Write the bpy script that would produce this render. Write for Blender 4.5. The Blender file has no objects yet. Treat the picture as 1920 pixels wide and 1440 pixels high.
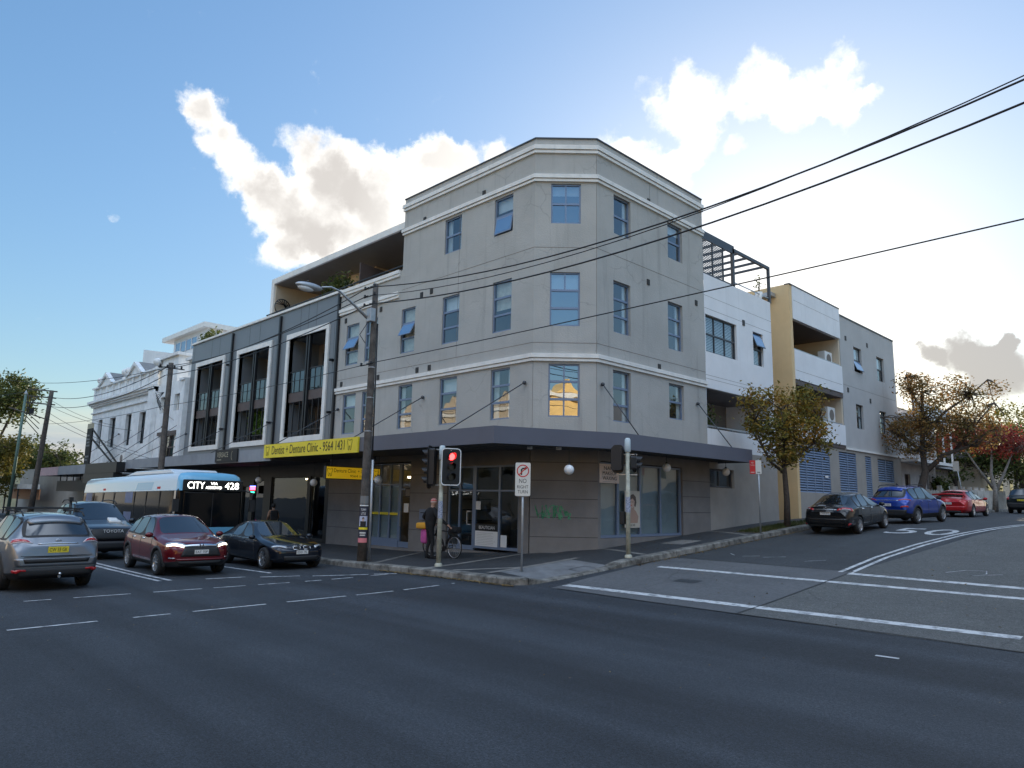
import bpy, bmesh, math, random
from mathutils import Vector, Matrix
from mathutils.bvhtree import BVHTree
R = math.radians
random.seed(11)
sc = bpy.context.scene
COL = sc.collection

# ------------------------------------------------------------------ camera
cam_d = bpy.data.cameras.new('camera'); cam = bpy.data.objects.new('camera', cam_d); COL.objects.link(cam)
cam_d.sensor_width = 36.0; cam_d.lens = 36.0 * 1335 / 1920; cam_d.clip_end = 3000; cam_d.clip_start = 0.1
cam.matrix_world = Matrix(((0.70372, 0.10153, 0.70319, 0), (0.71024, -0.12651, -0.6925, 0), (0.01865, 0.98676, -0.16113, 2.1), (0, 0, 0, 1)))
sc.camera = cam
# ------------------------------------------------------------------ light
SUN_DIR = Vector((-0.395, 0.892, 0.222)).normalized()       # towards the sun: low, behind the corner building
sun_el = math.asin(SUN_DIR.z)
w = bpy.data.worlds.new('World'); sc.world = w; w.use_nodes = True
nt = w.node_tree; nt.nodes.clear()
N_ = nt.nodes.new; LK = nt.links.new
out = N_('ShaderNodeOutputWorld'); bg = N_('ShaderNodeBackground'); bg.inputs['Strength'].default_value = 0.12
sky = N_('ShaderNodeTexSky'); sky.sky_type = 'NISHITA'; sky.sun_disc = False
sky.sun_elevation = sun_el; sky.sun_rotation = math.atan2(SUN_DIR.x, SUN_DIR.y)
sky.air_density = 1.0; sky.dust_density = 0.35; sky.ozone_density = 2.0; sky.altitude = 0
tc = N_('ShaderNodeTexCoord')
nrm = N_('ShaderNodeVectorMath'); nrm.operation = 'NORMALIZE'; LK(tc.outputs['Generated'], nrm.inputs[0])
CLOUDS=[(-0.8355,0.2827,0.4712,0.0255,1),(-0.8396,0.3007,0.4524,0.0322,1),(-0.8436,0.3243,0.4279,0.0361,1),(-0.8454,0.3511,0.4026,0.0418,1),(-0.8444,0.3812,0.3763,0.0496,1),(-0.8355,0.4109,0.3648,0.0678,1),(-0.8171,0.4427,0.3693,0.0778,1),(-0.802,0.3984,0.445,0.0281,0.8),(-0.7954,0.4261,0.431,0.0422,1),(-0.7878,0.454,0.4162,0.0473,1),(-0.771,0.4842,0.4137,0.0525,1),(-0.7991,0.4808,0.3609,0.0794,1),(-0.8421,0.4285,0.3274,0.0513,1),(-0.8614,0.402,0.3104,0.0335,0.9),(-0.7612,0.5217,0.3853,0.0715,1),(-0.7482,0.5011,0.4348,0.035,0.9),(-0.7248,0.5269,0.4438,0.03,0.9),(-0.7027,0.5447,0.4578,0.0353,1),(-0.6935,0.5651,0.447,0.04,1),(-0.7113,0.5624,0.4215,0.0627,1),(-0.6699,0.5916,0.4486,0.0357,1),(-0.6457,0.6127,0.4557,0.0223,0.8),(-0.7642,0.5436,0.3471,0.0724,1),(-0.8159,0.477,0.3267,0.0439,0.9),(-0.7613,0.3932,0.5155,0.0162,0.55),(-0.9199,0.2221,0.3232,0.0112,0.55),(-0.7698,0.3534,0.5315,0.011,0.35),(-0.7262,0.4234,0.5416,0.0098,0.3),(-0.9641,0.1967,0.1782,0.0067,0.4),(-0.5332,0.704,0.4691,0.0347,1),(-0.5205,0.7275,0.4471,0.039,1),(-0.5005,0.7531,0.427,0.0345,0.9),(-0.4788,0.7053,0.5228,0.0209,0.7),(-0.4683,0.731,0.4963,0.0376,0.9),(-0.4357,0.73,0.5265,0.0366,1),(-0.4409,0.7498,0.4933,0.0451,1),(-0.4567,0.7616,0.4598,0.0417,0.9),(-0.4763,0.7663,0.4312,0.0382,0.9),(-0.4068,0.7568,0.5116,0.032,0.9),(-0.383,0.7788,0.4968,0.0277,0.9),(-0.3564,0.7762,0.5201,0.0346,1),(-0.3422,0.7948,0.5011,0.0381,1),(-0.3318,0.814,0.4768,0.0378,1),(-0.3065,0.8168,0.4887,0.0369,1),(-0.2828,0.8346,0.4728,0.0289,0.9),(-0.2829,0.8084,0.5162,0.0245,0.8),(-0.2701,0.8212,0.5027,0.0179,0.7),(-0.4061,0.7926,0.4549,0.0227,0.7),(-0.2609,0.8412,0.4736,0.0177,0.6),(-0.2871,0.8435,0.454,0.0219,0.8)]
DARKS=[(-0.1928,0.9676,0.1628,0.028),(-0.2221,0.9584,0.1792,0.0213),(-0.1686,0.9735,0.1546,0.0294),(-0.254,0.9499,0.1821,0.0123),(-0.1646,0.9678,0.1906,0.0099)]
def wm(op, a, b=None, clamp=False):
    n = N_('ShaderNodeMath'); n.operation = op; n.use_clamp = clamp
    for i, x in enumerate((a, b)):
        if x is None: continue
        if isinstance(x, (int, float)): n.inputs[i].default_value = x
        else: LK(x, n.inputs[i])
    return n.outputs[0]
def wnoise(scale, detail, rough, vec=None, dist=0.0):
    n = N_('ShaderNodeTexNoise'); n.inputs['Scale'].default_value = scale; n.inputs['Detail'].default_value = detail
    n.inputs['Roughness'].default_value = rough; n.inputs['Distortion'].default_value = dist
    LK(vec or nrm.outputs[0], n.inputs['Vector']); return n
# billow the direction a little so that the cloud edges are ragged
n1 = wnoise(9, 8, .62)
sub = N_('ShaderNodeVectorMath'); sub.operation = 'SUBTRACT'; LK(n1.outputs['Color'], sub.inputs[0]); sub.inputs[1].default_value = (.5, .5, .5)
scl = N_('ShaderNodeVectorMath'); scl.operation = 'SCALE'; LK(sub.outputs[0], scl.inputs[0]); scl.inputs['Scale'].default_value = .075
n1b = wnoise(34, 6, .6)
sub2 = N_('ShaderNodeVectorMath'); sub2.operation = 'SUBTRACT'; LK(n1b.outputs['Color'], sub2.inputs[0]); sub2.inputs[1].default_value = (.5, .5, .5)
scl2 = N_('ShaderNodeVectorMath'); scl2.operation = 'SCALE'; LK(sub2.outputs[0], scl2.inputs[0]); scl2.inputs['Scale'].default_value = .03
add0 = N_('ShaderNodeVectorMath'); add0.operation = 'ADD'; LK(nrm.outputs[0], add0.inputs[0]); LK(scl2.outputs[0], add0.inputs[1])
addv = N_('ShaderNodeVectorMath'); addv.operation = 'ADD'; LK(add0.outputs[0], addv.inputs[0]); LK(scl.outputs[0], addv.inputs[1])
nv = N_('ShaderNodeVectorMath'); nv.operation = 'NORMALIZE'; LK(addv.outputs[0], nv.inputs[0])
def blob(d, r, soft=1.0):
    dt = N_('ShaderNodeVectorMath'); dt.operation = 'DOT_PRODUCT'; LK(nv.outputs[0], dt.inputs[0]); dt.inputs[1].default_value = d
    mr = N_('ShaderNodeMapRange'); mr.interpolation_type = 'SMOOTHSTEP'
    mr.inputs['From Min'].default_value = math.cos(r); mr.inputs['From Max'].default_value = 1.0
    mr.inputs['To Min'].default_value = 0; mr.inputs['To Max'].default_value = soft
    LK(dt.outputs['Value'], mr.inputs['Value']); return mr.outputs['Result']
acc = None
for x, y, z, r, wt in CLOUDS:
    b = blob((x, y, z), r * (1.22 if (x < -.83 and z > .42) else 1.06), wt); acc = b if acc is None else wm('ADD', acc, b)
n2 = wnoise(26, 9, .68)
acc = wm('MULTIPLY', acc, .66)
dens = wm('ADD', acc, wm('MULTIPLY', wm('SUBTRACT', n2.outputs['Fac'], .5), 1.35))
cmask = N_('ShaderNodeMapRange'); cmask.interpolation_type = 'SMOOTHSTEP'; cmask.inputs['From Min'].default_value = .19; cmask.inputs['From Max'].default_value = 1.02
LK(dens, cmask.inputs['Value'])
# thick parts of a backlit cloud are greyer than its thin bright edge
thick = N_('ShaderNodeMapRange'); thick.interpolation_type = 'SMOOTHSTEP'; thick.inputs['From Min'].default_value = .55; thick.inputs['From Max'].default_value = 1.7
n3 = wnoise(7, 6, .6)
LK(wm('ADD', acc, wm('MULTIPLY', wm('SUBTRACT', n3.outputs['Fac'], .5), 3.2)), thick.inputs['Value'])
ccol = N_('ShaderNodeMix'); ccol.data_type = 'RGBA'; 
sd0 = N_('ShaderNodeVectorMath'); sd0.operation = 'DOT_PRODUCT'; LK(nrm.outputs[0], sd0.inputs[0]); sd0.inputs[1].default_value = SUN_DIR
away = N_('ShaderNodeMapRange'); away.inputs['From Min'].default_value = .94; away.inputs['From Max'].default_value = .82; LK(sd0.outputs['Value'], away.inputs['Value'])
LK(wm('MULTIPLY', thick.outputs['Result'], away.outputs['Result']), ccol.inputs['Factor'])
ccol.inputs['A'].default_value = (4.6, 4.5, 4.3, 1); ccol.inputs['B'].default_value = (2.55, 2.42, 2.3, 1)
# general brightening of the thin veil round the sun
sd = N_('ShaderNodeVectorMath'); sd.operation = 'DOT_PRODUCT'; LK(nrm.outputs[0], sd.inputs[0]); sd.inputs[1].default_value = SUN_DIR
veil = wm('ADD', wm('MULTIPLY', wm('POWER', wm('MAXIMUM', sd.outputs['Value'], 0), 24), 1.5), wm('MULTIPLY', wm('POWER', wm('MAXIMUM', sd.outputs['Value'], 0), 5), .45))
veilc = N_('ShaderNodeMix'); veilc.data_type = 'RGBA'; veilc.blend_type = 'ADD'; veilc.inputs['Factor'].default_value = 1
vmul = N_('ShaderNodeVectorMath'); vmul.operation = 'SCALE'; vmul.inputs[0].default_value = (1.0, .96, .90); LK(veil, vmul.inputs['Scale'])
hs_ = N_('ShaderNodeHueSaturation'); hs_.inputs['Saturation'].default_value = 1.12; LK(sky.outputs['Color'], hs_.inputs['Color'])
lum = N_('ShaderNodeVectorMath'); lum.operation = 'DOT_PRODUCT'; LK(sky.outputs['Color'], lum.inputs[0]); lum.inputs[1].default_value = (.3, .5, .2)
cmp_ = N_('ShaderNodeVectorMath'); cmp_.operation = 'SCALE'; LK(hs_.outputs['Color'], cmp_.inputs[0]); LK(wm('DIVIDE', 1.36, wm('ADD', 1.0, wm('MULTIPLY', lum.outputs['Value'], .36))), cmp_.inputs['Scale'])   # soft shoulder on the glare round the sun
LK(cmp_.outputs[0], veilc.inputs['A']); LK(vmul.outputs[0], veilc.inputs['B'])
mix1 = N_('ShaderNodeMix'); mix1.data_type = 'RGBA'; LK(cmask.outputs['Result'], mix1.inputs['Factor']); LK(veilc.outputs['Result'], mix1.inputs['A']); LK(ccol.outputs['Result'], mix1.inputs['B'])
# grey bank low on the right
acc2 = None
for x, y, z, r in DARKS:
    b = blob((x, y, z), r * 1.5); acc2 = b if acc2 is None else wm('ADD', acc2, b)
dm = N_('ShaderNodeMapRange'); dm.interpolation_type = 'SMOOTHSTEP'; dm.inputs['From Min'].default_value = .25; dm.inputs['From Max'].default_value = .95; LK(acc2, dm.inputs['Value'])
mix2 = N_('ShaderNodeMix'); mix2.data_type = 'RGBA'; LK(wm('MULTIPLY', dm.outputs['Result'], .85), mix2.inputs['Factor']); LK(mix1.outputs['Result'], mix2.inputs['A']); mix2.inputs['B'].default_value = (1.75, 1.66, 1.58, 1)
# streaky low cloud towards the far end of the street
sep = N_('ShaderNodeSeparateXYZ'); LK(nrm.outputs[0], sep.inputs[0])
mp = N_('ShaderNodeMapping'); mp.inputs['Scale'].default_value = (3, 3, 26); LK(nrm.outputs[0], mp.inputs['Vector'])
n4 = wnoise(1.6, 7, .6, mp.outputs[0])
band = N_('ShaderNodeMapRange'); band.interpolation_type = 'SMOOTHSTEP'; band.inputs['From Min'].default_value = .125; band.inputs['From Max'].default_value = .045; LK(sep.outputs['Z'], band.inputs['Value'])
lowx = N_('ShaderNodeMapRange'); lowx.interpolation_type = 'SMOOTHSTEP'; lowx.inputs['From Min'].default_value = -.80; lowx.inputs['From Max'].default_value = -.93; LK(sep.outputs['X'], lowx.inputs['Value'])
bk = wm('MULTIPLY', wm('MULTIPLY', band.outputs['Result'], lowx.outputs['Result']), .9)
strk = N_('ShaderNodeMix'); strk.data_type = 'RGBA'; sr = N_('ShaderNodeMapRange'); sr.inputs['From Min'].default_value = .4; sr.inputs['From Max'].default_value = .62; LK(n4.outputs['Fac'], sr.inputs['Value']); LK(sr.outputs['Result'], strk.inputs['Factor'])
strk.inputs['A'].default_value = (1.7, 1.85, 2.15, 1); strk.inputs['B'].default_value = (2.8, 2.6, 2.3, 1)
mix3 = N_('ShaderNodeMix'); mix3.data_type = 'RGBA'; LK(bk, mix3.inputs['Factor']); LK(mix2.outputs['Result'], mix3.inputs['A']); LK(strk.outputs['Result'], mix3.inputs['B'])
bd = N_('ShaderNodeVectorMath'); bd.operation = 'DOT_PRODUCT'; LK(nrm.outputs[0], bd.inputs[0]); bd.inputs[1].default_value = (.66, -.72, .2)  # added bright clouds, unseen behind the camera, to fill the shaded facades
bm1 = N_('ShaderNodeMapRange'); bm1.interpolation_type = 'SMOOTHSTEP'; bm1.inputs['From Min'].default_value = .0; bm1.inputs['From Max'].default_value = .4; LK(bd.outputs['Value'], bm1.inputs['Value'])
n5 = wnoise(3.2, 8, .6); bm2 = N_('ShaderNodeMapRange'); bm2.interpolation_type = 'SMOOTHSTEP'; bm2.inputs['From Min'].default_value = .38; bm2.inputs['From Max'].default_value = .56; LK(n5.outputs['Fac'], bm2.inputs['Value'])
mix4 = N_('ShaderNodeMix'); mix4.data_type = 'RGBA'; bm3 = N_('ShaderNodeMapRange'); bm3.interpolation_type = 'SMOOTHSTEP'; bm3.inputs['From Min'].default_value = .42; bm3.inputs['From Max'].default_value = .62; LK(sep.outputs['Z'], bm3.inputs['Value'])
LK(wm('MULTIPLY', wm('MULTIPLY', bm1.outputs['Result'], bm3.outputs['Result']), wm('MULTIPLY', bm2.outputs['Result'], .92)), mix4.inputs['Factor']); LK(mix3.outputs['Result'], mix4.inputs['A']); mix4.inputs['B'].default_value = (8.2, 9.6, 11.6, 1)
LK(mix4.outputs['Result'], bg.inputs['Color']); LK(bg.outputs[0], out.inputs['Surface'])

sl = bpy.data.lights.new('sun', 'SUN'); sl.energy = 3.2; sl.angle = R(.5); sl.color = (1, .86, .66)
so = bpy.data.objects.new('sun', sl); COL.objects.link(so); so.location = (-60, 120, 60)
so.rotation_euler = SUN_DIR.to_track_quat('Z', 'Y').to_euler()
sc.view_settings.view_transform = 'Standard'; sc.view_settings.look = 'None'; sc.view_settings.gamma = 1; sc.view_settings.exposure = 1.3
sc.cycles.max_bounces = 8; sc.cycles.diffuse_bounces = 3; sc.cycles.glossy_bounces = 4; sc.cycles.transparent_max_bounces = 12
sc.cycles.caustics_reflective = False; sc.cycles.caustics_refractive = False
sc.cycles.use_denoising = True

# ------------------------------------------------------------------ helpers
class MB:
    def __init__(s): s.v = []; s.f = []; s.m = []; s.s = []
    def add(s, vs, fs, mi=0, smooth=False):
        b = len(s.v); s.v += [tuple(p) for p in vs]
        for f in fs: s.f.append([b + i for i in f]); s.m.append(mi); s.s.append(smooth)
        return s
    def quad(s, a, b, c, d, mi=0): return s.add((a, b, c, d), ((0, 1, 2, 3),), mi)
    def box(s, x0, x1, y0, y1, z0, z1, mi=0):
        return s.add([(x, y, z) for z in (z0, z1) for x, y in ((x0, y0), (x1, y0), (x1, y1), (x0, y1))],
                     ((3, 2, 1, 0), (4, 5, 6, 7), (0, 1, 5, 4), (1, 2, 6, 5), (2, 3, 7, 6), (3, 0, 4, 7)), mi)
    def ext(s, poly, vec, mi=0):
        n = len(poly); vec = Vector(vec)
        vs = [Vector(p) for p in poly] + [Vector(p) + vec for p in poly]
        return s.add(vs, [list(range(n))[::-1], list(range(n, 2 * n))] + [(i, (i + 1) % n, n + (i + 1) % n, n + i) for i in range(n)], mi)
    def bar(s, a, b, wd, ht=None, mi=0, up=(0, 0, 1)):
        a = Vector(a); b = Vector(b); ht = ht or wd; d = (b - a).normalized(); u = Vector(up)
        if abs(d.dot(u)) > .98: u = Vector((0, 1, 0))
        sd_ = d.cross(u).normalized(); u = sd_.cross(d)
        q = [a + sd_ * (i * wd / 2) + u * (j * ht / 2) for i, j in ((-1, -1), (1, -1), (1, 1), (-1, 1))]
        return s.ext(q, b - a, mi)
    def cyl(s, a, b, r0, r1=None, n=12, mi=0, cap=True, smooth=True):
        a = Vector(a); b = Vector(b); r1 = r0 if r1 is None else r1; d = (b - a).normalized()
        u = Vector((0, 0, 1)) if abs(d.z) < .9 else Vector((1, 0, 0))
        p = d.cross(u).normalized(); q = d.cross(p)
        cs = [p * math.cos(2 * math.pi * i / n) + q * math.sin(2 * math.pi * i / n) for i in range(n)]
        s.add([a + c * r0 for c in cs] + [b + c * r1 for c in cs], [(i, (i + 1) % n, n + (i + 1) % n, n + i) for i in range(n)], mi, smooth)
        if cap:
            s.add([a + c * r0 for c in cs], [list(range(n))], mi); s.add([b + c * r1 for c in cs], [list(range(n))[::-1]], mi)
        return s
    def tube(s, pts, r, n=8, mi=0):
        pts = [Vector(p) for p in pts]; rs = r if isinstance(r, (list, tuple)) else [r] * len(pts)
        rings = []; pu = None
        for i, p in enumerate(pts):
            d = (pts[min(i + 1, len(pts) - 1)] - pts[max(i - 1, 0)]).normalized()
            if pu is None: pu = Vector((0, 0, 1)) if abs(d.z) < .9 else Vector((1, 0, 0))
            a = d.cross(pu).normalized(); pu = a.cross(d); 
            rings.append([p + (a * math.cos(2 * math.pi * k / n) + pu * math.sin(2 * math.pi * k / n)) * rs[i] for k in range(n)])
        vs = [v for rg in rings for v in rg]; fs = []
        for i in range(len(pts) - 1):
            for k in range(n): fs.append((i * n + k, i * n + (k + 1) % n, (i + 1) * n + (k + 1) % n, (i + 1) * n + k))
        fs.append(list(range(n))[::-1]); fs.append([(len(pts) - 1) * n + k for k in range(n)])
        return s.add(vs, fs, mi, True)
    def sph(s, c, r, nu=18, nv=12, mi=0):
        rx, ry, rz = r if isinstance(r, (list, tuple)) else (r, r, r)
        vs = []; fs = []
        for j in range(nv + 1):
            th = math.pi * j / nv
            for i in range(nu):
                ph = 2 * math.pi * i / nu
                vs.append((c[0] + rx * math.sin(th) * math.cos(ph), c[1] + ry * math.sin(th) * math.sin(ph), c[2] + rz * math.cos(th)))
        for j in range(nv):
            for i in range(nu): fs.append((j * nu + i, (j + 1) * nu + i, (j + 1) * nu + (i + 1) % nu, j * nu + (i + 1) % nu))
        return s.add(vs, fs, mi, True)
    def lathe(s, c, ax, prof, n=20, mi=0):
        c = Vector(c); ax = Vector(ax).normalized(); u = Vector((0, 0, 1)) if abs(ax.z) < .9 else Vector((1, 0, 0))
        p = ax.cross(u).normalized(); q = ax.cross(p); vs = []
        for h, r in prof:
            for i in range(n): vs.append(c + ax * h + (p * math.cos(2 * math.pi * i / n) + q * math.sin(2 * math.pi * i / n)) * r)
        fs = [(j * n + i, j * n + (i + 1) % n, (j + 1) * n + (i + 1) % n, (j + 1) * n + i) for j in range(len(prof) - 1) for i in range(n)]
        return s.add(vs, fs, mi, True)
    def xf(s, M):
        s.v = [tuple(M @ Vector(p)) for p in s.v]; return s
    def build(s, name, mats, parent=None, at=None, local=False, bevel=0, recalc=True):
        me = bpy.data.meshes.new(name)
        org = Vector((0, 0, 0))
        if not local:
            p = parent
            while p is not None: org = org + p.location; p = p.parent
            if at is not None: org = Vector(at)
        vs = [tuple(Vector(p) - org) for p in s.v] if org.length else s.v
        me.from_pydata(vs, [], s.f)
        for m in (mats if isinstance(mats, (list, tuple)) else [mats]): me.materials.append(m)
        if len(me.polygons) == len(s.m):
            me.polygons.foreach_set('material_index', s.m); me.polygons.foreach_set('use_smooth', s.s)
        if recalc:
            bm = bmesh.new(); bm.from_mesh(me); bmesh.ops.remove_doubles(bm, verts=bm.verts, dist=1e-5); bmesh.ops.recalc_face_normals(bm, faces=bm.faces); bm.to_mesh(me); bm.free()
        me.update()
        o = bpy.data.objects.new(name, me); COL.objects.link(o)
        if parent is not None: o.parent = parent
        if at is not None and parent is None: o.location = at
        if bevel:
            b = o.modifiers.new('bevel', 'BEVEL'); b.width = bevel; b.segments = 2; b.limit_method = 'ANGLE'
        return o

def tag(o, label=None, cat=None, group=None, kind=None):
    if label: o['label'] = label
    if cat: o['category'] = cat
    if group: o['group'] = group
    if kind: o['kind'] = kind
    return o
def empty(name, loc, label, cat, group=None, rz=0):
    o = bpy.data.objects.new(name, None); o.empty_display_size = .2; COL.objects.link(o); o.location = loc; o.rotation_euler = (0, 0, rz)
    return tag(o, label, cat, group)
def struct(o): o['kind'] = 'structure'; return o
def copy_tree(o, parent=None):
    c = o.copy(); COL.objects.link(c)
    if parent is not None: c.parent = parent
    for ch in list(o.children): copy_tree(ch, c)
    return c

_tc = {}
def text_mesh(txt, right, up, width, height, origin, ext=.006, align='L'):
    """lettering as real geometry: scaled to width x height, lower left corner at origin"""
    cu = bpy.data.curves.new('t', 'FONT'); cu.body = txt; cu.size = 1; cu.extrude = 0
    cu.resolution_u = 3
    ob = bpy.data.objects.new('t', cu); COL.objects.link(ob)
    bpy.context.view_layer.update()
    me = bpy.data.meshes.new_from_object(ob.evaluated_get(bpy.context.evaluated_depsgraph_get()))
    bpy.data.objects.remove(ob); bpy.data.curves.remove(cu)
    xs = [v.co.x for v in me.vertices]; ys = [v.co.y for v in me.vertices]
    x0, x1, y0, y1 = min(xs), max(xs), min(ys), max(ys)
    sx = width / (x1 - x0); sy_ = (height / (y1 - y0)) if height else sx
    right = Vector(right).normalized(); up = Vector(up).normalized(); nn = right.cross(up)
    mb = MB(); o = Vector(origin)
    mb.add([o + right * ((v.co.x - x0) * sx) + up * ((v.co.y - y0) * sy_) + nn * ext for v in me.vertices], [list(p.vertices) for p in me.polygons])
    bpy.data.meshes.remove(me)
    return mb
def text(txt, right, up, width, height, origin, mat, parent, name='lettering', ext=.006, local=False):
    return text_mesh(txt, right, up, width, height, origin, ext).build(name, mat, parent, local=local, recalc=False)

# ------------------------------------------------------------------ materials
def pm(name, col, rough=.6, metal=0.0, var=0.0, vs=2.0, bump=0.0, bs=60.0, coat=0.0, spec=.5, streak=0.0, emit=None, es=0.0, col2=None, crack=0):
    m = bpy.data.materials.new(name); m.use_nodes = True; t = m.node_tree; b = t.nodes['Principled BSDF']
    b.inputs['Base Color'].default_value = (*col, 1); b.inputs['Roughness'].default_value = rough; b.inputs['Metallic'].default_value = metal
    b.inputs['Coat Weight'].default_value = coat; b.inputs['Specular IOR Level'].default_value = spec
    if emit: b.inputs['Emission Color'].default_value = (*emit, 1); b.inputs['Emission Strength'].default_value = es
    tcn = None
    def tco():
        nonlocal tcn
        if tcn is None: tcn = t.nodes.new('ShaderNodeTexCoord')
        return tcn.outputs['Object']
    cur = None
    if var or streak:
        n = t.nodes.new('ShaderNodeTexNoise'); n.inputs['Scale'].default_value = vs; n.inputs['Detail'].default_value = 7; n.inputs['Roughness'].default_value = .62
        t.links.new(tco(), n.inputs['Vector'])
        r = t.nodes.new('ShaderNodeValToRGB'); e = r.color_ramp.elements
        c2 = col2 or tuple(min(1, c * (1 + var)) for c in col); c1 = tuple(c * (1 - var) for c in col) if not col2 else col
        e[0].position = .34; e[0].color = (*c1, 1); e[1].position = .66; e[1].color = (*c2, 1)
        t.links.new(n.outputs['Fac'], r.inputs['Fac']); cur = r.outputs['Color']
    if streak:
        mp_ = t.nodes.new('ShaderNodeMapping'); mp_.inputs['Scale'].default_value = (2.6, 2.6, .14); t.links.new(tco(), mp_.inputs['Vector'])
        n = t.nodes.new('ShaderNodeTexNoise'); n.inputs['Scale'].default_value = 1.0; n.inputs['Detail'].default_value = 6; n.inputs['Roughness'].default_value = .65; t.links.new(mp_.outputs[0], n.inputs['Vector'])
        r = t.nodes.new('ShaderNodeMapRange'); r.inputs['From Min'].default_value = .56; r.inputs['From Max'].default_value = .8; r.inputs['To Min'].default_value = 1; r.inputs['To Max'].default_value = 1 - streak
        t.links.new(n.outputs['Fac'], r.inputs['Value'])
        mx = t.nodes.new('ShaderNodeMix'); mx.data_type = 'RGBA'; mx.blend_type = 'MULTIPLY'; mx.inputs['Factor'].default_value = 1
        t.links.new(cur, mx.inputs['A']); t.links.new(r.outputs['Result'], mx.inputs['B']); cur = mx.outputs['Result']
    if crack:
        vo = t.nodes.new('ShaderNodeTexVoronoi'); vo.feature = 'DISTANCE_TO_EDGE'; vo.inputs['Scale'].default_value = 1.1
        n1 = t.nodes.new('ShaderNodeTexNoise'); n1.inputs['Scale'].default_value = 3.0; n1.inputs['Detail'].default_value = 5; t.links.new(tco(), n1.inputs['Vector'])
        wv = t.nodes.new('ShaderNodeMix'); wv.data_type = 'VECTOR'; wv.inputs['Factor'].default_value = .25; t.links.new(tco(), wv.inputs['A']); t.links.new(n1.outputs['Color'], wv.inputs['B']); t.links.new(wv.outputs['Result'], vo.inputs['Vector'])
        n2_ = t.nodes.new('ShaderNodeTexNoise'); n2_.inputs['Scale'].default_value = .5; n2_.inputs['Detail'].default_value = 2; t.links.new(tco(), n2_.inputs['Vector'])
        k1 = t.nodes.new('ShaderNodeMapRange'); k1.inputs['From Min'].default_value = 0; k1.inputs['From Max'].default_value = .02; k1.inputs['To Min'].default_value = 1; k1.inputs['To Max'].default_value = 0; t.links.new(vo.outputs['Distance'], k1.inputs['Value'])
        k2 = t.nodes.new('ShaderNodeMapRange'); k2.inputs['From Min'].default_value = .5; k2.inputs['From Max'].default_value = .62; k2.inputs['To Min'].default_value = 0; k2.inputs['To Max'].default_value = crack; t.links.new(n2_.outputs['Fac'], k2.inputs['Value'])
        k3 = t.nodes.new('ShaderNodeMath'); k3.operation = 'MULTIPLY'; t.links.new(k1.outputs['Result'], k3.inputs[0]); t.links.new(k2.outputs['Result'], k3.inputs[1])
        k4 = t.nodes.new('ShaderNodeMath'); k4.operation = 'SUBTRACT'; k4.inputs[0].default_value = 1; t.links.new(k3.outputs[0], k4.inputs[1])
        mx = t.nodes.new('ShaderNodeMix'); mx.data_type = 'RGBA'; mx.blend_type = 'MULTIPLY'; mx.inputs['Factor'].default_value = 1; t.links.new(cur, mx.inputs['A']); t.links.new(k4.outputs[0], mx.inputs['B']); cur = mx.outputs['Result']
    if cur is not None: t.links.new(cur, b.inputs['Base Color'])
    if bump:
        n = t.nodes.new('ShaderNodeTexNoise'); n.inputs['Scale'].default_value = bs; n.inputs['Detail'].default_value = 4
        t.links.new(tco(), n.inputs['Vector']); bp = t.nodes.new('ShaderNodeBump'); bp.inputs['Strength'].default_value = bump; bp.inputs['Distance'].default_value = .02
        t.links.new(n.outputs['Fac'], bp.inputs['Height']); t.links.new(bp.outputs[0], b.inputs['Normal'])
    return m
def glass_mat(name, tint=(.75, .82, .85), ior=1.9, base=.06, rough=.01, refl=(.9, .95, 1.0)):
    m = bpy.data.materials.new(name); m.use_nodes = True; t = m.node_tree; t.nodes.clear()
    o = t.nodes.new('ShaderNodeOutputMaterial'); tr = t.nodes.new('ShaderNodeBsdfTransparent'); tr.inputs['Color'].default_value = (*tint, 1)
    gl = t.nodes.new('ShaderNodeBsdfGlossy'); gl.inputs['Roughness'].default_value = rough; gl.inputs['Color'].default_value = (*refl, 1)
    f0 = ((ior - 1) / (ior + 1)) ** 2 + base
    fr = t.nodes.new('ShaderNodeLayerWeight'); fr.inputs['Blend'].default_value = .5
    p5 = t.nodes.new('ShaderNodeMath'); p5.operation = 'POWER'; p5.inputs[1].default_value = 5; t.links.new(fr.outputs['Facing'], p5.inputs[0])
    ad = t.nodes.new('ShaderNodeMath'); ad.operation = 'MULTIPLY_ADD'; ad.use_clamp = True; ad.inputs[1].default_value = 1 - f0; ad.inputs[2].default_value = f0
    t.links.new(p5.outputs[0], ad.inputs[0])
    mx = t.nodes.new('ShaderNodeMixShader'); t.links.new(ad.outputs[0], mx.inputs['Fac'])
    t.links.new(tr.outputs[0], mx.inputs[1]); t.links.new(gl.outputs[0], mx.inputs[2]); t.links.new(mx.outputs[0], o.inputs['Surface'])
    n = t.nodes.new('ShaderNodeTexNoise'); n.inputs['Scale'].default_value = 1.3; n.inputs['Detail'].default_value = 1
    tcn = t.nodes.new('ShaderNodeTexCoord'); t.links.new(tcn.outputs['Object'], n.inputs['Vector'])
    bp = t.nodes.new('ShaderNodeBump'); bp.inputs['Strength'].default_value = .06; bp.inputs['Distance'].default_value = .05
    t.links.new(n.outputs['Fac'], bp.inputs['Height']); t.links.new(bp.outputs[0], gl.inputs['Normal'])
    return m
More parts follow.
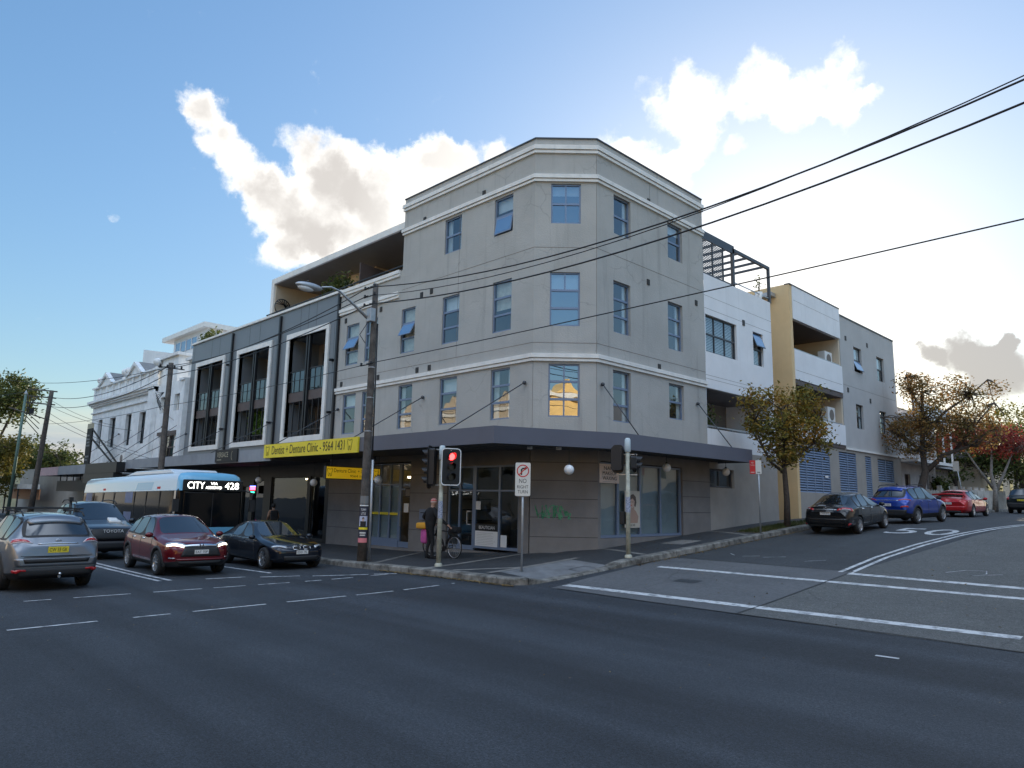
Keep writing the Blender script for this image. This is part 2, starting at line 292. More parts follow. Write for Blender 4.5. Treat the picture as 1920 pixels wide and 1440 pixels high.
def asphalt(name, dark, light, grain=.5, crack=.5, rough=.85, tyre=0.0):
    m = bpy.data.materials.new(name); m.use_nodes = True; t = m.node_tree; b = t.nodes['Principled BSDF']
    tcn = t.nodes.new('ShaderNodeTexCoord'); P = tcn.outputs['Object']
    def noise(s, d=6, r=.6, v=None):
        n = t.nodes.new('ShaderNodeTexNoise'); n.inputs['Scale'].default_value = s; n.inputs['Detail'].default_value = d; n.inputs['Roughness'].default_value = r
        t.links.new(v or P, n.inputs['Vector']); return n.outputs['Fac']
    def mapr(v, a, b_, c, d):
        n = t.nodes.new('ShaderNodeMapRange'); n.inputs['From Min'].default_value = a; n.inputs['From Max'].default_value = b_; n.inputs['To Min'].default_value = c; n.inputs['To Max'].default_value = d
        t.links.new(v, n.inputs['Value']); return n.outputs['Result']
    r = t.nodes.new('ShaderNodeValToRGB'); e = r.color_ramp.elements; e[0].position = .3; e[0].color = (*dark, 1); e[1].position = .72; e[1].color = (*light, 1)
    t.links.new(noise(.45, 8, .7), r.inputs['Fac']); cur = r.outputs['Color']
    def mul(v):
        nonlocal cur
        mx = t.nodes.new('ShaderNodeMix'); mx.data_type = 'RGBA'; mx.blend_type = 'MULTIPLY'; mx.inputs['Factor'].default_value = 1
        t.links.new(cur, mx.inputs['A']); t.links.new(v, mx.inputs['B']); cur = mx.outputs['Result']
    mul(mapr(noise(70, 3, .7), .3, .75, 1 - grain, 1 + grain))
    mul(mapr(noise(11, 5, .65), .3, .7, .80, 1.18)); mul(mapr(noise(30, 4, .75), .32, .68, 1 - grain * .75, 1 + grain * .85))
    if tyre:      # darker worn tracks along the direction of travel
        mp_ = t.nodes.new('ShaderNodeMapping'); mp_.inputs['Scale'].default_value = (.05, .8, 1) if tyre > 0 else (.8, .05, 1); t.links.new(P, mp_.inputs['Vector'])
        mul(mapr(noise(1.0, 3, .5, mp_.outputs[0]), .35, .65, 1 - abs(tyre), 1 + abs(tyre)))
    if crack:
        vo = t.nodes.new('ShaderNodeTexVoronoi'); vo.feature = 'DISTANCE_TO_EDGE'; vo.inputs['Scale'].default_value = .42
        wv = t.nodes.new('ShaderNodeMix'); wv.data_type = 'VECTOR'; wv.inputs['Factor'].default_value = .12
        n = t.nodes.new('ShaderNodeTexNoise'); n.inputs['Scale'].default_value = 2.2; n.inputs['Detail'].default_value = 5; t.links.new(P, n.inputs['Vector'])
        t.links.new(P, wv.inputs['A']); t.links.new(n.outputs['Color'], wv.inputs['B']); t.links.new(wv.outputs['Result'], vo.inputs['Vector'])
        mul(mapr(vo.outputs['Distance'], 0, .007, 1 - crack, 1))
    t.links.new(cur, b.inputs['Base Color']); b.inputs['Roughness'].default_value = rough
    bp = t.nodes.new('ShaderNodeBump'); bp.inputs['Strength'].default_value = .45; bp.inputs['Distance'].default_value = .012
    t.links.new(noise(85, 3, .7), bp.inputs['Height']); t.links.new(bp.outputs[0], b.inputs['Normal'])
    return m
def paint_mat(name, col, wear=.5):
    """road paint, worn through to the asphalt in places"""
    m = bpy.data.materials.new(name); m.use_nodes = True; t = m.node_tree; b = t.nodes['Principled BSDF']; b.inputs['Roughness'].default_value = .75
    tcn = t.nodes.new('ShaderNodeTexCoord'); n = t.nodes.new('ShaderNodeTexNoise'); n.inputs['Scale'].default_value = 5; n.inputs['Detail'].default_value = 9; n.inputs['Roughness'].default_value = .72
    t.links.new(tcn.outputs['Object'], n.inputs['Vector']); r = t.nodes.new('ShaderNodeValToRGB'); e = r.color_ramp.elements
    e[0].position = .30 + .1 * wear; e[0].color = (col[0] * .35, col[1] * .36, col[2] * .38, 1); e[1].position = .42 + .12 * wear; e[1].color = (*col, 1)
    t.links.new(n.outputs['Fac'], r.inputs['Fac']); t.links.new(r.outputs['Color'], b.inputs['Base Color']); return m
M = {}
M['asphalt'] = asphalt('asphalt', (.021, .026, .033), (.038, .045, .054), .85, 0, .8, .36)
M['side_asphalt'] = asphalt('side_asphalt', (.038, .042, .046), (.056, .061, .066), .5, .35, .85, -.12)
M['coarse'] = asphalt('coarse_asphalt', (.085, .088, .085), (.125, .127, .122), .6, .3, .9, 0)
M['slab'] = asphalt('slab_concrete', (.085, .088, .092), (.125, .128, .132), .18, .3, .85, 0)
M['path'] = asphalt('path_asphalt', (.030, .033, .037), (.052, .056, .06), .35, .3, .62, 0)
M['pave_band'] = pm('pave_band', (.20, .19, .175), .8, var=.25, vs=3, bump=.2, bs=40)
M['kerb'] = pm('kerb_concrete', (.055, .052, .046), .92, vs=3.2, var=.5, col2=(.27, .26, .235), bump=.7, bs=22)
M['ramp'] = pm('ramp_concrete', (.16, .165, .17), .85, var=.2, vs=2.2, bump=.25, bs=50)
M['paint'] = paint_mat('road_paint', (.58, .59, .59), .85)
M['paint2'] = paint_mat('road_paint_worn', (.52, .53, .54), .95)
M['stucco'] = pm('grey_stucco', (.43, .42, .395), .9, var=.08, vs=.55, bump=.5, bs=22, streak=.28, crack=.22)
M['stone'] = pm('stone_cladding', (.205, .195, .19), .9, var=.10, vs=1.2, bump=.35, bs=30, streak=.15)
M['trim_white'] = pm('trim_white', (.78, .76, .72), .7, var=.08, vs=2, streak=.18)
M['white_wall'] = pm('white_render', (.80, .80, .81), .85, var=.05, vs=.7, bump=.25, bs=30, streak=.12)
M['grey_wall'] = pm('grey_render', (.46, .45, .44), .9, var=.06, vs=.7, bump=.3, bs=26, streak=.15)
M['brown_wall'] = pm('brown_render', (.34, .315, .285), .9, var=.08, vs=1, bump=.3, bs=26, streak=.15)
M['yellow_wall'] = pm('yellow_render', (.70, .50, .27), .85, var=.06, vs=.8, bump=.2, bs=30, streak=.1)
M['old_white'] = pm('old_white_render', (.76, .77, .77), .9, var=.12, vs=1.6, bump=.4, bs=14, streak=.35)
M['panel'] = pm('grey_panel', (.17, .185, .20), .42, var=.05, vs=.5, streak=.08)
M['dark'] = pm('dark_metal', (.025, .027, .03), .5)
M['black'] = pm('black_metal', (.012, .012, .014), .45)
M['frame'] = pm('blue_grey_frame', (.19, .245, .35), .45, metal=.2)
M['frame_dark'] = pm('dark_frame', (.06, .065, .075), .45, metal=.2)
M['fascia'] = pm('fascia_blue', (.108, .116, .152), .5, var=.05, vs=.8, streak=.1)
M['fascia2'] = pm('fascia_grey', (.24, .26, .29), .55, var=.12, vs=1, streak=.25)
M['soffit'] = pm('soffit', (.13, .125, .12), .85, var=.1, vs=2)
M['soffit_brown'] = pm('soffit_brown', (.10, .075, .068), .6, var=.15, vs=2)
M['terrace_soffit'] = pm('terrace_soffit', (.27, .245, .235), .55, var=.08, vs=1)
M['cream'] = pm('cream_wall', (.60, .50, .38), .85, var=.06, vs=1)
M['blind'] = pm('blind_cloth', (.86, .85, .80), .9, var=.06, vs=3)
M['curtain'] = pm('curtain_cloth', (.80, .72, .56), .95, var=.12, vs=6)
M['room'] = pm('room_lining', (.20, .18, .16), .9)
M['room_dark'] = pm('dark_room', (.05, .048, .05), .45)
M['glass'] = glass_mat('window_glass', (.72, .80, .84), 1.9, .10)
M['glass_dull'] = glass_mat('dull_glass', (.16, .17, .19), 1.2, .015)
M['glass_mirror'] = glass_mat('mirror_glass', (.62, .72, .80), 2.2, .24)
M['glass_dark'] = glass_mat('dark_glass', (.34, .38, .42), 1.6, .05)
M['glass_shop'] = glass_mat('shop_glass', (.62, .68, .70), 1.55, .03)
M['glass_frost'] = pm('frosted_glass', (.48, .54, .56), .32, var=.05, vs=2, spec=.6)
M['balu'] = glass_mat('balustrade_glass', (.45, .58, .58), 1.7, .08)
M['vent'] = pm('vent', (.05, .05, .05), .7)
M['roofing'] = pm('roofing', (.2, .2, .2), .8, var=.1)
M['metal_grey'] = pm('galvanised', (.42, .44, .46), .45, metal=.6, var=.1, vs=8)
M['white_paint'] = pm('white_paint', (.78, .78, .77), .5)
M['yellow_sign'] = pm('yellow_sign', (.80, .64, .03), .5, var=.04, vs=2)
M['yellow_lit'] = pm('yellow_lit', (.80, .56, .02), .5, emit=(1, .62, .02), es=.10)
M['ink'] = pm('ink_black', (.012, .012, .012), .6)
M['red_ink'] = pm('ink_red', (.55, .015, .02), .5)
M['timber'] = pm('pole_timber', (.095, .082, .072), .9, var=.35, vs=5, bump=.5, bs=30, streak=.4)
M['wire'] = pm('wire', (.012, .013, .016), .6)

# ------------------------------------------------------------------ the lie of the land
def ss(a, b, x):
    t = min(1.0, max(0.0, (x - a) / (b - a))); return t * t * (3 - 2 * t)
_SP = [(-2000, 0), (9, 0), (15, .07), (28, .07), (36, .022), (60, .012), (85, 0), (3000, 0)]
def rise(y):
    z = 0.0
    for (a, s0), (b, s1) in zip(_SP, _SP[1:]):
        if y <= a: break
        e = min(y, b); t = (e - a) / (b - a); s = s0 + (s1 - s0) * t; z += (s0 + s) / 2 * (e - a)
    return z
def gz(x, y): return -.1 - .015 * min(24, max(0, -27 - x)) + .1 * ss(-24, -10, x) + ss(-25, -13.5, x) * rise(y)
def lift(x, y):       # footpath above road; dips to the road at the kerb ramp on the corner
    r = ss(12.9, 13.5, y) * (1 - ss(15.9, 16.6, y)); e = 1 - min(1, max(0, (-12.35 - x) / 1.5))
    return .15 - .14 * r * e
def fz(x, y): return gz(x, y) + lift(x, y)
def frange(a, b, st):
    n = max(1, int(round((b - a) / st))); return [a + (b - a) * i / n for i in range(n + 1)]
def sheet(xs, ys, zf):
    mb = MB(); nx = len(xs)
    mb.add([(x, y, zf(x, y)) for y in ys for x in xs], [(j * nx + i, j * nx + i + 1, (j + 1) * nx + i + 1, (j + 1) * nx + i) for j in range(len(ys) - 1) for i in range(nx - 1)], smooth=True)
    return mb
xs = [-900, -500, -300, -200, -150] + frange(-120, -30, 3) + frange(-29.5, 12, .5) + frange(15, 60, 3) + [90, 150, 300, 600]
ys = [-600, -300, -150, -80, -50] + frange(-30, 0, 3) + frange(.5, 60, .5) + frange(63, 90, 3) + [120, 200, 400, 900]
struct(sheet(xs, ys, gz).build('road', M['asphalt']))
def drape(pts, zf=gz, dz=.008, step=.3):
    """a strip given by left and right edge polylines, laid on the ground"""
    mb = MB(); L, Rr = pts; rows = []
    for k in range(len(L) - 1):
        a, b, c, d = Vector(L[k]), Vector(L[k + 1]), Vector(Rr[k]), Vector(Rr[k + 1])
        n = max(1, int(max((b - a).length, (d - c).length) / step)); 
        for i in range(n + (1 if k == len(L) - 2 else 0)):
            t = i / n; rows.append((a.lerp(b, t), c.lerp(d, t)))
    wmax = max((p - q).length for p, q in rows); m = max(1, int(wmax / step)); vs = []; fs = []
    for p, q in rows:
        for j in range(m + 1):
            s = p.lerp(q, j / m); vs.append((s.x, s.y, zf(s.x, s.y) + dz))
    for i in range(len(rows) - 1):
        for j in range(m): fs.append((i * (m + 1) + j, i * (m + 1) + j + 1, (i + 1) * (m + 1) + j + 1, (i + 1) * (m + 1) + j))
    return mb.add(vs, fs, smooth=True)
def join(mbs):
    o = MB()
    for b in mbs:
        k = len(o.v); o.v += b.v; o.f += [[i + k for i in f] for f in b.f]; o.m += b.m; o.s += b.s
    return o
def strip(a, b, wd, **k):
    a = Vector((*a, 0)); b = Vector((*b, 0)); d = (b - a).normalized(); p = Vector((-d.y, d.x, 0)) * wd / 2
    return drape(((a + p, b + p), (a - p, b - p)), **k)
def pstrip(pts, wd, **k):
    pts = [Vector((*p, 0)) for p in pts]; L = []; Rr = []
    for i, p in enumerate(pts):
        d = (pts[min(i + 1, len(pts) - 1)] - pts[max(0, i - 1)]).normalized(); q = Vector((-d.y, d.x, 0)) * wd / 2; L.append(p + q); Rr.append(p - q)
    return drape((L, Rr), **k)
# side street surfaces
struct(drape((((-12.28, 19.0, 0), (-12.28, 95, 0)), ((-6.95, 19.0, 0), (-5.0, 95, 0))), dz=.004, step=.5).build('side_street', M['side_asphalt']))
struct(drape((((-11.6, 12.85, 0), (-11.9, 14.5, 0), (-12.1, 17, 0), (-12.28, 19.0, 0)), ((-6.85, 12.75, 0), (-6.9, 14.5, 0), (-6.95, 17, 0), (-7.0, 18.98, 0))), dz=.005, step=.4).build('crossing_slab', M['slab']))
struct(drape((((-6.83, 12.72, 0), (-6.98, 19, 0), (-6.3, 35, 0), (-4.5, 95, 0)), ((6, 12.72, 0), (6, 19, 0), (6, 35, 0), (8, 95, 0))), dz=.006, step=.5).build('street_half', M['coarse']))
mk = []
ctr = [(-7.1, 18.75), (-7.3, 22), (-7.28, 25.4), (-7.05, 29), (-6.35, 35.6), (-5.2, 45), (-4.0, 58)]
off = lambda pts, dx: [(x + dx, y) for x, y in pts]
mk += [pstrip(off(ctr, -.13), .11, dz=.010), pstrip(off(ctr, .13), .11, dz=.010)]
mk += [strip((-11.6, 13.35), (-2.6, 13.75), .27, dz=.0105), strip((-11.5, 17.15), (3, 17.45), .24, dz=.0105), strip((-7.0, 18.62), (3, 18.5), .27, dz=.011)]
struct(join(mk).build('road_marking', M['paint']))
mk = []
def dashed(y0, y1, x0, x1, wd, on, gap):
    y = y0; rnd = random.Random(5)
    while y < y1:
        l = on * rnd.uniform(.6, 1.5); e = min(y1, y + l); t0 = (y - y0) / (y1 - y0); t1 = (e - y0) / (y1 - y0)
        mk.append(strip((x0 + (x1 - x0) * t0, y), (x0 + (x1 - x0) * t1, e), wd, dz=.008)); y = e + gap * rnd.uniform(.5, 1.3)
dashed(-1, 11.9, -13.3, -14.0, .085, 1.0, .45); dashed(-1, 12, -17.1, -17.0, .085, .75, .45)
for a, b in (((-19.12, 7.8), (-19.0, 8.8)), ((-18.75, 9.1), (-18.35, 10.05)), ((-18.1, 10.3), (-17.35, 11.6)), ((-17.3, 11.75), (-16.9, 12.25))): mk.append(strip(a, b, .12, dz=.008))
mk += [strip((-60, 6.42), (-19.3, 6.72), .11, dz=.008), strip((-60, 6.66), (-19.3, 6.98), .11, dz=.008), strip((-22.6, 9.6), (-19.6, 9.82), .12, dz=.008)]
x = -60
while x < -24: mk.append(strip((x, 9.5), (x + 3, 9.52), .11, dz=.008)); x += 6
struct(join(mk).build('road_marking', M['paint2']))
# painted speed figures and surveyors' scribbles on the side street
five = text_mesh('5', (1, .0, 0), (0, 1, 0), .95, 2.4, (-9.45, 28.6, 0)); zero = text_mesh('0', (1, 0, 0), (0, 1, 0), .95, 2.4, (-8.25, 28.6, 0))
tx = join([five, zero]); tx.v = [(x, y, gz(x, y) + .012) for x, y, z in tx.v]
struct(tx.build('road_marking', M['paint'], recalc=False))
mk = []
for p in ([(-5.2, 20.0), (-4.9, 20.6), (-4.5, 20.7), (-4.4, 20.2), (-4.6, 19.8), (-4.1, 20.3)], [(-3.3, 19.6), (-3.1, 20.0)], [(-10.6, 20.2), (-10.2, 20.5)], [(-10.0, 20.3), (-9.5, 20.7)], [(-8.7, 20.1), (-8.3, 20.6)], [(-11.2, 20.6), (-10.9, 20.3)]):
    mk.append(pstrip(p, .03, dz=.012, step=.2))
struct(join(mk).build('chalk_mark', M['paint2']))
# tar seams round the slab
mk = [pstrip([(-6.84, 12.7), (-6.95, 17), (-7.0, 19)], .035, dz=.0125), pstrip([(-12.2, 19.02), (-7.0, 18.99)], .04, dz=.0125), pstrip([(-11.4, 12.83), (-9, 12.74), (-6.8, 12.72), (-4, 12.78), (0, 12.68), (5, 12.7)], .045, dz=.0125)]
struct(join(mk).build('tar_seam', M['ink']))
mk = [drape((((-9.9, 15.3, 0), (-9.9, 15.75, 0)), ((-9.3, 15.3, 0), (-9.3, 15.75, 0))), dz=.0095)]
struct(join(mk).build('tar_patch', M['path']))
# footpath
fx = [-220, -160] + frange(-130, -32, 2) + frange(-31, -15.5, .5) + frange(-15.2, -12.45, .25)
struct(sheet(fx, frange(12.7, 17.4, .235), fz).build('footpath', M['path']))
struct(sheet(frange(-15.6, -12.45, .225), frange(17.4, 95, .45), fz).build('footpath', M['path']))
KP = [(-220, 12.5)] + [(x, 12.5) for x in frange(-160, -13.1, .6)] + [(-12.75, 12.53), (-12.5, 12.65), (-12.36, 12.85), (-12.3, 13.1)] + [(-12.3, y) for y in frange(13.4, 17, .3)] + [(-12.3, y) for y in frange(17.5, 95, .6)]
kb = MB(); rows = []
for i, (x, y) in enumerate(KP):
    a = Vector(KP[max(0, i - 1)]); b = Vector(KP[min(len(KP) - 1, i + 1)]); d = (b - a).normalized(); nl = Vector((-d.y, d.x))
    wob = .012 * math.sin(i * 2.1) + .01 * math.sin(i * .7)
    o = Vector((x, y)) - nl * wob; q = Vector((x, y)) + nl * .30
    h = lift(*q) + .012
    rows.append([(o.x - nl.x * .02, o.y - nl.y * .02, gz(x, y) - .06), (o.x, o.y, gz(x, y) + h - .03), (o.x + nl.x * .035, o.y + nl.y * .035, gz(x, y) + h), (q.x, q.y, fz(q.x, q.y) + .012), (q.x, q.y, fz(q.x, q.y) - .05)])
n = 5
kb.add([v for r in rows for v in r], [(i * n + j, i * n + j + 1, (i + 1) * n + j + 1, (i + 1) * n + j) for i in range(len(rows) - 1) for j in range(n - 1)])
struct(kb.build('kerb', M['kerb']))
struct(drape((((-12.42, 13.3, 0), (-12.42, 16.2, 0)), ((-13.9, 13.3, 0), (-13.9, 16.2, 0))), zf=fz, dz=.006, step=.12).build('kerb_ramp', M['ramp']))
mk = [strip((-16.25, 12.85), (-16.55, 17.1), .22, zf=fz, dz=.005), strip((-13.95, 13.0), (-13.95, 16.6), .2, zf=fz, dz=.009, step=.12), strip((-18.9, 12.9), (-21.5, 16.6), .18, zf=fz, dz=.005), strip((-14.8, 18.9), (-12.7, 18.2), .2, zf=fz, dz=.005), strip((-14.8, 25.6), (-12.7, 24.6), .2, zf=fz, dz=.005), strip((-15.2, 12.86), (-13.9, 14.4), .2, zf=fz, dz=.006)]
mk.append(drape((((-13.95, 20.9, 0), (-13.9, 22.2, 0)), ((-13.1, 20.9, 0), (-13.1, 22.2, 0))), zf=fz, dz=.005))
struct(join(mk).build('paving_band', M['pave_band']))
mk = []
for k, (x, y) in enumerate(KP):
    if 3 < k and k % 3 == 0 and x > -60:
        a = Vector(KP[k - 1]); b = Vector(KP[min(len(KP) - 1, k + 1)]); d = (b - a).normalized(); nl = Vector((-d.y, d.x)); h = lift(x + nl.x * .3, y + nl.y * .3) + .016; p = Vector((x, y)) - nl * .012; q = Vector((x, y)) + nl * .30; m_ = MB(); e = d * .009
        z = gz(x, y); m_.add([(p.x - e.x, p.y - e.y, z), (p.x + e.x, p.y + e.y, z), (p.x + e.x, p.y + e.y, z + h), (p.x - e.x, p.y - e.y, z + h), (q.x + e.x, q.y + e.y, fz(q.x, q.y) + .016), (q.x - e.x, q.y - e.y, fz(q.x, q.y) + .016)], ((0, 1, 2, 3), (3, 2, 4, 5))); mk.append(m_)
struct(join(mk).build('kerb_joint', M['ink'], recalc=False))
struct(strip((-3.85, 11.1), (-3.55, 11.13), .08, dz=.009).build('road_marking', M['paint2']))
# service cover on the ramp
mk = [pstrip([(-13.0, 15.1), (-13.0, 15.8), (-12.55, 15.8), (-12.55, 15.1), (-13.0, 15.1)], .03, zf=fz, dz=.010, step=.12)]
struct(join(mk).build('service_cover', M['ink']))
# ------------------------------------------------------------------ building kit
class Face:
    """a wall plane: u along it, d out of it, z up"""
    def __init__(s, P, U, N): s.P = Vector((*P, 0)); s.U = Vector((*U, 0)).normalized(); s.N = Vector((*N, 0)).normalized()
    def pt(s, u, d, z): p = s.P + s.U * u + s.N * d; return (p.x, p.y, z)
    def box(s, mb, u0, u1, d0, d1, z0, z1, mi=0):
        return mb.add([s.pt(u, d, z) for z in (z0, z1) for u, d in ((u0, d0), (u1, d0), (u1, d1), (u0, d1))],
                      ((3, 2, 1, 0), (4, 5, 6, 7), (0, 1, 5, 4), (1, 2, 6, 5), (2, 3, 7, 6), (3, 0, 4, 7)), mi)
    def rect(s, mb, u0, u1, z0, z1, d=0, mi=0): return mb.quad(s.pt(u0, d, z0), s.pt(u1, d, z0), s.pt(u1, d, z1), s.pt(u0, d, z1), mi)
    def wall(s, mb, u0, u1, z0, z1, holes=(), depth=.14, mi=0, d=0):
        us = sorted({u0, u1} | {round(v, 4) for h in holes for v in h[:2]}); zs = sorted({z0, z1} | {round(v, 4) for h in holes for v in h[2:4]})
        us = [u for u in us if u0 <= u <= u1]; zs = [z for z in zs if z0 <= z <= z1]
        for a, b in zip(us, us[1:]):
            for c, e in zip(zs, zs[1:]):
                m, k = (a + b) / 2, (c + e) / 2
                if any(h[0] < m < h[1] and h[2] < k < h[3] for h in holes): continue
                s.rect(mb, a, b, c, e, d, mi)
        for h in holes:
            dp = h[4] if len(h) > 4 else depth
            a, b, c, e = h[:4]
            for q in (((a, c), (b, c)), ((b, c), (b, e)), ((b, e), (a, e)), ((a, e), (a, c))):
                mb.quad(s.pt(q[0][0], d, q[0][1]), s.pt(q[1][0], d, q[1][1]), s.pt(q[1][0], d - dp, q[1][1]), s.pt(q[0][0], d - dp, q[0][1]), mi)
        return mb
def window(F, par, u0, u1, z0, z1, rows=2, cols=1, sash=None, blind=1.0, frame='frame', d=-.05, lab=None, cloth='blind', glass='glass', deep=.9, curtain=True, colrows=None):
    """frame > pane, (tilted) sash, blind, room behind"""
    t = .055; mb = MB(); D0, D1 = d - .07, d
    F.box(mb, u0, u1, D0, D1, z0, z0 + t); F.box(mb, u0, u1, D0, D1, z1 - t, z1); F.box(mb, u0, u0 + t, D0, D1 - .002, z0 + t, z1 - t); F.box(mb, u1 - t, u1, D0, D1 - .002, z0 + t, z1 - t)
    hs = [(z1 - z0) * i / rows + z0 for i in range(rows + 1)]
    for h in hs[1:-1]: F.box(mb, u0 + t, u1 - t, D0, D1 - .004, h - t * .7, h + t * .7)
    for c in range(1, cols):
        u = u0 + (u1 - u0) * c / cols
        for r in range(rows):
            if colrows and r not in colrows: continue
            F.box(mb, u - t * .45, u + t * .45, D0, D1 - .008, hs[r] + t * .7, hs[r + 1] - t * .7)
    wdw = mb.build('window', M[frame], par)
    if lab: wdw['label'] = lab
    for r in range(rows):
        if sash is not None and r == sash: continue
        pn = MB(); F.rect(pn, u0 + t, u1 - t, hs[r] + .02, hs[r + 1] - .02, d - .04); pn.build('pane', M[glass], wdw, recalc=False)
    if sash is not None:
        a, b = hs[sash] + .03, hs[sash + 1] - .03; tilt = .26 if z0 < 11 else .11; sm = MB(); ang = math.asin(tilt / (b - a))
        dz = (b - a) * math.cos(ang); lo = b - dz
        sm.add([F.pt(u0 + t, d + .0, b), F.pt(u1 - t, d + .0, b), F.pt(u1 - t, d + tilt, lo), F.pt(u0 + t, d + tilt, lo), F.pt(u0 + t, d - .035, b - .0), F.pt(u1 - t, d - .035, b), F.pt(u1 - t, d + tilt - .035, lo), F.pt(u0 + t, d + tilt - .035, lo)],
               ((0, 1, 2, 3), (4, 7, 6, 5), (0, 4, 5, 1), (1, 5, 6, 2), (2, 6, 7, 3), (3, 7, 4, 0)))
        so_ = sm.build('sash', M[frame], wdw)
        gm = MB(); k = .045; f = lambda u, q: F.pt(u, d + tilt * q + .004, b + (lo - b) * q)
        gm.quad(f(u0 + t + k, .08), f(u1 - t - k, .08), f(u1 - t - k, .93), f(u0 + t + k, .93)); gm.build('pane', M['sash_glass'], wdw, recalc=False)
    rm = MB(); e = .12
    F.rect(rm, u0 - e, u1 + e, z0 - e, z1 + e, -deep)
    for q in (((u0 - e, z0 - e), (u1 + e, z0 - e)), ((u1 + e, z0 - e), (u1 + e, z1 + e)), ((u1 + e, z1 + e), (u0 - e, z1 + e)), ((u0 - e, z1 + e), (u0 - e, z0 - e))):
        rm.quad(F.pt(q[0][0], -.16, q[0][1]), F.pt(q[1][0], -.16, q[1][1]), F.pt(q[1][0], -deep, q[1][1]), F.pt(q[0][0], -deep, q[0][1]))
    rm.build('room', M['room'], wdw, recalc=False)
    if blind > 0:
        bm_ = MB()
        F.rect(bm_, u0 + .02, u1 - .02, z1 - (z1 - z0) * blind, z1, -.2)
        bm_.build('blind', M[cloth], wdw, recalc=False)
    elif curtain:
        cb = MB(); wv = (u1 - u0) * .26
        for s0, s1 in ((u0, u0 + wv), (u1 - wv, u1)):
            n = 10
            cb.add([F.pt(s0 + (s1 - s0) * i / n, -.22 + .025 * (-1) ** i, z) for z in (z0, z1) for i in range(n + 1)], [(i, i + 1, n + 2 + i, n + 1 + i) for i in range(n)], smooth=True)
        cb.build('curtain', M['blind'], wdw, recalc=False)
    return wdw
M['sash_glass'] = pm('sash_glass', (.10, .20, .36), .03, spec=1.0)
M['sash_glass'].node_tree.nodes['Principled BSDF'].inputs['IOR'].default_value = 2.2

# ================================================================== corner building
C1 = (-16.48, 17.2); C2 = (-14.935, 18.745); K = .70711
FF = Face((0, 17.2), (1, 0), (0, -1)); FC = Face(C1, (K, K), (K, -K)); FR = Face((-14.935, 0), (0, 1), (1, 0)); FB = Face((-24.27, 0), (0, 1), (-1, 0))
CL = 2.185; XL, XM, XR_ = -29.17, -24.27, -16.48; YE = 25.87
B1 = empty('corner_building', (-20, 20, 0), 'grey rendered four storey corner building with purple awning and blue framed windows', 'building')
cols_f = [(-28.5, -27.45), (-26.93, -25.97), (-24.26 + .06, -23.25), (-21.47, -20.45), (-18.56, -17.58)]
W_F = [(a, b, 4.9, 6.72) for a, b in cols_f] + [(a, b, 8.07, 9.98) for a, b in cols_f] + [(a, b, 11.76, 13.2) for a, b in cols_f[3:]]
W_C = [(.54, 1.6, 4.9, 6.72), (.56, 1.6, 8.04, 9.96), (.57, 1.62, 11.74, 13.22)]
W_R = [(19.64, 20.68, 4.86, 6.67), (23.14, 24.18, 5.28, 6.65), (19.68, 20.7, 8.03, 9.93), (23.15, 24.2, 8.0, 9.9), (19.72, 20.75, 11.69, 13.18), (23.22, 24.27, 11.69, 13.17)]
mb = MB()
Z0 = 3.8; ZT = 14.92; ZL = 11.75
FF.wall(mb, XM, XR_, Z0, ZT, [h for h in W_F if h[0] > XM]); FF.wall(mb, XL, XM, Z0, ZL, [h for h in W_F if h[0] < XM])
FC.wall(mb, 0, CL, Z0, ZT, W_C); FR.wall(mb, C2[1], YE, Z0, ZT, W_R)
FB.rect(mb, 17.2, YE, ZL - .6, ZT); mb.quad((XM, YE, 0), (-14.935, YE, 0), (-14.935, YE, ZT), (XM, YE, ZT))
mb.quad((XL, 17.2, Z0), (XL, YE, Z0), (XL, YE, ZL), (XL, 17.2, ZL)); mb.quad((XL, YE, 0), (XM, YE, 0), (XM, YE, ZL), (XL, YE, ZL))
mb.build('wall', M['stucco'], B1, recalc=False)
mb = MB(); mb.ext([(XM, 17.5, 14.3), (-16.6, 17.5, 14.3), (-15.2, 18.85, 14.3), (-15.2, YE, 14.3), (XM, YE, 14.3)], (0, 0, .1))
mb.box(XL, XM + .1, 17.4, YE, 11.2, 11.3); mb.build('roof', M['roofing'], B1)
def opath(d, start=XM, dm=True):
    return [(start, 17.2 - d), (C1[0] + d * .3827 * 1.0824, C1[1] - d * .9239 * 1.0824), (C2[0] + d * .9239 * 1.0824, C2[1] - d * .3827 * 1.0824), (-14.935 + d, YE + .0)]
def course(mb, path_in, path_out, z0, z1):
    n = len(path_in)
    for i in range(n - 1):
        a, b = path_out[i], path_out[i + 1]; c, e = path_in[i], path_in[i + 1]
        mb.quad((*a, z0), (*b, z0), (*b, z1), (*a, z1)); mb.quad((*a, z1), (*b, z1), (*e, z1), (*c, z1)); mb.quad((*a, z0), (*c, z0), (*e, z0), (*b, z0))
    for k in (0, n - 1): mb.quad((*path_in[k], z0), (*path_out[k], z0), (*path_out[k], z1), (*path_in[k], z1))
def cornice(z0, z1, start):
    mb = MB(); h = z1 - z0
    course(mb, opath(-.01, start), opath(.11, start - .06), z0 + h * .45, z1); course(mb, opath(-.01, start), opath(.07, start - .03), z0, z0 + h * .36); course(mb, opath(-.01, start), opath(.03, start - .02), z0 + h * .36, z0 + h * .45)
    mb.build('cornice', M['trim_white'], B1)
cornice(14.37, 14.66, XM - .01); cornice(13.29, 13.55, XM - .01); cornice(6.8, 7.06, XL - .02)
mb = MB(); course(mb, opath(-.3, XM), opath(.035, XM - .03), ZT, ZT + .05); mb.build('coping', M['frame_dark'], B1)
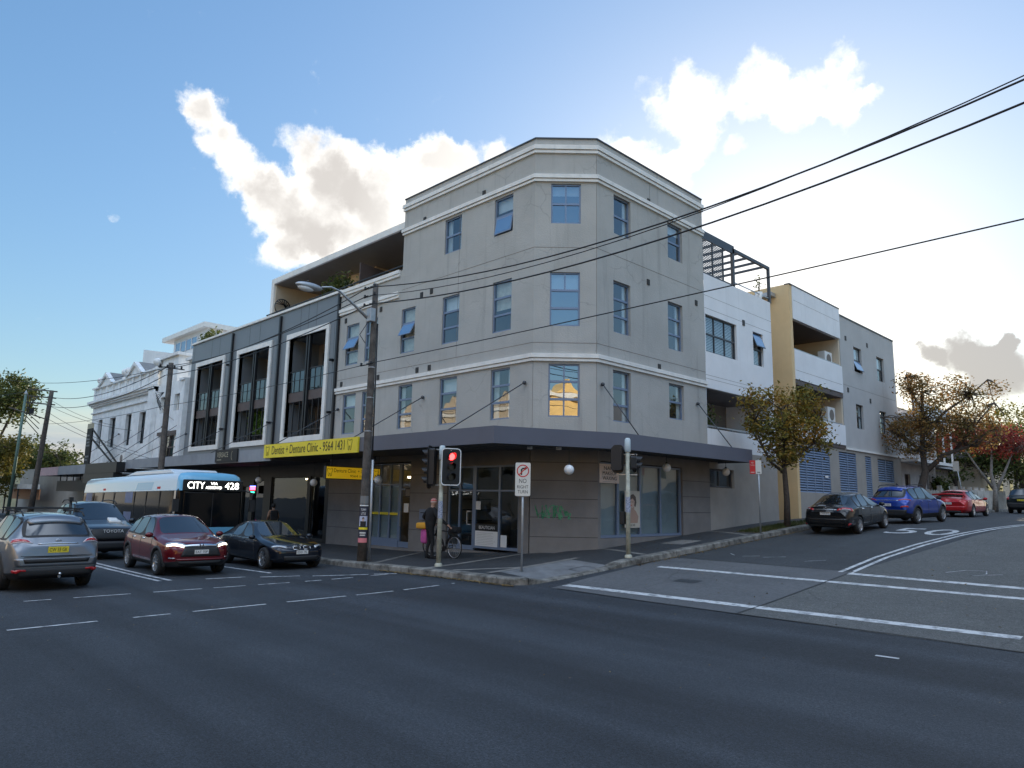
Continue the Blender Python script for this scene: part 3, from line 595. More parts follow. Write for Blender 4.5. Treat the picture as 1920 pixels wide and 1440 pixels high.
for z0, z1 in ((11.5, 11.78), (10.55, 10.82)):
    mb = MB(); h = z1 - z0
    FF.box(mb, XL, XM - .15, 0, .11, z0 + h * .45, z1); FF.box(mb, XL, XM - .15, 0, .07, z0, z0 + h * .42); mb.build('cornice', M['trim_white'], B1)
# control joints cut in the render, with little weep tags
mb = MB()
for z in (10.85, 7.44): course(mb, opath(-.01, XM if z > 8 else XL), opath(.004, XM if z > 8 else XL), z, z + .018)
FF.box(mb, -20.55, -20.535, 0, .004, 7.46, 13.3); FR.box(mb, 22.0, 22.015, 0, .004, 13.55, 14.37); FC.box(mb, .004, .018, 0, .004, 4, 6.8); FC.box(mb, CL - .018, CL - .004, 0, .004, 4, 14.3)
mb.build('control_joint', M['room'], B1)
sash_f = {0: None}
for i, (a, b, c, e) in enumerate(W_F):
    r = 3 if e < 11 else 2
    sh = 1 if i in (5, 7) else (0 if i == 11 else None)
    bl = {0: .3, 1: .34, 2: .0, 3: .3, 4: .0, 5: .92, 6: .9, 7: .95, 8: .3, 9: .55, 10: 0, 11: .35}[i]
    window(FF, B1, a, b, c, e, r, sash=sh, blind=bl, cloth='curtain' if i in (5, 6, 7, 9) else 'blind')
for i, (a, b, c, e) in enumerate(W_C): window(FC, B1, a, b, c, e, 2 if i == 2 else 3, cols=2, colrows=(2,) if i == 1 else ((1, 0) if i == 2 else (0, 1, 2)), blind=(0, .33, .26)[i], curtain=False, glass='glass_mirror')
for i, (a, b, c, e) in enumerate(W_R): window(FR, B1, a, b, c, e, (3, 2, 3, 3, 2, 2)[i], blind=(.0, .0, .0, .0, .0, .25)[i], d=-.10)
# air vents
for F, L in ((FF, [(-22.84, 13.63), (-19.17, 13.67), (-22.85, 10.37), (-22.2, 10.40), (-25.75, 10.28), (-28.61, 10.24), (-28.7, 7.24), (-25.73, 7.24), (-22.96, 7.24), (-22.16, 7.24)]), (FR, [(21.93, 13.6), (21.83, 10.34), (25.24, 10.25), (22.49, 7.17)])):
    for u, z in L:
        mb = MB(); F.box(mb, u - .085, u + .085, 0, .03, z - .11, z + .11)
        for k in range(5): F.box(mb, u - .07, u + .07, .03, .038, z - .09 + k * .04, z - .075 + k * .04)
        mb.build('air_vent', M['vent'], B1)
# ---- ground floor
mb = MB(); dp = .06; gF = [(-25.87, -23.02, .17, 3.55, 2.6), (-20.75, -17.0, .33, 3.3, 3.4)]; gR = [(18.86, 23.86, .91, 3.45, 2.6)]
FF.wall(mb, XL, XR_ - .02, -.4, 3.8, gF, d=dp); FC.wall(mb, -.03, CL + .03, -.4, 3.8, [], d=dp); FR.wall(mb, 18.72, YE, -.4, 3.8, gR, d=dp)
mb.build('shop_wall', M['stone'], B1, recalc=False)
mb = MB()
def hjoints(F, u0, u1, zs, d=dp):
    for z in zs: F.box(mb, u0, u1, d - .01, d + .003, z, z + .022)
hjoints(FF, XL, -25.87, (.78, 1.5, 2.25, 3.0)); hjoints(FF, -23.02, -20.75, (.9, 1.6, 2.3, 3.0)); hjoints(FC, -.02, CL + .02, (.93, 1.56, 2.16, 2.76, 3.36)); hjoints(FR, 23.86, YE, (1.75, 2.35, 2.95))
mb.build('stone_joint', M['room_dark'], B1)
# interiors behind the shop glass
mb = MB()
def room(F, u0, u1, z0, z1, deep=2.6, fl=0, wl=1):
    F.rect(mb, u0, u1, z0, z1, -deep, wl); mb.quad(F.pt(u0, 0, z0), F.pt(u1, 0, z0), F.pt(u1, -deep, z0), F.pt(u0, -deep, z0), fl)
    mb.quad(F.pt(u0, 0, z1), F.pt(u1, 0, z1), F.pt(u1, -deep, z1), F.pt(u0, -deep, z1), wl)
    for u in (u0, u1): mb.quad(F.pt(u, 0, z0), F.pt(u, -deep, z0), F.pt(u, -deep, z1), F.pt(u, 0, z1), wl)
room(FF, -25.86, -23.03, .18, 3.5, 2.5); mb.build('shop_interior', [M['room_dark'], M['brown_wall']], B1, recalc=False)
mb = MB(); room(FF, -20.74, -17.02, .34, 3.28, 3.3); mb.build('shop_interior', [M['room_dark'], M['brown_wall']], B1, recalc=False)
def shopfront(F, par, u0, u1, z0, z1, muls, glass='glass_shop', name='shop_window', sill=.1, transom=None, d=-.02, frame='frame'):
    mb = MB(); t = .045; D0, D1 = d - .08, d
    F.box(mb, u0, u1, D0, D1, z0, z0 + sill); F.box(mb, u0, u1, D0, D1, z1 - .06, z1)
    for u in [u0 + t / 2] + list(muls) + [u1 - t / 2]: F.box(mb, u - t, u + t, D0, D1 + .004, z0, z1)
    if transom: F.box(mb, u0, u1, D0, D1 - .004, transom - .03, transom + .03)
    o = mb.build(name, M[frame], par)
    g_ = MB(); F.rect(g_, u0, u1, z0 + sill * .5, z1 - .03, d - .045); g_.build('pane', M[glass], o, recalc=False)
    return o
sw = shopfront(FF, B1, -25.85, -23.82, .40, 3.5, (-25.2, -24.5), glass='glass_shop', transom=2.65)
mb = MB(); FF.rect(mb, -25.8, -23.85, .45, 2.6, -.12); mb.build('frosted_film', M['glass_frost'], sw, recalc=False)
mb = MB(); FF.rect(mb, -25.8, -23.85, 1.42, 1.52, -.025); mb.build('yellow_stripe', M['yellow_sign'], sw, recalc=False)
mb = MB(); FF.box(mb, -25.85, -23.82, -.08, .0, .1, .42); mb.build('sill', M['frame'], sw)
dr = shopfront(FF, B1, -23.78, -23.05, .18, 3.5, (), name='shop_door', sill=.22, transom=2.45)
mb = MB(); FF.box(mb, -23.68, -23.64, .0, .05, 1.0, 1.6); mb.build('handle', M['metal_grey'], dr)
mb = MB(); FF.box(mb, -23.5, -23.2, -.05, -.02, 1.55, 1.9); mb.build('notice', M['white_paint'], dr)
mb = MB(); FF.box(mb, -23.45, -23.1, -.05, -.02, 2.15, 2.5, 0); FF.box(mb, -23.41, -23.14, -.05, -.015, 2.19, 2.46, 1); mb.build('picture', [M['ink'], M['room']], dr)
dr2 = shopfront(FF, B1, -20.73, -19.32, .34, 3.3, (-20.1,), name='shop_door', sill=.15, transom=2.42)
mb = MB(); FF.box(mb, -19.62, -19.58, .0, .06, 1.2, 1.7); FF.box(mb, -19.62, -19.4, .0, .06, 1.2, 1.24); FF.box(mb, -19.62, -19.4, .0, .06, 1.66, 1.7); mb.build('handle', M['metal_grey'], dr2)
sw2 = shopfront(FF, B1, -19.28, -17.02, .42, 3.3, (-18.0,), transom=2.42)
def label_panel(F, par, u0, u1, z0, z1, m, name, d=-.012):
    mb = MB(); F.box(mb, u0, u1, d - .01, d, z0, z1); return mb.build(name, M[m], par)
label_panel(FF, sw2, -19.2, -18.05, 1.02, 1.26, 'ink', 'sign_strip'); text('BEAUTICIAN', (1, 0, 0), (0, 0, 1), .8, .11, FF.pt(-19.0, -.012, 1.09), M['white_paint'], sw2)
pl = label_panel(FF, sw2, -19.2, -18.05, .50, 1.02, 'white_paint', 'price_list', d=-.012)
mb = MB()
for k in range(8): FF.box(mb, -19.12, -19.12 + random.uniform(.7, 1.0), -.012, -.008, .56 + k * .055, .565 + k * .055)
mb.build('text_line', M['room'], sw2)
label_panel(FF, sw2, -19.2, -18.95, 1.75, 2.05, 'white_paint', 'notice')
label_panel(FF, sw2, -17.9, -17.6, .52, .92, 'white_paint', 'leaflet')
mb = MB()      # furniture seen through the glass
FF.box(mb, -18.9, -17.3, -2.6, -2.2, .34, 2.3); FF.box(mb, -17.9, -17.1, -1.2, -.5, .34, 1.1); FF.box(mb, -20.6, -20.2, -1.6, -.6, .34, .8)
for z in (.9, 1.3, 1.7, 2.1): FF.box(mb, -20.7, -20.45, -2.0, -.7, z, z + .03)
mb.build('shop_fitting', M['room_dark'], B1)
# mailbox by the door
mb = MB(); FF.box(mb, -22.3, -21.8, dp, dp + .06, 1.3, 1.7); FF.box(mb, -22.22, -21.88, dp + .06, dp + .065, 1.55, 1.58, 1); mb.build('mailbox', [M['frame'], M['ink']], B1)
# big windows on the side street
sw3 = shopfront(FR, B1, 18.88, 23.84, .92, 3.42, (19.92, 21.22, 22.5), sill=.09, d=-.03)
mb = MB(); FR.rect(mb, 18.9, 23.8, .95, 3.4, -.17); mb.build('frosted_film', M['glass_frost'], sw3, recalc=False)
# sloping render plinth under them is the wall itself; graffiti tag on the chamfer
mb = MB(); rnd = random.Random(3)
def squig(F, u0, u1, z0, z1, n, wd):
    p = []
    for i in range(n): p.append((u0 + (u1 - u0) * i / n + rnd.uniform(-.12, .12), z0 + (z1 - z0) * rnd.random() * (1 - .3 * i / n)))
    for a, b in zip(p, p[1:]):
        dx, dz = b[0] - a[0], b[1] - a[1]; l = math.hypot(dx, dz) or 1; px, pz = -dz / l * wd / 2, dx / l * wd / 2
        mb.add([F.pt(a[0] + px, dp + .004, a[1] + pz), F.pt(a[0] - px, dp + .004, a[1] - pz), F.pt(b[0] - px, dp + .004, b[1] - pz), F.pt(b[0] + px, dp + .004, b[1] + pz)], ((0, 1, 2, 3),))
squig(FC, .2, 1.3, 1.5, 2.05, 60, .028)
M['graffiti'] = pm('graffiti_green', (.09, .32, .17), .8, var=.3, vs=9)
mb.build('graffiti', M['graffiti'], B1, recalc=False)
# ---- awning
mb = MB(); AZ0, AZ1 = 3.74, 4.25
AW = [(-29.15, 14.2), (-15.15, 14.2), (-13.4, 18.3), (-13.4, 26.6)]; AIN = [(-29.15, 17.15), C1, C2, (-14.93, 26.6)]
aw2 = [(-29.15, 14.26), (-15.19, 14.26), (-13.46, 18.32), (-13.46, 26.54)]
for i in range(3):
    a, b = AW[i], AW[i + 1]; mb.quad((*a, AZ0), (*b, AZ0), (*b, AZ1), (*a, AZ1)); a2, b2 = aw2[i], aw2[i + 1]; mb.quad((*a2, AZ0), (*b2, AZ0), (*b2, AZ1), (*a2, AZ1)); mb.quad((*a, AZ1), (*b, AZ1), (*b2, AZ1), (*a2, AZ1)); mb.quad((*a, AZ0), (*b, AZ0), (*b2, AZ0), (*a2, AZ0))
mb.quad((-13.4, 26.6, AZ0), (-14.93, 26.6, AZ0), (-14.93, 26.6, AZ1), (-13.4, 26.6, AZ1)); mb.quad((-29.15, 14.2, AZ0), (-29.15, 17.1, AZ0), (-29.15, 17.1, AZ1), (-29.15, 14.2, AZ1))
aw = mb.build('awning', M['fascia'], B1)
mb = MB()
for i in range(3):
    a, b, c, e = aw2[i], aw2[i + 1], AIN[i + 1], AIN[i]
    mb.quad((*a, AZ0 + .05), (*b, AZ0 + .05), (*c, AZ0 + .05), (*e, AZ0 + .05)); mb.quad((*a, AZ1 - .12), (*b, AZ1 - .12), (*c, AZ1 - .05), (*e, AZ1 - .05))
for i in range(26): x_ = -29 + i * .55; mb.box(x_, x_ + .02, 14.3, 17.1, AZ0 + .035, AZ0 + .049)
for i in range(22): y_ = 17.6 + i * .4; mb.box(-14.9, -13.5, y_, y_ + .02, AZ0 + .035, AZ0 + .049) if y_ > 18.6 else None
mb.build('soffit', M['soffit'], aw, recalc=False)
def rod(a, b, par=B1, r=.019):
    mb = MB(); mb.cyl(a, b, r, n=8); v = (Vector(b) - Vector(a)).normalized(); mb.sph(a, .07, 10, 8); mb.build('awning_rod', M['frame_dark'], par)
for u in (-28.77, -22.44, -16.79): rod((u, 17.12, 6.07), (u - .9, 14.5, 4.25))
for y_ in (18.97, 25.1): rod((-14.86, y_, 6.05), (-13.6, y_ + .3, 4.25))
# downlights in the soffit
mb = MB()
for p in ((-15.6, 16.2), (-15.0, 16.9)): mb.cyl((*p, 3.79), (*p, 3.70), .09, n=12)
mb.build('downlight', M['white_paint'], aw)

# ---- roof terrace set back above the lower part
PT = 17.85
FP = Face((0, PT), (1, 0), (0, -1))
mb = MB()
mb.box(-38.0, XM, PT, 24.5, 14.08, 14.38)
mb.build('terrace_roof', M['trim_white'], B1); 
mb = MB(); mb.box(-37.7, XM, PT + .02, 24.4, 14.02, 14.077); mb.build('terrace_soffit', M['terrace_soffit'], B1)
mb = MB(); mb.box(-38.0, -37.68, PT, 24.5, 11.3, 14.079); mb.build('terrace_fin', M['trim_white'], B1)
mb = MB(); mb.box(-37.675, XM, 22.4, 22.6, 11.3, 14.015); mb.box(-37.67, -37.6, PT + .1, 22.39, 11.3, 14.01); mb.box(-33.2, -30.5, 19.9, 22.38, 11.3, 14.01); mb.box(-26.0, -25.55, 19.2, 19.6, 11.3, 14.01); mb.box(-24.95, -24.3, 18.6, 22.3, 11.3, 14.01)
mb.build('terrace_wall', M['cream'], B1)
mb = MB(); mb.box(-36.8, -33.8, 22.36, 22.39, 11.5, 13.5); mb.box(-30.2, -26.4, 22.36, 22.39, 11.5, 13.5); mb.box(-25.5, -25.0, 22.36, 22.39, 11.5, 13.6); mb.build('terrace_door', M['glass_dark'], B1)
mb = MB(); mb.ext([(-28.9, 17.95, 11.7), (-28.9, 19.9, 11.7), (-28.9, 19.9, 13.2), (-28.9, 17.95, 13.35)], (.06, 0, 0)); mb.build('privacy_screen', M['soffit_brown'], B1)
mb = MB(); mb.bar((-37.6, 17.5, 12.12), (-24.4, 17.5, 12.12), .06, .05); mb.bar((-37.6, 17.5, 11.95), (-24.4, 17.5, 11.95), .03)
for i in range(9): mb.bar((-37.5 + i * 1.63, 17.5, 11.7), (-37.5 + i * 1.63, 17.5, 12.1), .05)
mb.build('terrace_railing', M['dark'], B1)

# ================================================================== dark panelled building
B2 = empty('panelled_building', (-38, 20, 0), 'dark grey panelled building with three tall white framed balcony bays', 'building')
BX0, BX1 = -47.35, -29.18; BT = 11.72
M['bay_wall'] = pm('bay_wall', (.17, .14, .12), .85, var=.1)
bays = [(-46.42, -41.98), (-40.3, -35.93), (-34.25, -30.0)]; hz = (4.75, 10.4); fw = .27
holes = [(a + fw, b - fw, hz[0] + fw, hz[1] - fw, 1.7) for a, b in bays]
mb = MB(); FF.wall(mb, BX0, BX1, 3.6, BT, [h for h in holes], depth=1.7); mb.build('wall', M['panel'], B2, recalc=False)
mb = MB(); mb.quad((BX0, 17.2, -.4), (BX0, 30, -.4), (BX0, 30, BT), (BX0, 17.2, BT)); mb.box(BX0, BX1, 18.95, 30, 10.9, 11.0); mb.quad((BX0, 30, 0), (BX1, 30, 0), (BX1, 30, BT), (BX0, 30, BT)); mb.build('roof', M['roofing'], B2)
mb = MB(); FF.box(mb, BX0 - .05, BX1 + .1, -.35, .09, BT, BT + .12); mb.build('coping', M['trim_white'], B2)
mb = MB()
for u in (-47.0, -44.2, -43.0, -38.9, -37.6, -33.0, -31.4, -32.2): FF.box(mb, u, u + .018, 0, .004, 10.45, BT)
for u in (-41.5, -35.5, -29.6): FF.box(mb, u, u + .015, 0, .004, 4.2, 10.4)
FF.box(mb, -47.3, -46.5, 0, .004, 7.3, 7.315)
mb.build('panel_joint', M['dark'], B2)
for u in (-41.05, -35.08, -29.2):
    mb = MB(); FF.box(mb, u - .07, u + .07, .006, .12, 4.25, BT - (.15 if u < -30 else 0)); mb.build('downpipe', M['black'], B2)
for i, (a, b) in enumerate(bays):
    z0, z1 = hz; mb = MB()
    FF.box(mb, a, b, -.2, .08, z1 - fw, z1); FF.box(mb, a, b, -.2, .08, z0, z0 + fw); FF.box(mb, a, a + fw, -.2, .075, z0 + fw, z1 - fw); FF.box(mb, b - fw, b, -.2, .075, z0 + fw, z1 - fw)
    fr = mb.build('bay_frame', M['trim_white'], B2)
    a += fw; b -= fw; z0 += fw; z1 -= fw; mid = (a + b) / 2
    mb = MB(); FF.box(mb, a, b, -1.7, -.12, 6.82, 7.3); mb.build('balcony_slab', M['soffit_brown'], fr)
    mb = MB(); FF.rect(mb, a, b, z0, z1, -1.69); mb.build('back_wall', M['bay_wall'], fr, recalc=False)
    mb = MB()
    for (c, e) in ((7.32, 9.6), (z0, 6.6)):
        FF.box(mb, a + .7, b - .5, -1.66, -1.6, c, e, 0)
        for k in (0, .33, .66, 1): u = a + .7 + (b - a - 1.2) * k; FF.box(mb, u - .03, u + .03, -1.6, -1.56, c, e, 1)
    mb.build('balcony_door', [M['glass_dark'], M['black']], fr)
    mb = MB()
    for k in (-.12, .12): FF.box(mb, mid + k - .06, mid + k + .06, -.16, -.02, z0, z1)
    for k in (.18, .36, .70, .86): u = a + (b - a) * k; FF.box(mb, u - .02, u + .02, -.10, -.05, z0, 6.82)
    FF.box(mb, a, b, -.10, -.05, 5.3, 5.34)
    mb.build('mullion', M['black'], fr)
    mb = MB()
    for c, e in ((a, mid - .2), (mid + .2, b)):
        FF.rect(mb, c, e, 7.32, 8.36, -.11, 0)
        FF.box(mb, c, e, -.14, -.08, 8.36, 8.42, 1)
        for k in (.0, .33, .66, 1): u = c + (e - c) * k; FF.box(mb, u - .018, u + .018, -.13, -.09, 7.3, 8.36, 1)
    mb.build('balustrade', [M['balu'], M['black']], fr, recalc=False)
for u, z in ((-41.4, 9.7), (-29.6, 8.5), (-41.6, 5.9), (-35.6, 5.9), (-29.55, 6.0)):
    mb = MB(); FF.box(mb, u - .1, u + .1, 0, .12, z - .05, z + .05); mb.cyl(FF.pt(u, .12, z), FF.pt(u, .2, z), .06, n=8); mb.build('wall_lamp', M['black'], B2)
def awn(par, x0, x1, y0, z0, z1, m, n='awning', drop=0):
    mb = MB(); mb.box(x0, x1, y0, y0 + .08, z0 + drop, z1); a = mb.build(n, M[m], par)
    mb = MB(); mb.box(x0, x1, y0 + .081, 17.19, z0 + .06 + drop, z0 + .16 + drop); mb.build('soffit', M['soffit'], a); return a
awn(B2, -48.4, -29.16, 14.2, 3.58, 4.12, 'fascia2')
for u in (-47.0, -41.05, -35.1): rod((u, 17.1, 5.9), (u - 1.2, 14.4, 4.1), B2)
# shopfronts beneath
mb = MB(); H = [(-47.0, -43, .2, 3.1, 3), (-42.6, -38.6, .2, 3.1, 3), (-38.2, -37.3, .1, 2.6, 1.5), (-36.9, -35.7, .1, 2.9, 2), (-34.9, -31.2, .35, 3.05, 3), (-30.9, -29.55, .1, 3.05, 2.5)]
FF.wall(mb, BX0, XL, -.4, 3.8, H, d=.03); mb.build('shop_wall', M['black'], B2, recalc=False)
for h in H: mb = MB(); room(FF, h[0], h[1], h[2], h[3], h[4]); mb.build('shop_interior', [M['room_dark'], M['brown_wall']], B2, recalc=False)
for h in H:
    sf = shopfront(FF, B2, h[0], h[1], h[2], h[3], () if h[1] - h[0] < 2 else ((h[0] + h[1]) / 2,) if h[1] - h[0] > 3.9 else (), frame='dark')
M['warm_lamp'] = pm('warm_lamp', (1, .8, .5), .5, emit=(1, .72, .40), es=9)
mb = MB(); 
for u, dd in ((-33.8, -1.4), (-32.2, -1.6), (-30.2, -1.2)): mb = MB(); mb.cyl(FF.pt(u, dd, 2.95), FF.pt(u, dd, 3.02), .09, n=10); mb.build('ceiling_spot', M['warm_lamp'], B2)
for u, dd in ((-24.8, -1.2), (-23.5, -1.4)): mb = MB(); mb.cyl(FF.pt(u, dd, 2.95), FF.pt(u, dd, 3.02), .07, n=10); mb.build('ceiling_spot', M['warm_lamp'], B1)
mb = MB(); FF.box(mb, -30.8, -29.7, -1.9, -1.2, .1, 1.1); FF.box(mb, -34.6, -32.8, -2.4, -1.8, .35, 1.25); FF.box(mb, -32.2, -31.4, -2.0, -1.3, .35, 1.0); mb.build('shop_fitting', M['soffit_brown'], B2)

# ================================================================== victorian building
B3 = empty('victorian_building', (-58, 20, 0), 'old white painted two storey building with parapet gables and ball finials', 'building')
mb = MB(); VX0, VX1 = -69.0, -47.37
vw = [(-67.0, -65.9, 5.66, 8.1), (-63.85, -62.35, 5.66, 8.05), (-59.8, -58.5, 5.66, 8.05), (-56.68, -55.32, 5.66, 8.0)]
vw2 = [(-52.6, -51.7, 7.6, 8.74), (-49.9, -48.85, 7.6, 8.74), (-52.05, -48.95, 4.4, 6.0)]
FF.wall(mb, VX0, -54.3, 3.4, 10.85, vw, depth=.3); FF.wall(mb, -54.3, VX1, 3.4, 9.62, vw2, depth=.3, d=-.02)
mb.quad((VX0, 17.2, 0), (VX0, 28, 0), (VX0, 28, 10.8), (VX0, 17.2, 10.8)); mb.quad((VX0, 28, 0), (VX1, 28, 0), (VX1, 28, 9.6), (VX0, 28, 9.6)); mb.box(VX0, VX1, 17.5, 28, 9.3, 9.4)
mb.build('wall', M['old_white'], B3, recalc=False)
for i, h in enumerate(vw): window(FF, B3, *h, 2, frame='dark', d=-.22, blind=.0, glass='glass_dull', curtain=False)
for i, h in enumerate(vw2): window(FF, B3, *h, 1 if i < 2 else 2, cols=1 if i < 2 else 2, frame='dark' if i < 2 else 'soffit_brown', d=-.2, blind=0, glass='glass_dull' if i < 2 else 'glass')
mb = MB()
FF.box(mb, VX0 - .3, -53.2, 0, .45, 9.55, 9.75); FF.box(mb, VX0 - .2, -53.2, 0, .3, 9.38, 9.55); FF.box(mb, VX0 - .1, -53.2, 0, .18, 9.25, 9.38); FF.box(mb, VX0 - .1, -54.3, 0, .12, 8.7, 8.82); FF.box(mb, VX0 - .2, -53.6, -.3, .2, 10.85, 10.98)
mb.build('cornice', M['old_white'], B3)
for u in [VX0 + .3 + i * 1.65 for i in range(10)]: mb = MB(); FF.box(mb, u - .22, u + .22, 0, .1, 9.75, 10.85); mb.build('parapet_pier', M['old_white'], B3)
for c in (-65.45, -58.2):
    mb = MB(); mb.ext([FF.pt(c - 1.7, .15, 10.98), FF.pt(c + 1.7, .15, 10.98), FF.pt(c, .15, 11.85)], (0, 1.4, 0), 0)
    for sx in (-1, 1):
        mb.ext([FF.pt(c + sx * 1.95, .3, 10.98), FF.pt(c + sx * 1.55, .3, 10.98), FF.pt(c, .3, 11.72), FF.pt(c, .3, 12.0)], (0, .35, 0), 0)
        mb.ext([FF.pt(c + sx * 2.0, -.06, 11.0), FF.pt(c + sx * 1.8, -.06, 10.98), FF.pt(c, -.06, 11.9), FF.pt(c, -.06, 12.03)], (0, 1.8, 0), 1)
    mb.build('pediment', [M['old_white'], M['roofing']], B3)
def finial(u, z, d=.0):
    mb = MB(); mb.lathe(FF.pt(u, d, z), (0, 0, 1), [(0, .22), (.1, .22), (.12, .12), (.28, .1), (.3, .16)], 12); mb.sph(FF.pt(u, d, z + .56), .29, 14, 10); mb.build('ball_finial', M['old_white'], B3)
for u, z in ((-67.6, 10.98), (-61.1, 10.98), (-60.2, 10.98), (-53.9, 10.9)): finial(u, z)
for a, b in ((-54.3, -53.2), (-48.1, -47.4)):
    mb = MB(); FF.box(mb, a, b, -.01, .3, 3.4, 9.45); FF.box(mb, a + .15, b - .15, .3, .34, 4.3, 6.0); FF.box(mb, a - .1, b + .0, .0, .4, 9.45, 9.6); mb.build('pilaster', M['old_white'], B3)
mb = MB(); FF.box(mb, -54.3, -50.6, -1.2, -.3, 9.62, 11.6); FF.box(mb, -54.6, -50.4, -1.4, -.1, 11.6, 11.8); FF.box(mb, -48.6, -47.5, -1.2, -.3, 9.6, 10.9); FF.box(mb, -48.8, -47.4, -1.4, -.1, 10.9, 11.1); mb.build('chimney', M['old_white'], B3)
mb = MB(); FF.box(mb, -52.3, -48.7, -.02, .1, 6.02, 6.25); mb.build('window_hood', M['soffit_brown'], B3)
a3 = awn(B3, -48.35 - 6.8, -48.41, 14.2, 3.45, 4.0, 'fascia2')
mb = MB(); mb.box(-55.3, -48.5, 13.7, 14.19, 3.35, 4.0); mb.box(-55.2, -48.6, 13.6, 14.1, 2.7, 3.33); mb.build('awning_box', M['black'], B3)
for u in (-62.4, -57.0, -53.0, -50.0): rod((u + 1.6, 17.1, 6.6), (u - 1.0, 14.6, 4.1), B3)
mb = MB(); mb.box(-53.6, -52.3, 15.2, 15.8, 4.05, 4.75); mb.cyl((-52.9, 15.19, 4.4), (-52.9, 15.17, 4.4), .25, n=16, mi=1); mb.build('air_conditioner', [M['white_paint'], M['room']], B3)
mb = MB(); FF.wall(mb, VX0, VX1, -.4, 3.4, [(-68, -62, .3, 2.9, 2), (-61, -55, .3, 2.9, 2), (-54, -48, .3, 2.9, 2)]); mb.build('shop_wall', M['black'], B3, recalc=False)
for a in (-68, -61, -54): shopfront(FF, B3, a, a + 6, .3, 2.9, (a + 2, a + 4), frame='dark', glass='glass_dark')
# modern white block standing behind
B4 = empty('rooftop_block', (-74, 27, 0), 'plain white modern block with clerestory windows and flat roof behind old shops', 'building')
mb = MB(); mb.add([(-83.2, 25, 9), (-66, 25, 9), (-66, 25, 14.6), (-83.2, 25, 17.7)], ((0, 1, 2, 3),)); mb.add([(-83.2, 25, 9), (-83.2, 32, 9), (-83.2, 32, 17.7), (-83.2, 25, 17.7)], ((0, 1, 2, 3),)); mb.add([(-83.2, 25, 17.7), (-66, 25, 14.6), (-66, 32, 14.6), (-83.2, 32, 17.7)], ((0, 1, 2, 3),)); mb.box(-74.3, -66, 25.1, 31, 9, 17.4)
mb.build('wall', M['white_wall'], B4, recalc=False)
FK = Face((0, 25.1), (1, 0), (0, -1))
mb = MB(); mb.box(-76.4, -65.5, 24.6, 31.4, 17.4, 17.85); mb.build('roof', M['trim_white'], B4)
mb = MB(); FK.rect(mb, -73.7, -68, 15.9, 16.95, .03, 0)
for k in range(5): u = -73.7 + k * 1.4; FK.box(mb, u - .05, u + .05, .03, .08, 15.85, 17.0, 1)
mb.build('window', [M['sash_glass'], M['white_paint']], B4)
# ---- shop awnings further down the street
B5 = empty('low_shop', (-78, 20, 0), 'low shop with pink and grey awning fascia beside the old white building', 'building')
mb = MB(); mb.box(-95, -69.05, 17.3, 28, -.4, 4.4); mb.build('wall', M['brown_wall'], B5)
mb = MB(); mb.box(-64.8, -55.9, 14.2, 14.28, 3.4, 4.05); mb.build('awning', M['fascia2'], B5); mb = MB(); mb.box(-72.5, -64.81, 14.2, 14.28, 3.38, 4.03); mb.build('awning', pm('pink_fascia', (.42, .30, .32), .6, var=.1), B5)
mb = MB(); mb.box(-72.4, -55.95, 14.29, 17.2, 3.4, 3.5); mb.build('soffit', M['soffit'], B5)
mb = MB(); mb.box(-66.5, -56.2, 14.6, 14.8, 2.15, 2.95)
for i in range(6): mb.bar((-66 + i * 1.9, 14.7, 2.9), (-66 + i * 1.9, 14.7, 3.42), .06)
mb.build('hanging_sign', M['black'], B5)
# ================================================================== white apartments on the side street
B6 = empty('white_apartment', (-18, 29, 1), 'white rendered apartment building with slatted roof pergola and recessed balcony', 'building')
WY0, WY1 = 25.88, 32.0; FE = Face((0, 32.0), (-1, 0), (0, 1))
ww = [(25.95, 28.6, 8.35, 9.95), (30.12, 31.1, 8.4, 9.95)]; bal = (25.9, 31.85, 5.15, 6.82, 2.4)
mb = MB(); FR.wall(mb, WY0, WY1, 4.28, 11.7, ww + [bal]); 
mb.quad((-14.935, WY1, 0), (-24, WY1, 0), (-24, WY1, 11.7), (-14.935, WY1, 11.7)); mb.box(-24, -15.1, WY0 + .02, WY1 - .05, 11.2, 11.3)
mb.build('wall', M['white_wall'], B6, recalc=False)
mb = MB(); FR.wall(mb, WY0, WY1, -.2, 4.28, [(25.9, 27.95, 2.76, 3.52)], d=.02); mb.quad((-14.915, WY1 + .003, 0), (-20, WY1 + .003, 0), (-20, WY1 + .003, 4.28), (-14.915, WY1 + .003, 4.28)); mb.build('wall', M['brown_wall'], B6, recalc=False)
mb = MB()
for z in (10.75, 10.2, 7.35, 7.2): FR.box(mb, WY0, WY1, 0, .003, z, z + .012)
mb.build('control_joint', M['room'], B6)
w1 = window(FR, B6, *ww[0], 2, 3, sash=None, blind=0, frame='frame_dark', d=-.1, curtain=False); w2 = window(FR, B6, *ww[1], 2, 1, sash=1, blind=0, frame='frame_dark', d=-.1, curtain=False)
for wv, (a, b, c, e) in ((w1, ww[0]), (w2, ww[1])):
    mb = MB()
    for i in range(22): z = c + .08 + i * (e - c - .12) / 22; mb.add([FR.pt(a + .06, -.22, z), FR.pt(b - .06, -.22, z), FR.pt(b - .06, -.26, z + .055), FR.pt(a + .06, -.26, z + .055)], ((0, 1, 2, 3),))
    mb.build('shutter', M['white_paint'], wv, recalc=False)
sw6 = window(FR, B6, 25.92, 27.93, 2.78, 3.5, 1, 2, blind=0, frame='frame_dark', d=-.12, curtain=False)
mb = MB(); FR.rect(mb, *(25.9, 31.85, 5.15, 6.82), -2.39); mb.build('back_wall', M['room'], B6, recalc=False)
mb = MB(); FR.box(mb, 25.95, 31.8, -2.3, -.02, 6.78, 6.815); mb.build('balcony_soffit', M['soffit_brown'], B6)
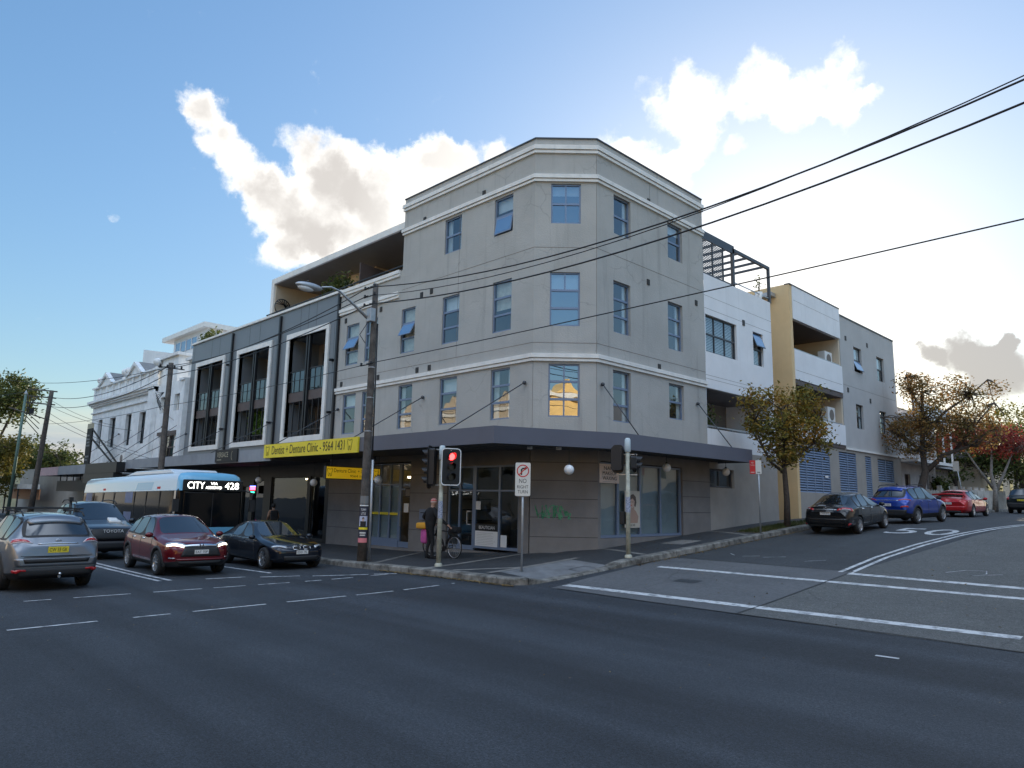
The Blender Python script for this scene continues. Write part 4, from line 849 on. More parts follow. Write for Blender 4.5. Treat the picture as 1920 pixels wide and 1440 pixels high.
mb = MB(); FR.box(mb, 26.2, 27.9, -2.35, -2.3, 5.16, 6.5, 0); FR.box(mb, 26.1, 28.0, -2.36, -2.33, 5.16, 6.6, 1); mb.build('balcony_door', [M['glass_dark'], M['cream']], B6)
mb = MB(); FR.box(mb, 25.9, 31.85, -.05, .0, 5.22, 5.27); [FR.box(mb, 26 + k * 1.9, 26.04 + k * 1.9, -.04, -.01, 5.15, 5.22) for k in range(4)]; mb.build('balcony_rail', M['metal_grey'], B6)
mb = MB(); FR.box(mb, 29.15, 29.35, 0, .03, 10.05, 10.3); mb.build('air_vent', M['vent'], B6)
# roof terrace: slatted screen, pergola
mb = MB(); FR.box(mb, 25.9, 28.65, -.1, -.02, 13.26, 13.62); FR.box(mb, 25.9, 28.65, -.1, -.04, 11.72, 11.8)
for y_ in (25.95, 26.8, 27.7, 28.55): FR.box(mb, y_ - .03, y_ + .03, -.11, -.05, 11.8, 13.26)
for i in range(20): z = 11.84 + i * .07; FR.box(mb, 25.9, 27.75, -.08, -.06, z, z + .035)
mb.build('slatted_screen', M['frame_dark'], B6)
mb = MB(); FR.box(mb, 28.66, 32.15, -.14, -.02, 13.38, 13.52); FR.box(mb, 28.5, 28.66, -.14, -.02, 11.7, 13.5); FR.box(mb, 32.03, 32.15, -.14, -.02, 11.7, 13.38); FR.box(mb, 25.9, 32.15, -3.2, -3.05, 13.38, 13.52)
for i in range(7): y_ = 26.6 + i * .85; FR.box(mb, y_, y_ + .09, -3.05, -.14, 13.4, 13.5)
mb.build('pergola', M['frame_dark'], B6)
mb = MB(); FR.box(mb, 25.9, 30.2, -6, -3.6, 11.3, 13.9); mb.build('terrace_wall', M['white_wall'], B6)
mb = MB(); FR.box(mb, 28.6, 29.0, -3.6, -3.55, 11.4, 13.0, 0); FR.box(mb, 29.4, 29.9, -3.6, -3.55, 11.4, 13.0, 0); mb.build('terrace_door', M['glass_dark'], B6)
mb = MB(); FR.box(mb, 28.66, 32.1, -.1, -.06, 11.92, 11.96); mb.build('terrace_railing', M['metal_grey'], B6)

# ================================================================== apartments with the ochre fin
B7 = empty('ochre_fin_apartment', (-19, 42, 1.5), 'apartment building with ochre end wall, white balconies and blue louvred garage doors', 'building')
mb = MB(); mb.box(-26, -14.9, 34.08, 34.36, .8, 13.12); mb.build('end_wall', M['yellow_wall'], B7)
mb = MB(); mb.box(-26, -17.2, 33.9, 34.07, .8, 12.3); mb.build('side_wall', M['yellow_wall'], B7)
mb = MB(); mb.box(-17.15, -15.6, 33.6, 34.07, 12.55, 12.75); mb.box(-20, -17.2, 33.3, 34.07, 12.31, 12.6); mb.build('eaves', M['metal_grey'], B7)
GY0, GY1 = 40.5, 49.6
gw = [(42.55, 43.8, 9.85, 11.32), (46.3, 47.6, 9.8, 11.32), (42.45, 43.55, 6.52, 7.93), (46.28, 47.45, 6.55, 7.92)]
mb = MB(); FR.wall(mb, GY0, GY1, 5.2, 12.8, gw, d=-.02); mb.quad((-14.955, GY1, 0), (-26, GY1, 0), (-26, GY1, 12.8), (-14.955, GY1, 12.8)); mb.quad((-14.955, GY0, 11.3), (-24, GY0, 11.3), (-24, GY0, 12.8), (-14.955, GY0, 12.8)); mb.box(-25, -15.2, 34.4, GY1 - .05, 12.2, 12.3)
mb.build('wall', M['grey_wall'], B7, recalc=False)
gl_ = [(34.42, 38.3, 2.76, 5.02), (39.55, 42.0, 2.88, 5.04), (43.4, 44.35, 1.5, 5.0), (45.42, 48.2, 3.6, 4.95)]
mb = MB(); FR.wall(mb, 34.37, GY1, 0, 5.2, gl_, d=-.03, depth=.25); mb.build('wall', M['brown_wall'], B7, recalc=False)
M['louvre'] = pm('blue_louvre', (.23, .295, .41), .45, metal=.1, var=.06, vs=2)
for a, b, c, e in gl_:
    mb = MB(); n = int((e - c) / .125)
    for i in range(n): z = c + i * (e - c) / n; mb.add([FR.pt(a, -.12, z + .088), FR.pt(b, -.12, z + .088), FR.pt(b, -.05, z), FR.pt(a, -.05, z), FR.pt(a, -.13, z + .07), FR.pt(b, -.13, z + .07), FR.pt(b, -.07, z - .015), FR.pt(a, -.07, z - .015)], ((0, 1, 2, 3), (7, 6, 5, 4), (0, 4, 5, 1), (3, 2, 6, 7), (0, 3, 7, 4), (1, 5, 6, 2)))
    k = 4 if b - a > 3 else (2 if b - a > 1.5 else 1)
    for j in range(k + 1): u = a + (b - a) * j / k; FR.box(mb, u - .025, u + .025, -.14, -.045, c, e)
    lv = mb.build('louvred_door', M['louvre'], B7)
    m3 = MB(); FR.rect(m3, a, b, c, e, -.2); m3.build('backing', M['room_dark'], lv, recalc=False)
    if b - a > 3: m2 = MB(); FR.box(m2, 37.6, 38.0, -.045, -.035, 3.55, 3.65); m2.build('number_plate', M['white_paint'], lv)
for i, h in enumerate(gw): window(FR, B7, *h, 2, sash=0 if i == 0 else None, blind=.5 if i in (0, 1) else 0, frame='frame_dark', d=-.14)
mb = MB(); FR.box(mb, GY0 + .05, GY1 - .05, -.02, .05, 5.2, 5.3); mb.build('ledge', M['trim_white'], B7)
# balconies
mb = MB(); BY0, BY1 = 34.37, 40.45
FR.box(mb, BY0, BY1, -.14, .06, 11.38, 13.1); FR.box(mb, BY0, BY1, -.14, .06, 8.3, 9.8); FR.box(mb, BY0, BY1, -.14, .06, 5.4, 6.5)
mb.build('balcony_front', M['white_wall'], B7)
for z in (8.02, 5.2): mb = MB(); FR.box(mb, BY0, BY1, -2.6, .03, z, z + .24); mb.build('balcony_slab', M['soffit_brown'], B7)
mb = MB(); FR.box(mb, BY0, BY1, -2.6, -.15, 11.36, 11.5); mb.build('balcony_slab', M['soffit_brown'], B7)
mb = MB(); FR.box(mb, BY0, BY1, -2.8, -2.6, 5, 11.4); FR.box(mb, BY1 - .15, BY1 + .04, -2.6, -.03, 5.4, 11.4); mb.build('back_wall', M['cream'], B7)
for z in (9.8, 6.5): mb = MB(); FR.box(mb, BY0 + .1, BY1 - .1, -.08, -.02, z + .04, z + .09); [FR.box(mb, BY0 + .2 + k * 1.4, BY0 + .24 + k * 1.4, -.07, -.03, z, z + .05) for k in range(5)]; mb.build('balcony_rail', M['metal_grey'], B7)
mb = MB()
for z in (8.3, 5.5): FR.box(mb, 35.0, 36.6, -2.6, -2.56, z, z + 2.1, 0); FR.box(mb, 34.9, 36.7, -2.58, -2.54, z + 2.1, z + 2.2, 1); FR.box(mb, 35.78, 35.84, -2.56, -2.53, z, z + 2.1, 1)
mb.build('balcony_door', [M['glass_dark'], M['black']], B7)
mb = MB(); FR.box(mb, 34.45, 40.3, .061, .064, 8.75, 8.765); FR.box(mb, 34.45, 40.3, .061, .064, 12.35, 12.362); FR.box(mb, GY0, GY1, -.02, -.016, 8.85, 8.865); mb.build('control_joint', M['room'], B7)
mb = MB(); FR.box(mb, BY0 - .3, GY0, -.2, .08, 13.1, 13.16); FR.box(mb, GY0, GY1, -.3, .02, 12.8, 12.87); mb.build('coping', M['frame_dark'], B7)
for u, z in ((41.4, 11.6), (44.8, 11.75), (41.35, 8.6), (44.8, 8.35)):
    mb = MB(); FR.box(mb, u - .1, u + .1, -.02, .01, z - .13, z + .13); mb.build('air_vent', M['vent'], B7)
for z in (9.72, 6.62):
    mb = MB(); FR.box(mb, 39.2, 40.2, -.75, -.35, z, z + .85); m2 = MB()
    ac = mb.build('air_conditioner', M['white_paint'], B7, bevel=.02); m2.cyl(FR.pt(39.7, -.35, z + .42), FR.pt(39.7, -.335, z + .42), .3, n=20); m2.build('fan_grille', M['room'], ac)

# ================================================================== terrace house and cottage further up
B8 = empty('terrace_house', (-17, 54, 1.7), 'weathered pinkish white two storey terrace house past the louvred garages', 'house')
FT = Face((-15.3, 0), (0, 1), (1, 0))
M['pink_white'] = pm('pinkish_white', (.52, .48, .46), .9, var=.15, vs=1.5, bump=.3, bs=20, streak=.3)
hw = [(51.3, 52.4, 1.8, 4.3), (54.4, 55.4, 2.4, 4.4), (56.0, 56.9, 2.4, 4.4), (52.2, 53.2, 6.0, 7.6), (55.4, 56.4, 6.0, 7.6)]
mb = MB(); FT.wall(mb, 49.62, 58.2, .5, 8.6, hw, depth=.2); mb.quad((-15.3, 58.2, 0), (-27, 58.2, 0), (-27, 58.2, 8.6), (-15.3, 58.2, 8.6)); mb.build('wall', M['pink_white'], B8, recalc=False)
for i, h in enumerate(hw): window(FT, B8, *h, 2, frame='white_paint' if i else 'soffit_brown', d=-.12, blind=.4 if i else 0, glass='glass_dark', curtain=False)
mb = MB(); mb.ext([(-15.2, 49.6, 8.6), (-27, 49.6, 8.6), (-22, 49.6, 11.0)], (0, 8.7, 0)); mb.build('roof', M['roofing'], B8)
mb = MB(); FT.box(mb, 49.65, 58, 0, 1.3, 7.9, 8.1); FT.box(mb, 49.65, 58, 1.2, 1.3, 8.1, 8.9)
for k in range(5): FT.box(mb, 49.7 + k * 2.0, 49.8 + k * 2.0, 1.2, 1.3, 5.2, 8.9)
FT.box(mb, 49.65, 58, 0, 1.3, 5.0, 5.2)
mb.build('verandah', M['white_paint'], B8)
B9 = empty('brick_cottage', (-20, 64, 1.8), 'low brown cottage with arched porch and gable roof behind the pale fence', 'house')
M['cottage'] = pm('cottage_brick', (.22, .18, .15), .9, var=.2, vs=4, bump=.4, bs=25)
FCt = Face((-17.2, 0), (0, 1), (1, 0))
mb = MB(); FCt.wall(mb, 59.5, 69, 1, 5.4, [(61.0, 62.6, 1.8, 4.2), (65, 66.8, 2.6, 4.3)], depth=.4); mb.box(-27, -17.3, 59.6, 69, 1, 5.3); mb.build('wall', M['cottage'], B9, recalc=False)
mb = MB(); mb.ext([(-16.6, 59, 5.3), (-28, 59, 5.3), (-22, 59, 8.2)], (0, 10.5, 0)); mb.build('roof', M['roofing'], B9)
mb = MB(); FCt.box(mb, 65, 66.8, -.3, -.2, 2.6, 4.3); mb.build('window', M['glass_dark'], B9)
mb = MB(); mb.box(-17.19, -16.0, 58.4, 59.4, 1, 5.2); mb.build('side_wall', M['grey_wall'], B9)
for (x0, y0, x1, y1, h, lab, mt, rf) in ((-30, 74, -16, 90, 6.5, 'cream house with tiled hip roof at the top of the side street', 'cream', 'soffit_brown'), (-2, 70, 12, 88, 7, 'pale house half hidden by trees at the far end of the side street', 'white_wall', 'roofing')):
    bb = empty('house', ((x0 + x1) / 2, (y0 + y1) / 2, 1.8), lab, 'house')
    mb = MB(); mb.box(x0, x1, y0, y1, .5, h); mb.build('wall', M[mt], bb)
    mb = MB(); c = ((x0 + x1) / 2, (y0 + y1) / 2); e = .6; q = [(x0 - e, y0 - e, h), (x1 + e, y0 - e, h), (x1 + e, y1 + e, h), (x0 - e, y1 + e, h)]; a = (c[0], y0 + 4, h + 3.5); b = (c[0], y1 - 4, h + 3.5)
    mb.add(q + [a, b], ((0, 1, 4), (1, 2, 5, 4), (2, 3, 5), (3, 0, 4, 5), (3, 2, 1, 0))); mb.build('roof', M[rf], bb)
    for k in range(3):
        mb = MB(); y_ = y0 + 2.5 + k * 4.5; mb.box(x1 if x0 < -10 else x0 - .04, (x1 + .04) if x0 < -10 else x0, y_, y_ + 1.4, 3.2, 5); mb.build('window', M['glass_dark'], bb)
# fence along the footpath
fn = empty('fence', (-14.7, 60, 1.8), 'pale paling and block fence with graffiti behind the red car', 'fence')
M['fence_w'] = pm('fence_whitewash', (.50, .48, .44), .9, var=.2, vs=2, bump=.4, bs=20, streak=.35)
for i in range(7):
    y_ = 56.5 + i * 2.0; z = gz(-14.6, y_) + .15
    mb = MB(); mb.box(-14.85, -14.6, y_, y_ + .3, z - .3, z + 1.75); mb.build('post', M['fence_w'], fn)
    mb = MB(); mb.box(-14.78, -14.66, y_ + .3, y_ + 2, z - .3, z + 1.55); mb.build('panel', M['fence_w'], fn)
mb = MB()
for i in range(60): y_ = 49.8 + i * .11; z = gz(-14.6, y_) + .15; mb.box(-14.72, -14.69, y_, y_ + .075, z - .2, z + 1.35 + .1 * random.random())
mb.bar((-14.66, 49.8, 2.2), (-14.66, 56.4, 2.3), .05); mb.bar((-14.66, 49.8, 2.9), (-14.66, 56.4, 3.0), .05); mb.build('palings', M['fence_w'], fn)
mb = MB()
for i in range(46): y_ = 70.6 + i * .13; z = gz(-14.6, y_) + .15; mb.box(-14.72, -14.69, y_, y_ + .1, z - .2, z + 1.5 + .15 * random.random())
mb.build('palings', M['fence_w'], fn)
mb = MB(); rnd = random.Random(8); dp_ = dp; dp = .0; Fq = Face((-14.655, 0), (0, 1), (1, 0)); squig(Fq, 66.8, 70.3, 2.2, 3.2, 50, .03); dp = dp_
mb.build('graffiti', M['ink'], fn, recalc=False)

# ================================================================== far end of the main street
B10 = empty('sunlit_building', (-130, 14, 0), 'pale yellow sunlit building at the far end of the main street', 'building')
mb = MB(); mb.box(-150, -122, 10, 24, -.5, 7.2); mb.build('wall', pm('pale_yellow', (.62, .56, .36), .9, var=.15, vs=.6), B10)
mb = MB(); mb.box(-151, -121, 9.5, 24.5, 7.2, 7.6); mb.build('roof', M['trim_white'], B10)
for k in range(4): mb = MB(); mb.box(-122, -121.95, 11 + k * 3, 12.6 + k * 3, 3, 5); mb.build('window', M['glass_dark'], B10)
B11 = empty('bus_shelter', (-88, 12, 0), 'orange and grey street shelter beyond the leaning pole', 'shelter')
mb = MB(); mb.box(-92, -80, 14.4, 16.2, 2.3, 2.75); mb.build('roof', M['trim_white'], B11); mb = MB(); mb.box(-92, -80, 16.2, 16.3, 1.3, 2.3); mb.build('panel', pm('orange_panel', (.55, .25, .12), .6), B11)
mb = MB(); [mb.box(x_, x_ + .12, 14.5, 14.62, -.1, 2.3) for x_ in (-91.8, -86, -80.3)]; mb.build('post', M['dark'], B11)
wl = MB(); wl.box(-100, -70, 4.0, 4.4, -.3, 2.2); o = wl.build('stone_wall', pm('stone_wall', (.20, .17, .15), .9, var=.3, vs=3, bump=.5), at=(-85, 4.2, -.1)); tag(o, 'rough brown stone wall under the trees at far left', 'wall')
# buildings on the near side of the street, across from the camera's view, catching the sun
def shop_row(name, x0, x1, y0, y1, h, lab, mt, face):
    bb = empty(name, ((x0 + x1) / 2, (y0 + y1) / 2, 0), lab, 'building'); mb = MB(); mb.box(x0, x1, y0, y1, -.5, h); mb.build('wall', M[mt], bb)
    mb = MB(); n = int((x1 - x0) / 3.2)
    for i in range(n):
        for z in [zz for zz in (4.5, 8, 11.5) if zz + 2 < h]: mb = MB(); u = x0 + 1 + i * 3.2; mb.box(u, u + 1.3, y1, y1 + .04, z, z + 1.9); mb.build('window', M['glass_dark'], bb)
    mb = MB(); mb.box(x0 - .2, x1 + .2, y1, y1 + .35, h - .5, h - .1); mb.build('cornice', M['trim_white'], bb)
    for c in frange(x0 + 3, x1 - 3, 8):
        mb = MB(); mb.ext([(c - 2, y1 + .2, h), (c + 2, y1 + .2, h), (c, y1 + .2, h + 1.6)], (0, -1, 0)); mb.build('pediment', M[mt], bb)
M['golden'] = pm('golden_sandstone', (.78, .52, .20), .85, var=.12, vs=1)
shop_row('sandstone_building', 6, 34, -34, -16, 13.5, 'sandstone coloured shop building on the opposite corner', 'golden', 1)
shop_row('shop_terrace', -78, -32, -32, -15, 11.5, 'row of cream shops across the main street', 'cream', 1)
shop_row('brick_shop', -31, 4, -34, -17, 10, 'tan brick shops opposite the corner building', 'yellow_wall', 1)

# terrace on the east side of the side street, outside the frame; it shades and is mirrored in the glass
bb = empty('brick_terrace', (11, 36, 1), 'brown brick terrace on the other side of the side street', 'building')
mb = MB(); mb.box(5.5, 18, 13, 66, -.5, 8.5); mb.build('wall', M['brown_wall'], bb); mb = MB(); mb.ext([(5, 12.6, 8.5), (18.5, 12.6, 8.5), (12, 12.6, 11.5)], (0, 54, 0)); mb.build('roof', M['roofing'], bb)
for k in range(12): mb = MB(); mb.box(5.46, 5.5, 15 + k * 4.2, 16.3 + k * 4.2, 4.2, 6.2); mb.build('window', M['glass_dark'], bb)
M['sign_white'] = pm('sign_white', (.66, .65, .60), .5)
# ================================================================== signs on the buildings
UX, UZ = (1, 0, 0), (0, 0, 1)
def tooth(mb, o, right, s):
    """outline of a molar"""
    r = Vector(right); z = Vector(UZ); n = r.cross(z); p = [(0, .75), (.05, 1), (.5, .9), (.95, 1), (1, .75), (.85, .5), (.8, .05), (.65, 0), (.55, .4), (.45, .4), (.35, 0), (.2, .05), (.15, .5), (0, .75)]
    pts = [Vector(o) + r * (a * s * .8) + z * (b * s) + n * .006 for a, b in p]
    for a, b in zip(pts, pts[1:]): mb.bar(a, b, .014, .004, up=n)
sg = empty('fascia_sign', (-25.9, 14.1, 3.72), 'long yellow dentist and denture clinic sign on the awning edge', 'sign')
mb = MB(); mb.box(-29.6, -22.22, 14.12, 14.19, 3.70, 4.27); mb.build('panel', M['yellow_sign'], sg)
text('Dentist + Denture Clinic - 9564 1431', UX, UZ, 5.75, .36, (-28.85, 14.118, 3.83), M['ink'], sg)
mb = MB(); tooth(mb, (-29.4, 14.118, 3.80), UX, .38); mb.build('tooth_drawing', M['ink'], sg); mb = MB(); tooth(mb, (-22.9, 14.118, 3.80), UX, .40); mb.build('tooth_drawing', M['ink'], sg)
sg = empty('hanging_sign', (-25, 15.8, 2.8), 'yellow denture clinic lightbox hanging under the awning', 'sign')
mb = MB(); mb.box(-25.14, -24.99, 14.5, 17.05, 2.79, 3.30); mb.build('case', M['dark'], sg)
mb = MB(); mb.box(-24.989, -24.98, 14.54, 17.01, 2.82, 3.27); mb.build('panel', M['yellow_lit'], sg)
text('Denture Clinic', (0, 1, 0), UZ, 1.0, .15, (-24.978, 14.86, 3.06), M['ink'], sg); text('+ Dentist', (0, 1, 0), UZ, .63, .13, (-24.978, 15.95, 3.07), M['ink'], sg); text('9564 1431', (0, 1, 0), UZ, .75, .09, (-24.978, 15.6, 2.89), M['ink'], sg)
for y_ in (14.56, 16.68): mb = MB(); tooth(mb, (-24.978, y_, 2.9), (0, 1, 0), .3); mb.build('tooth_drawing', M['ink'], sg)
mb = MB(); mb.cyl((-25.06, 14.8, 3.3), (-25.06, 14.8, 3.8), .015, n=6); mb.cyl((-25.06, 16.8, 3.3), (-25.06, 16.8, 3.8), .015, n=6); mb.build('hanger', M['dark'], sg)
sg = empty('fascia_sign', (-33.5, 14.12, 3.65), 'small black shop name sign on the grey awning edge', 'sign')
mb = MB(); mb.box(-34.75, -32.3, 14.12, 14.19, 3.62, 4.22); mb.build('panel', M['ink'], sg)
M['gold'] = pm('sign_gold', (.42, .38, .27), .5)
text('VERSACE', UX, UZ, 1.25, .24, (-34.5, 14.118, 3.86), M['gold'], sg)
mb = MB(); mb.box(-34.5, -34.0, 14.112, 14.118, 3.73, 3.76); mb.build('small_line', M['gold'], sg)
mb = MB(); [mb.bar((-32.75 + .16 * math.cos(a), 14.117, 3.92 + .22 * math.sin(a)), (-32.75 + .16 * math.cos(a + .3), 14.117, 3.92 + .22 * math.sin(a + .3)), .02, .004, up=(0, -1, 0)) for a in frange(2.0, 4.2, .3)]; mb.build('emblem', M['gold'], sg)
sg = empty('wall_sign', (-14.87, 19.3, 2.7), 'pale pink nails makeup waxing sign on the side window', 'sign')
mb = MB(); mb.box(-14.89, -14.865, 18.8, 19.86, 2.73, 3.36); mb.build('panel', pm('pale_pink', (.82, .66, .57), .6), sg)
for i, t in enumerate(('NAILS', 'MAKEUP', 'WAXING')): text(t, (0, 1, 0), UZ, (.62, .76, .76)[i], .125, (-14.862, 18.95 + (.07 if i == 0 else 0), 3.16 - i * .165), M['ink'], sg)
mb = MB(); mb.box(-14.865, -14.862, 18.95, 19.7, 2.77, 2.775); mb.build('underline', M['ink'], sg)
ps = empty('window_poster', (-14.88, 20.65, 1.25), 'beauty poster of a woman with short hair in the side window', 'poster')
mb = MB(); mb.box(-14.91, -14.895, 20.22, 21.1, 1.24, 2.5); mb.build('sheet', pm('poster_cream', (.58, .53, .45), .7), ps)
def flat(par, name, m, pts, x=-14.892): mb = MB(); mb.ext([(x, y, z) for y, z in pts], (.003, 0, 0)); return mb.build(name, m, par)
def oval(cy, cz, ry, rz, n=18, a0=0, a1=6.2832): return [(cy + ry * math.cos(a0 + (a1 - a0) * i / n), cz + rz * math.sin(a0 + (a1 - a0) * i / n)) for i in range(n)]
flat(ps, 'shoulders', pm('skin_print', (.42, .28, .22), .7), [(20.3, 1.4), (20.95, 1.4), (21.0, 1.62), (20.86, 1.8), (20.76, 1.86), (20.72, 2.0), (20.58, 2.0), (20.57, 1.86), (20.4, 1.72), (20.32, 1.6)])
flat(ps, 'face', pm('face_print', (.55, .40, .33), .7), oval(20.63, 2.1, .14, .19), -14.889)
flat(ps, 'hair', pm('hair_print', (.12, .09, .08), .7), [(20.48, 2.12), (20.47, 2.25), (20.55, 2.36), (20.7, 2.39), (20.84, 2.3), (20.88, 2.1), (20.82, 1.95), (20.76, 1.98), (20.78, 2.15), (20.66, 2.24), (20.54, 2.2)], -14.886)
flat(ps, 'lips', M['red_ink'], oval(20.58, 2.0, .035, .014), -14.886); flat(ps, 'eye', M['ink'], oval(20.56, 2.12, .028, .012), -14.886); flat(ps, 'eye', M['ink'], oval(20.67, 2.12, .028, .012), -14.886)
text('EVOLVE', (0, 1, 0), UZ, .5, .075, (-14.892, 20.3, 1.29), M['ink'], ps)
ne = empty('neon_sign', (-36.6, 16.95, 2.4), 'small glowing red blue and green open sign in a dark shopfront', 'neon sign')
mb = MB(); mb.box(-36.95, -36.25, 17.0, 17.06, 2.2, 2.62); mb.build('case', M['black'], ne)
for (x0, x1, z0, z1, c, e) in ((-36.9, -36.3, 2.38, 2.54, (1, .05, .1), 4), (-36.92, -36.28, 2.55, 2.6, (.1, .15, 1), 3), (-36.8, -36.4, 2.23, 2.3, (.05, .9, .5), 2)):
    mb = MB(); mb.box(x0, x1, 16.985, 16.999, z0, z1); mb.build('tube', pm('neon', c, .5, emit=c, es=e), ne)
sg = empty('projecting_sign', (-62.9, 15.5, 4.1), 'tall black projecting sign on struts over the far awnings', 'sign')
mb = MB(); mb.box(-63.2, -61.9, 15.5, 15.62, 4.1, 7.0); mb.build('panel', M['ink'], sg); mb = MB(); mb.box(-63.2, -61.9, 15.5, 15.62, 7.0, 7.4); mb.build('cap', M['gold'], sg)
for z in (4.5, 4.75, 5.6, 5.85, 6.1, 6.4): mb = MB(); mb.box(-63.0, -63.0 + random.uniform(.6, .95), 15.49, 15.499, z, z + .14); mb.build('faded_line', M['panel'], sg)
mb = MB(); mb.bar((-61.9, 15.56, 6.9), (-57.6, 16.4, 4.1), .09); mb.bar((-61.9, 15.56, 6.2), (-58.6, 16.4, 4.1), .09); mb.build('strut', M['black'], sg)

# ---- globe lamps under the awnings
M['opal'] = pm('opal_glass', (.80, .82, .84), .25, spec=.6)
gl = [(-32.6, 15.4, 2.82, 'white globe lamp beside the glowing open sign'), (-27.46, 15.4, 2.68, 'white globe lamp above the parked dark blue sedan'), (-22.7, 15.4, 2.76, 'white globe lamp just behind the near timber pole'), (-14.3, 16.59, 3.05, 'white globe lamp in front of the graffiti wall'), (-14.3, 21.91, 3.35, 'white globe lamp in front of the tall side windows'), (-14.3, 26.13, 3.37, 'white globe lamp at the awning end by the small window')]
g0 = None
for i, (x, y, z, lab) in enumerate(gl):
    if g0 is None:
        g0 = empty('globe_lamp', (x, y, z), lab, 'lamp', 'globe lamps hung under the awnings')
        mb = MB(); mb.sph((0, 0, 0), .155, 24, 16); mb.build('globe', M['opal'], g0, local=True)
        mb = MB(); mb.cyl((0, 0, .15), (0, 0, .2), .05, .03, n=10); mb.cyl((0, 0, .2), (.0, 0, .9), .008, n=6); mb.build('rod', M['dark'], g0, local=True)
    else:
        o = copy_tree(g0); o.location = (x, y, z); o['label'] = lab

# ================================================================== timber power poles, lamp arm, wires
def tpole(x, y, h, r0, r1, lab, lean=(0, 0), mat='timber', cat='pole', name='power_pole'):
    z = fz(x, y) if y > 12.4 else gz(x, y); t = empty(name, (x, y, z), lab, cat)
    mb = MB(); mb.tube([(x + lean[0] * k, y + lean[1] * k, z - .05 + h * k) for k in (0, .25, .5, .75, 1)], [r0 + (r1 - r0) * k for k in (0, .25, .5, .75, 1)], 14); mb.build('shaft', M[mat], t)
    return t, z
P1 = (-19.65, 12.86)
t, z = tpole(*P1, 9.1, .155, .092, 'near weathered timber power pole with band posters and a street light arm')
t['group'] = 'power poles along the kerb'
mb = MB()
for zz in (8.98, 8.70, 8.40, 6.38):
    mb.cyl((P1[0] - .35, 12.66, zz), (P1[0] + .35, 12.66, zz), .018, n=6)
    for s in (-.28, .28): mb.lathe((P1[0] + s, 12.64, zz - .02), (0, 0, 1), [(0, .025), (.03, .05), (.06, .03), (.09, .045), (.12, .015)], 10)
mb.build('insulator', M['black'], t)
mb = MB(); mb.box(P1[0] + .02, P1[0] + .26, 12.55, 12.75, 7.8, 8.25); o = mb.build('service_box', M['metal_grey'], t, bevel=.02)
mb = MB(); mb.tube([(P1[0], 12.72, 7.85), (P1[0] + .02, 12.1, 8.25), (P1[0], 11.5, 8.62), (P1[0], 11.2, 8.68), (P1[0], 10.88, 8.6)], [.05, .045, .036, .032, .03], 10); mb.build('lamp_arm', M['metal_grey'], t)
mb = MB(); mb.sph((P1[0], 10.44, 8.53), (.16, .46, .12), 18, 10); lm = mb.build('street_light', M['metal_grey'], t); mb = MB(); mb.sph((P1[0], 10.34, 8.46), (.13, .28, .12), 16, 10); mb.build('lens', M['opal'], lm); mb = MB(); mb.cyl((P1[0], 10.4, 8.63), (P1[0], 10.4, 8.72), .03, n=8); mb.build('light_sensor', M['black'], lm)
mb = MB(); mb.tube([(P1[0] + .05, 12.6, 7.8), (P1[0] - .25, 12.5, 7.4), (P1[0] - .05, 12.6, 7.1)], .012, 6); mb.tube([(P1[0] + .09, 12.95, 7.8), (P1[0] + .10, 12.98, 5), (P1[0] + .11, 12.99, 3)], .025, 8); mb.build('cable', M['wire'], t)
mb = MB(); mb.tube([(P1[0] + .12, 13.0, 3.3), (P1[0] + .145, 13.03, .1)], .045, 10); mb.build('conduit', M['metal_grey'], t)
mb = MB(); [mb.cyl((P1[0], 12.86, zz), (P1[0], 12.86, zz + .03), .152 - .006 * zz, n=16) for zz in (4.2, 5.3, 6.3)]; mb.build('steel_strap', M['metal_grey'], t)
ps = empty('pole_poster', (P1[0], 12.7, .75), 'comedy show poster wrapped round the near timber pole', 'poster')
def wrap(name, z0, z1, m, rr=.158, a0=-1.75, a1=.35, n=12):
    mb = MB(); pts = [(P1[0] + rr * math.cos(a0 + (a1 - a0) * i / n), 12.86 + rr * math.sin(a0 + (a1 - a0) * i / n)) for i in range(n + 1)]
    mb.add([(x, y, zz) for zz in (z0, z1) for x, y in pts], [(i, i + 1, n + 2 + i, n + 1 + i) for i in range(n)], smooth=True); return mb.build(name, m, ps, recalc=False)
wrap('sheet', .85, 1.82, pm('poster_ink', (.03, .03, .05), .7), .157); wrap('pink_strip', .70, .84, pm('poster_pink', (.70, .22, .24), .7), .162); wrap('white_band', 1.83, 1.87, M['white_paint'], .158)
wrap('portrait_ground', 1.2, 1.52, pm('poster_lilac', (.48, .50, .62), .7), .1585, -1.55, .15); wrap('yellow_strip', 1.10, 1.17, M['yellow_sign'], .159)
wrap('clear_sleeve', 1.9, 2.15, pm('clear_sleeve', (.18, .19, .2), .25), .156)
nx = Vector((.765, -.644, 0)); rt = Vector((.644, .765, 0)); base = Vector((P1[0], 12.86, 0)) + nx * .163
wrap('jacket', 1.19, 1.36, M['ink'], .1598, -1.30, -.10)
mb = MB(); c = base + Vector((0, 0, 1.42)); n = 16
mb.add([c] + [c + rt * (.035 * math.cos(6.2832 * i / n)) + Vector(UZ) * (.055 * math.sin(6.2832 * i / n)) for i in range(n)], [(0, 1 + i, 1 + (i + 1) % n) for i in range(n)]); mb.build('face', pm('face_print2', (.5, .34, .28), .7), ps, recalc=False)
mb = MB(); mb.add([c + rt * (.038 * math.cos(.2 + 2.74 * i / 8)) + Vector(UZ) * (.01 + .058 * math.sin(.2 + 2.74 * i / 8)) + nx * .002 for i in range(9)], [list(range(9))]); mb.build('hair', M['ink'], ps, recalc=False)
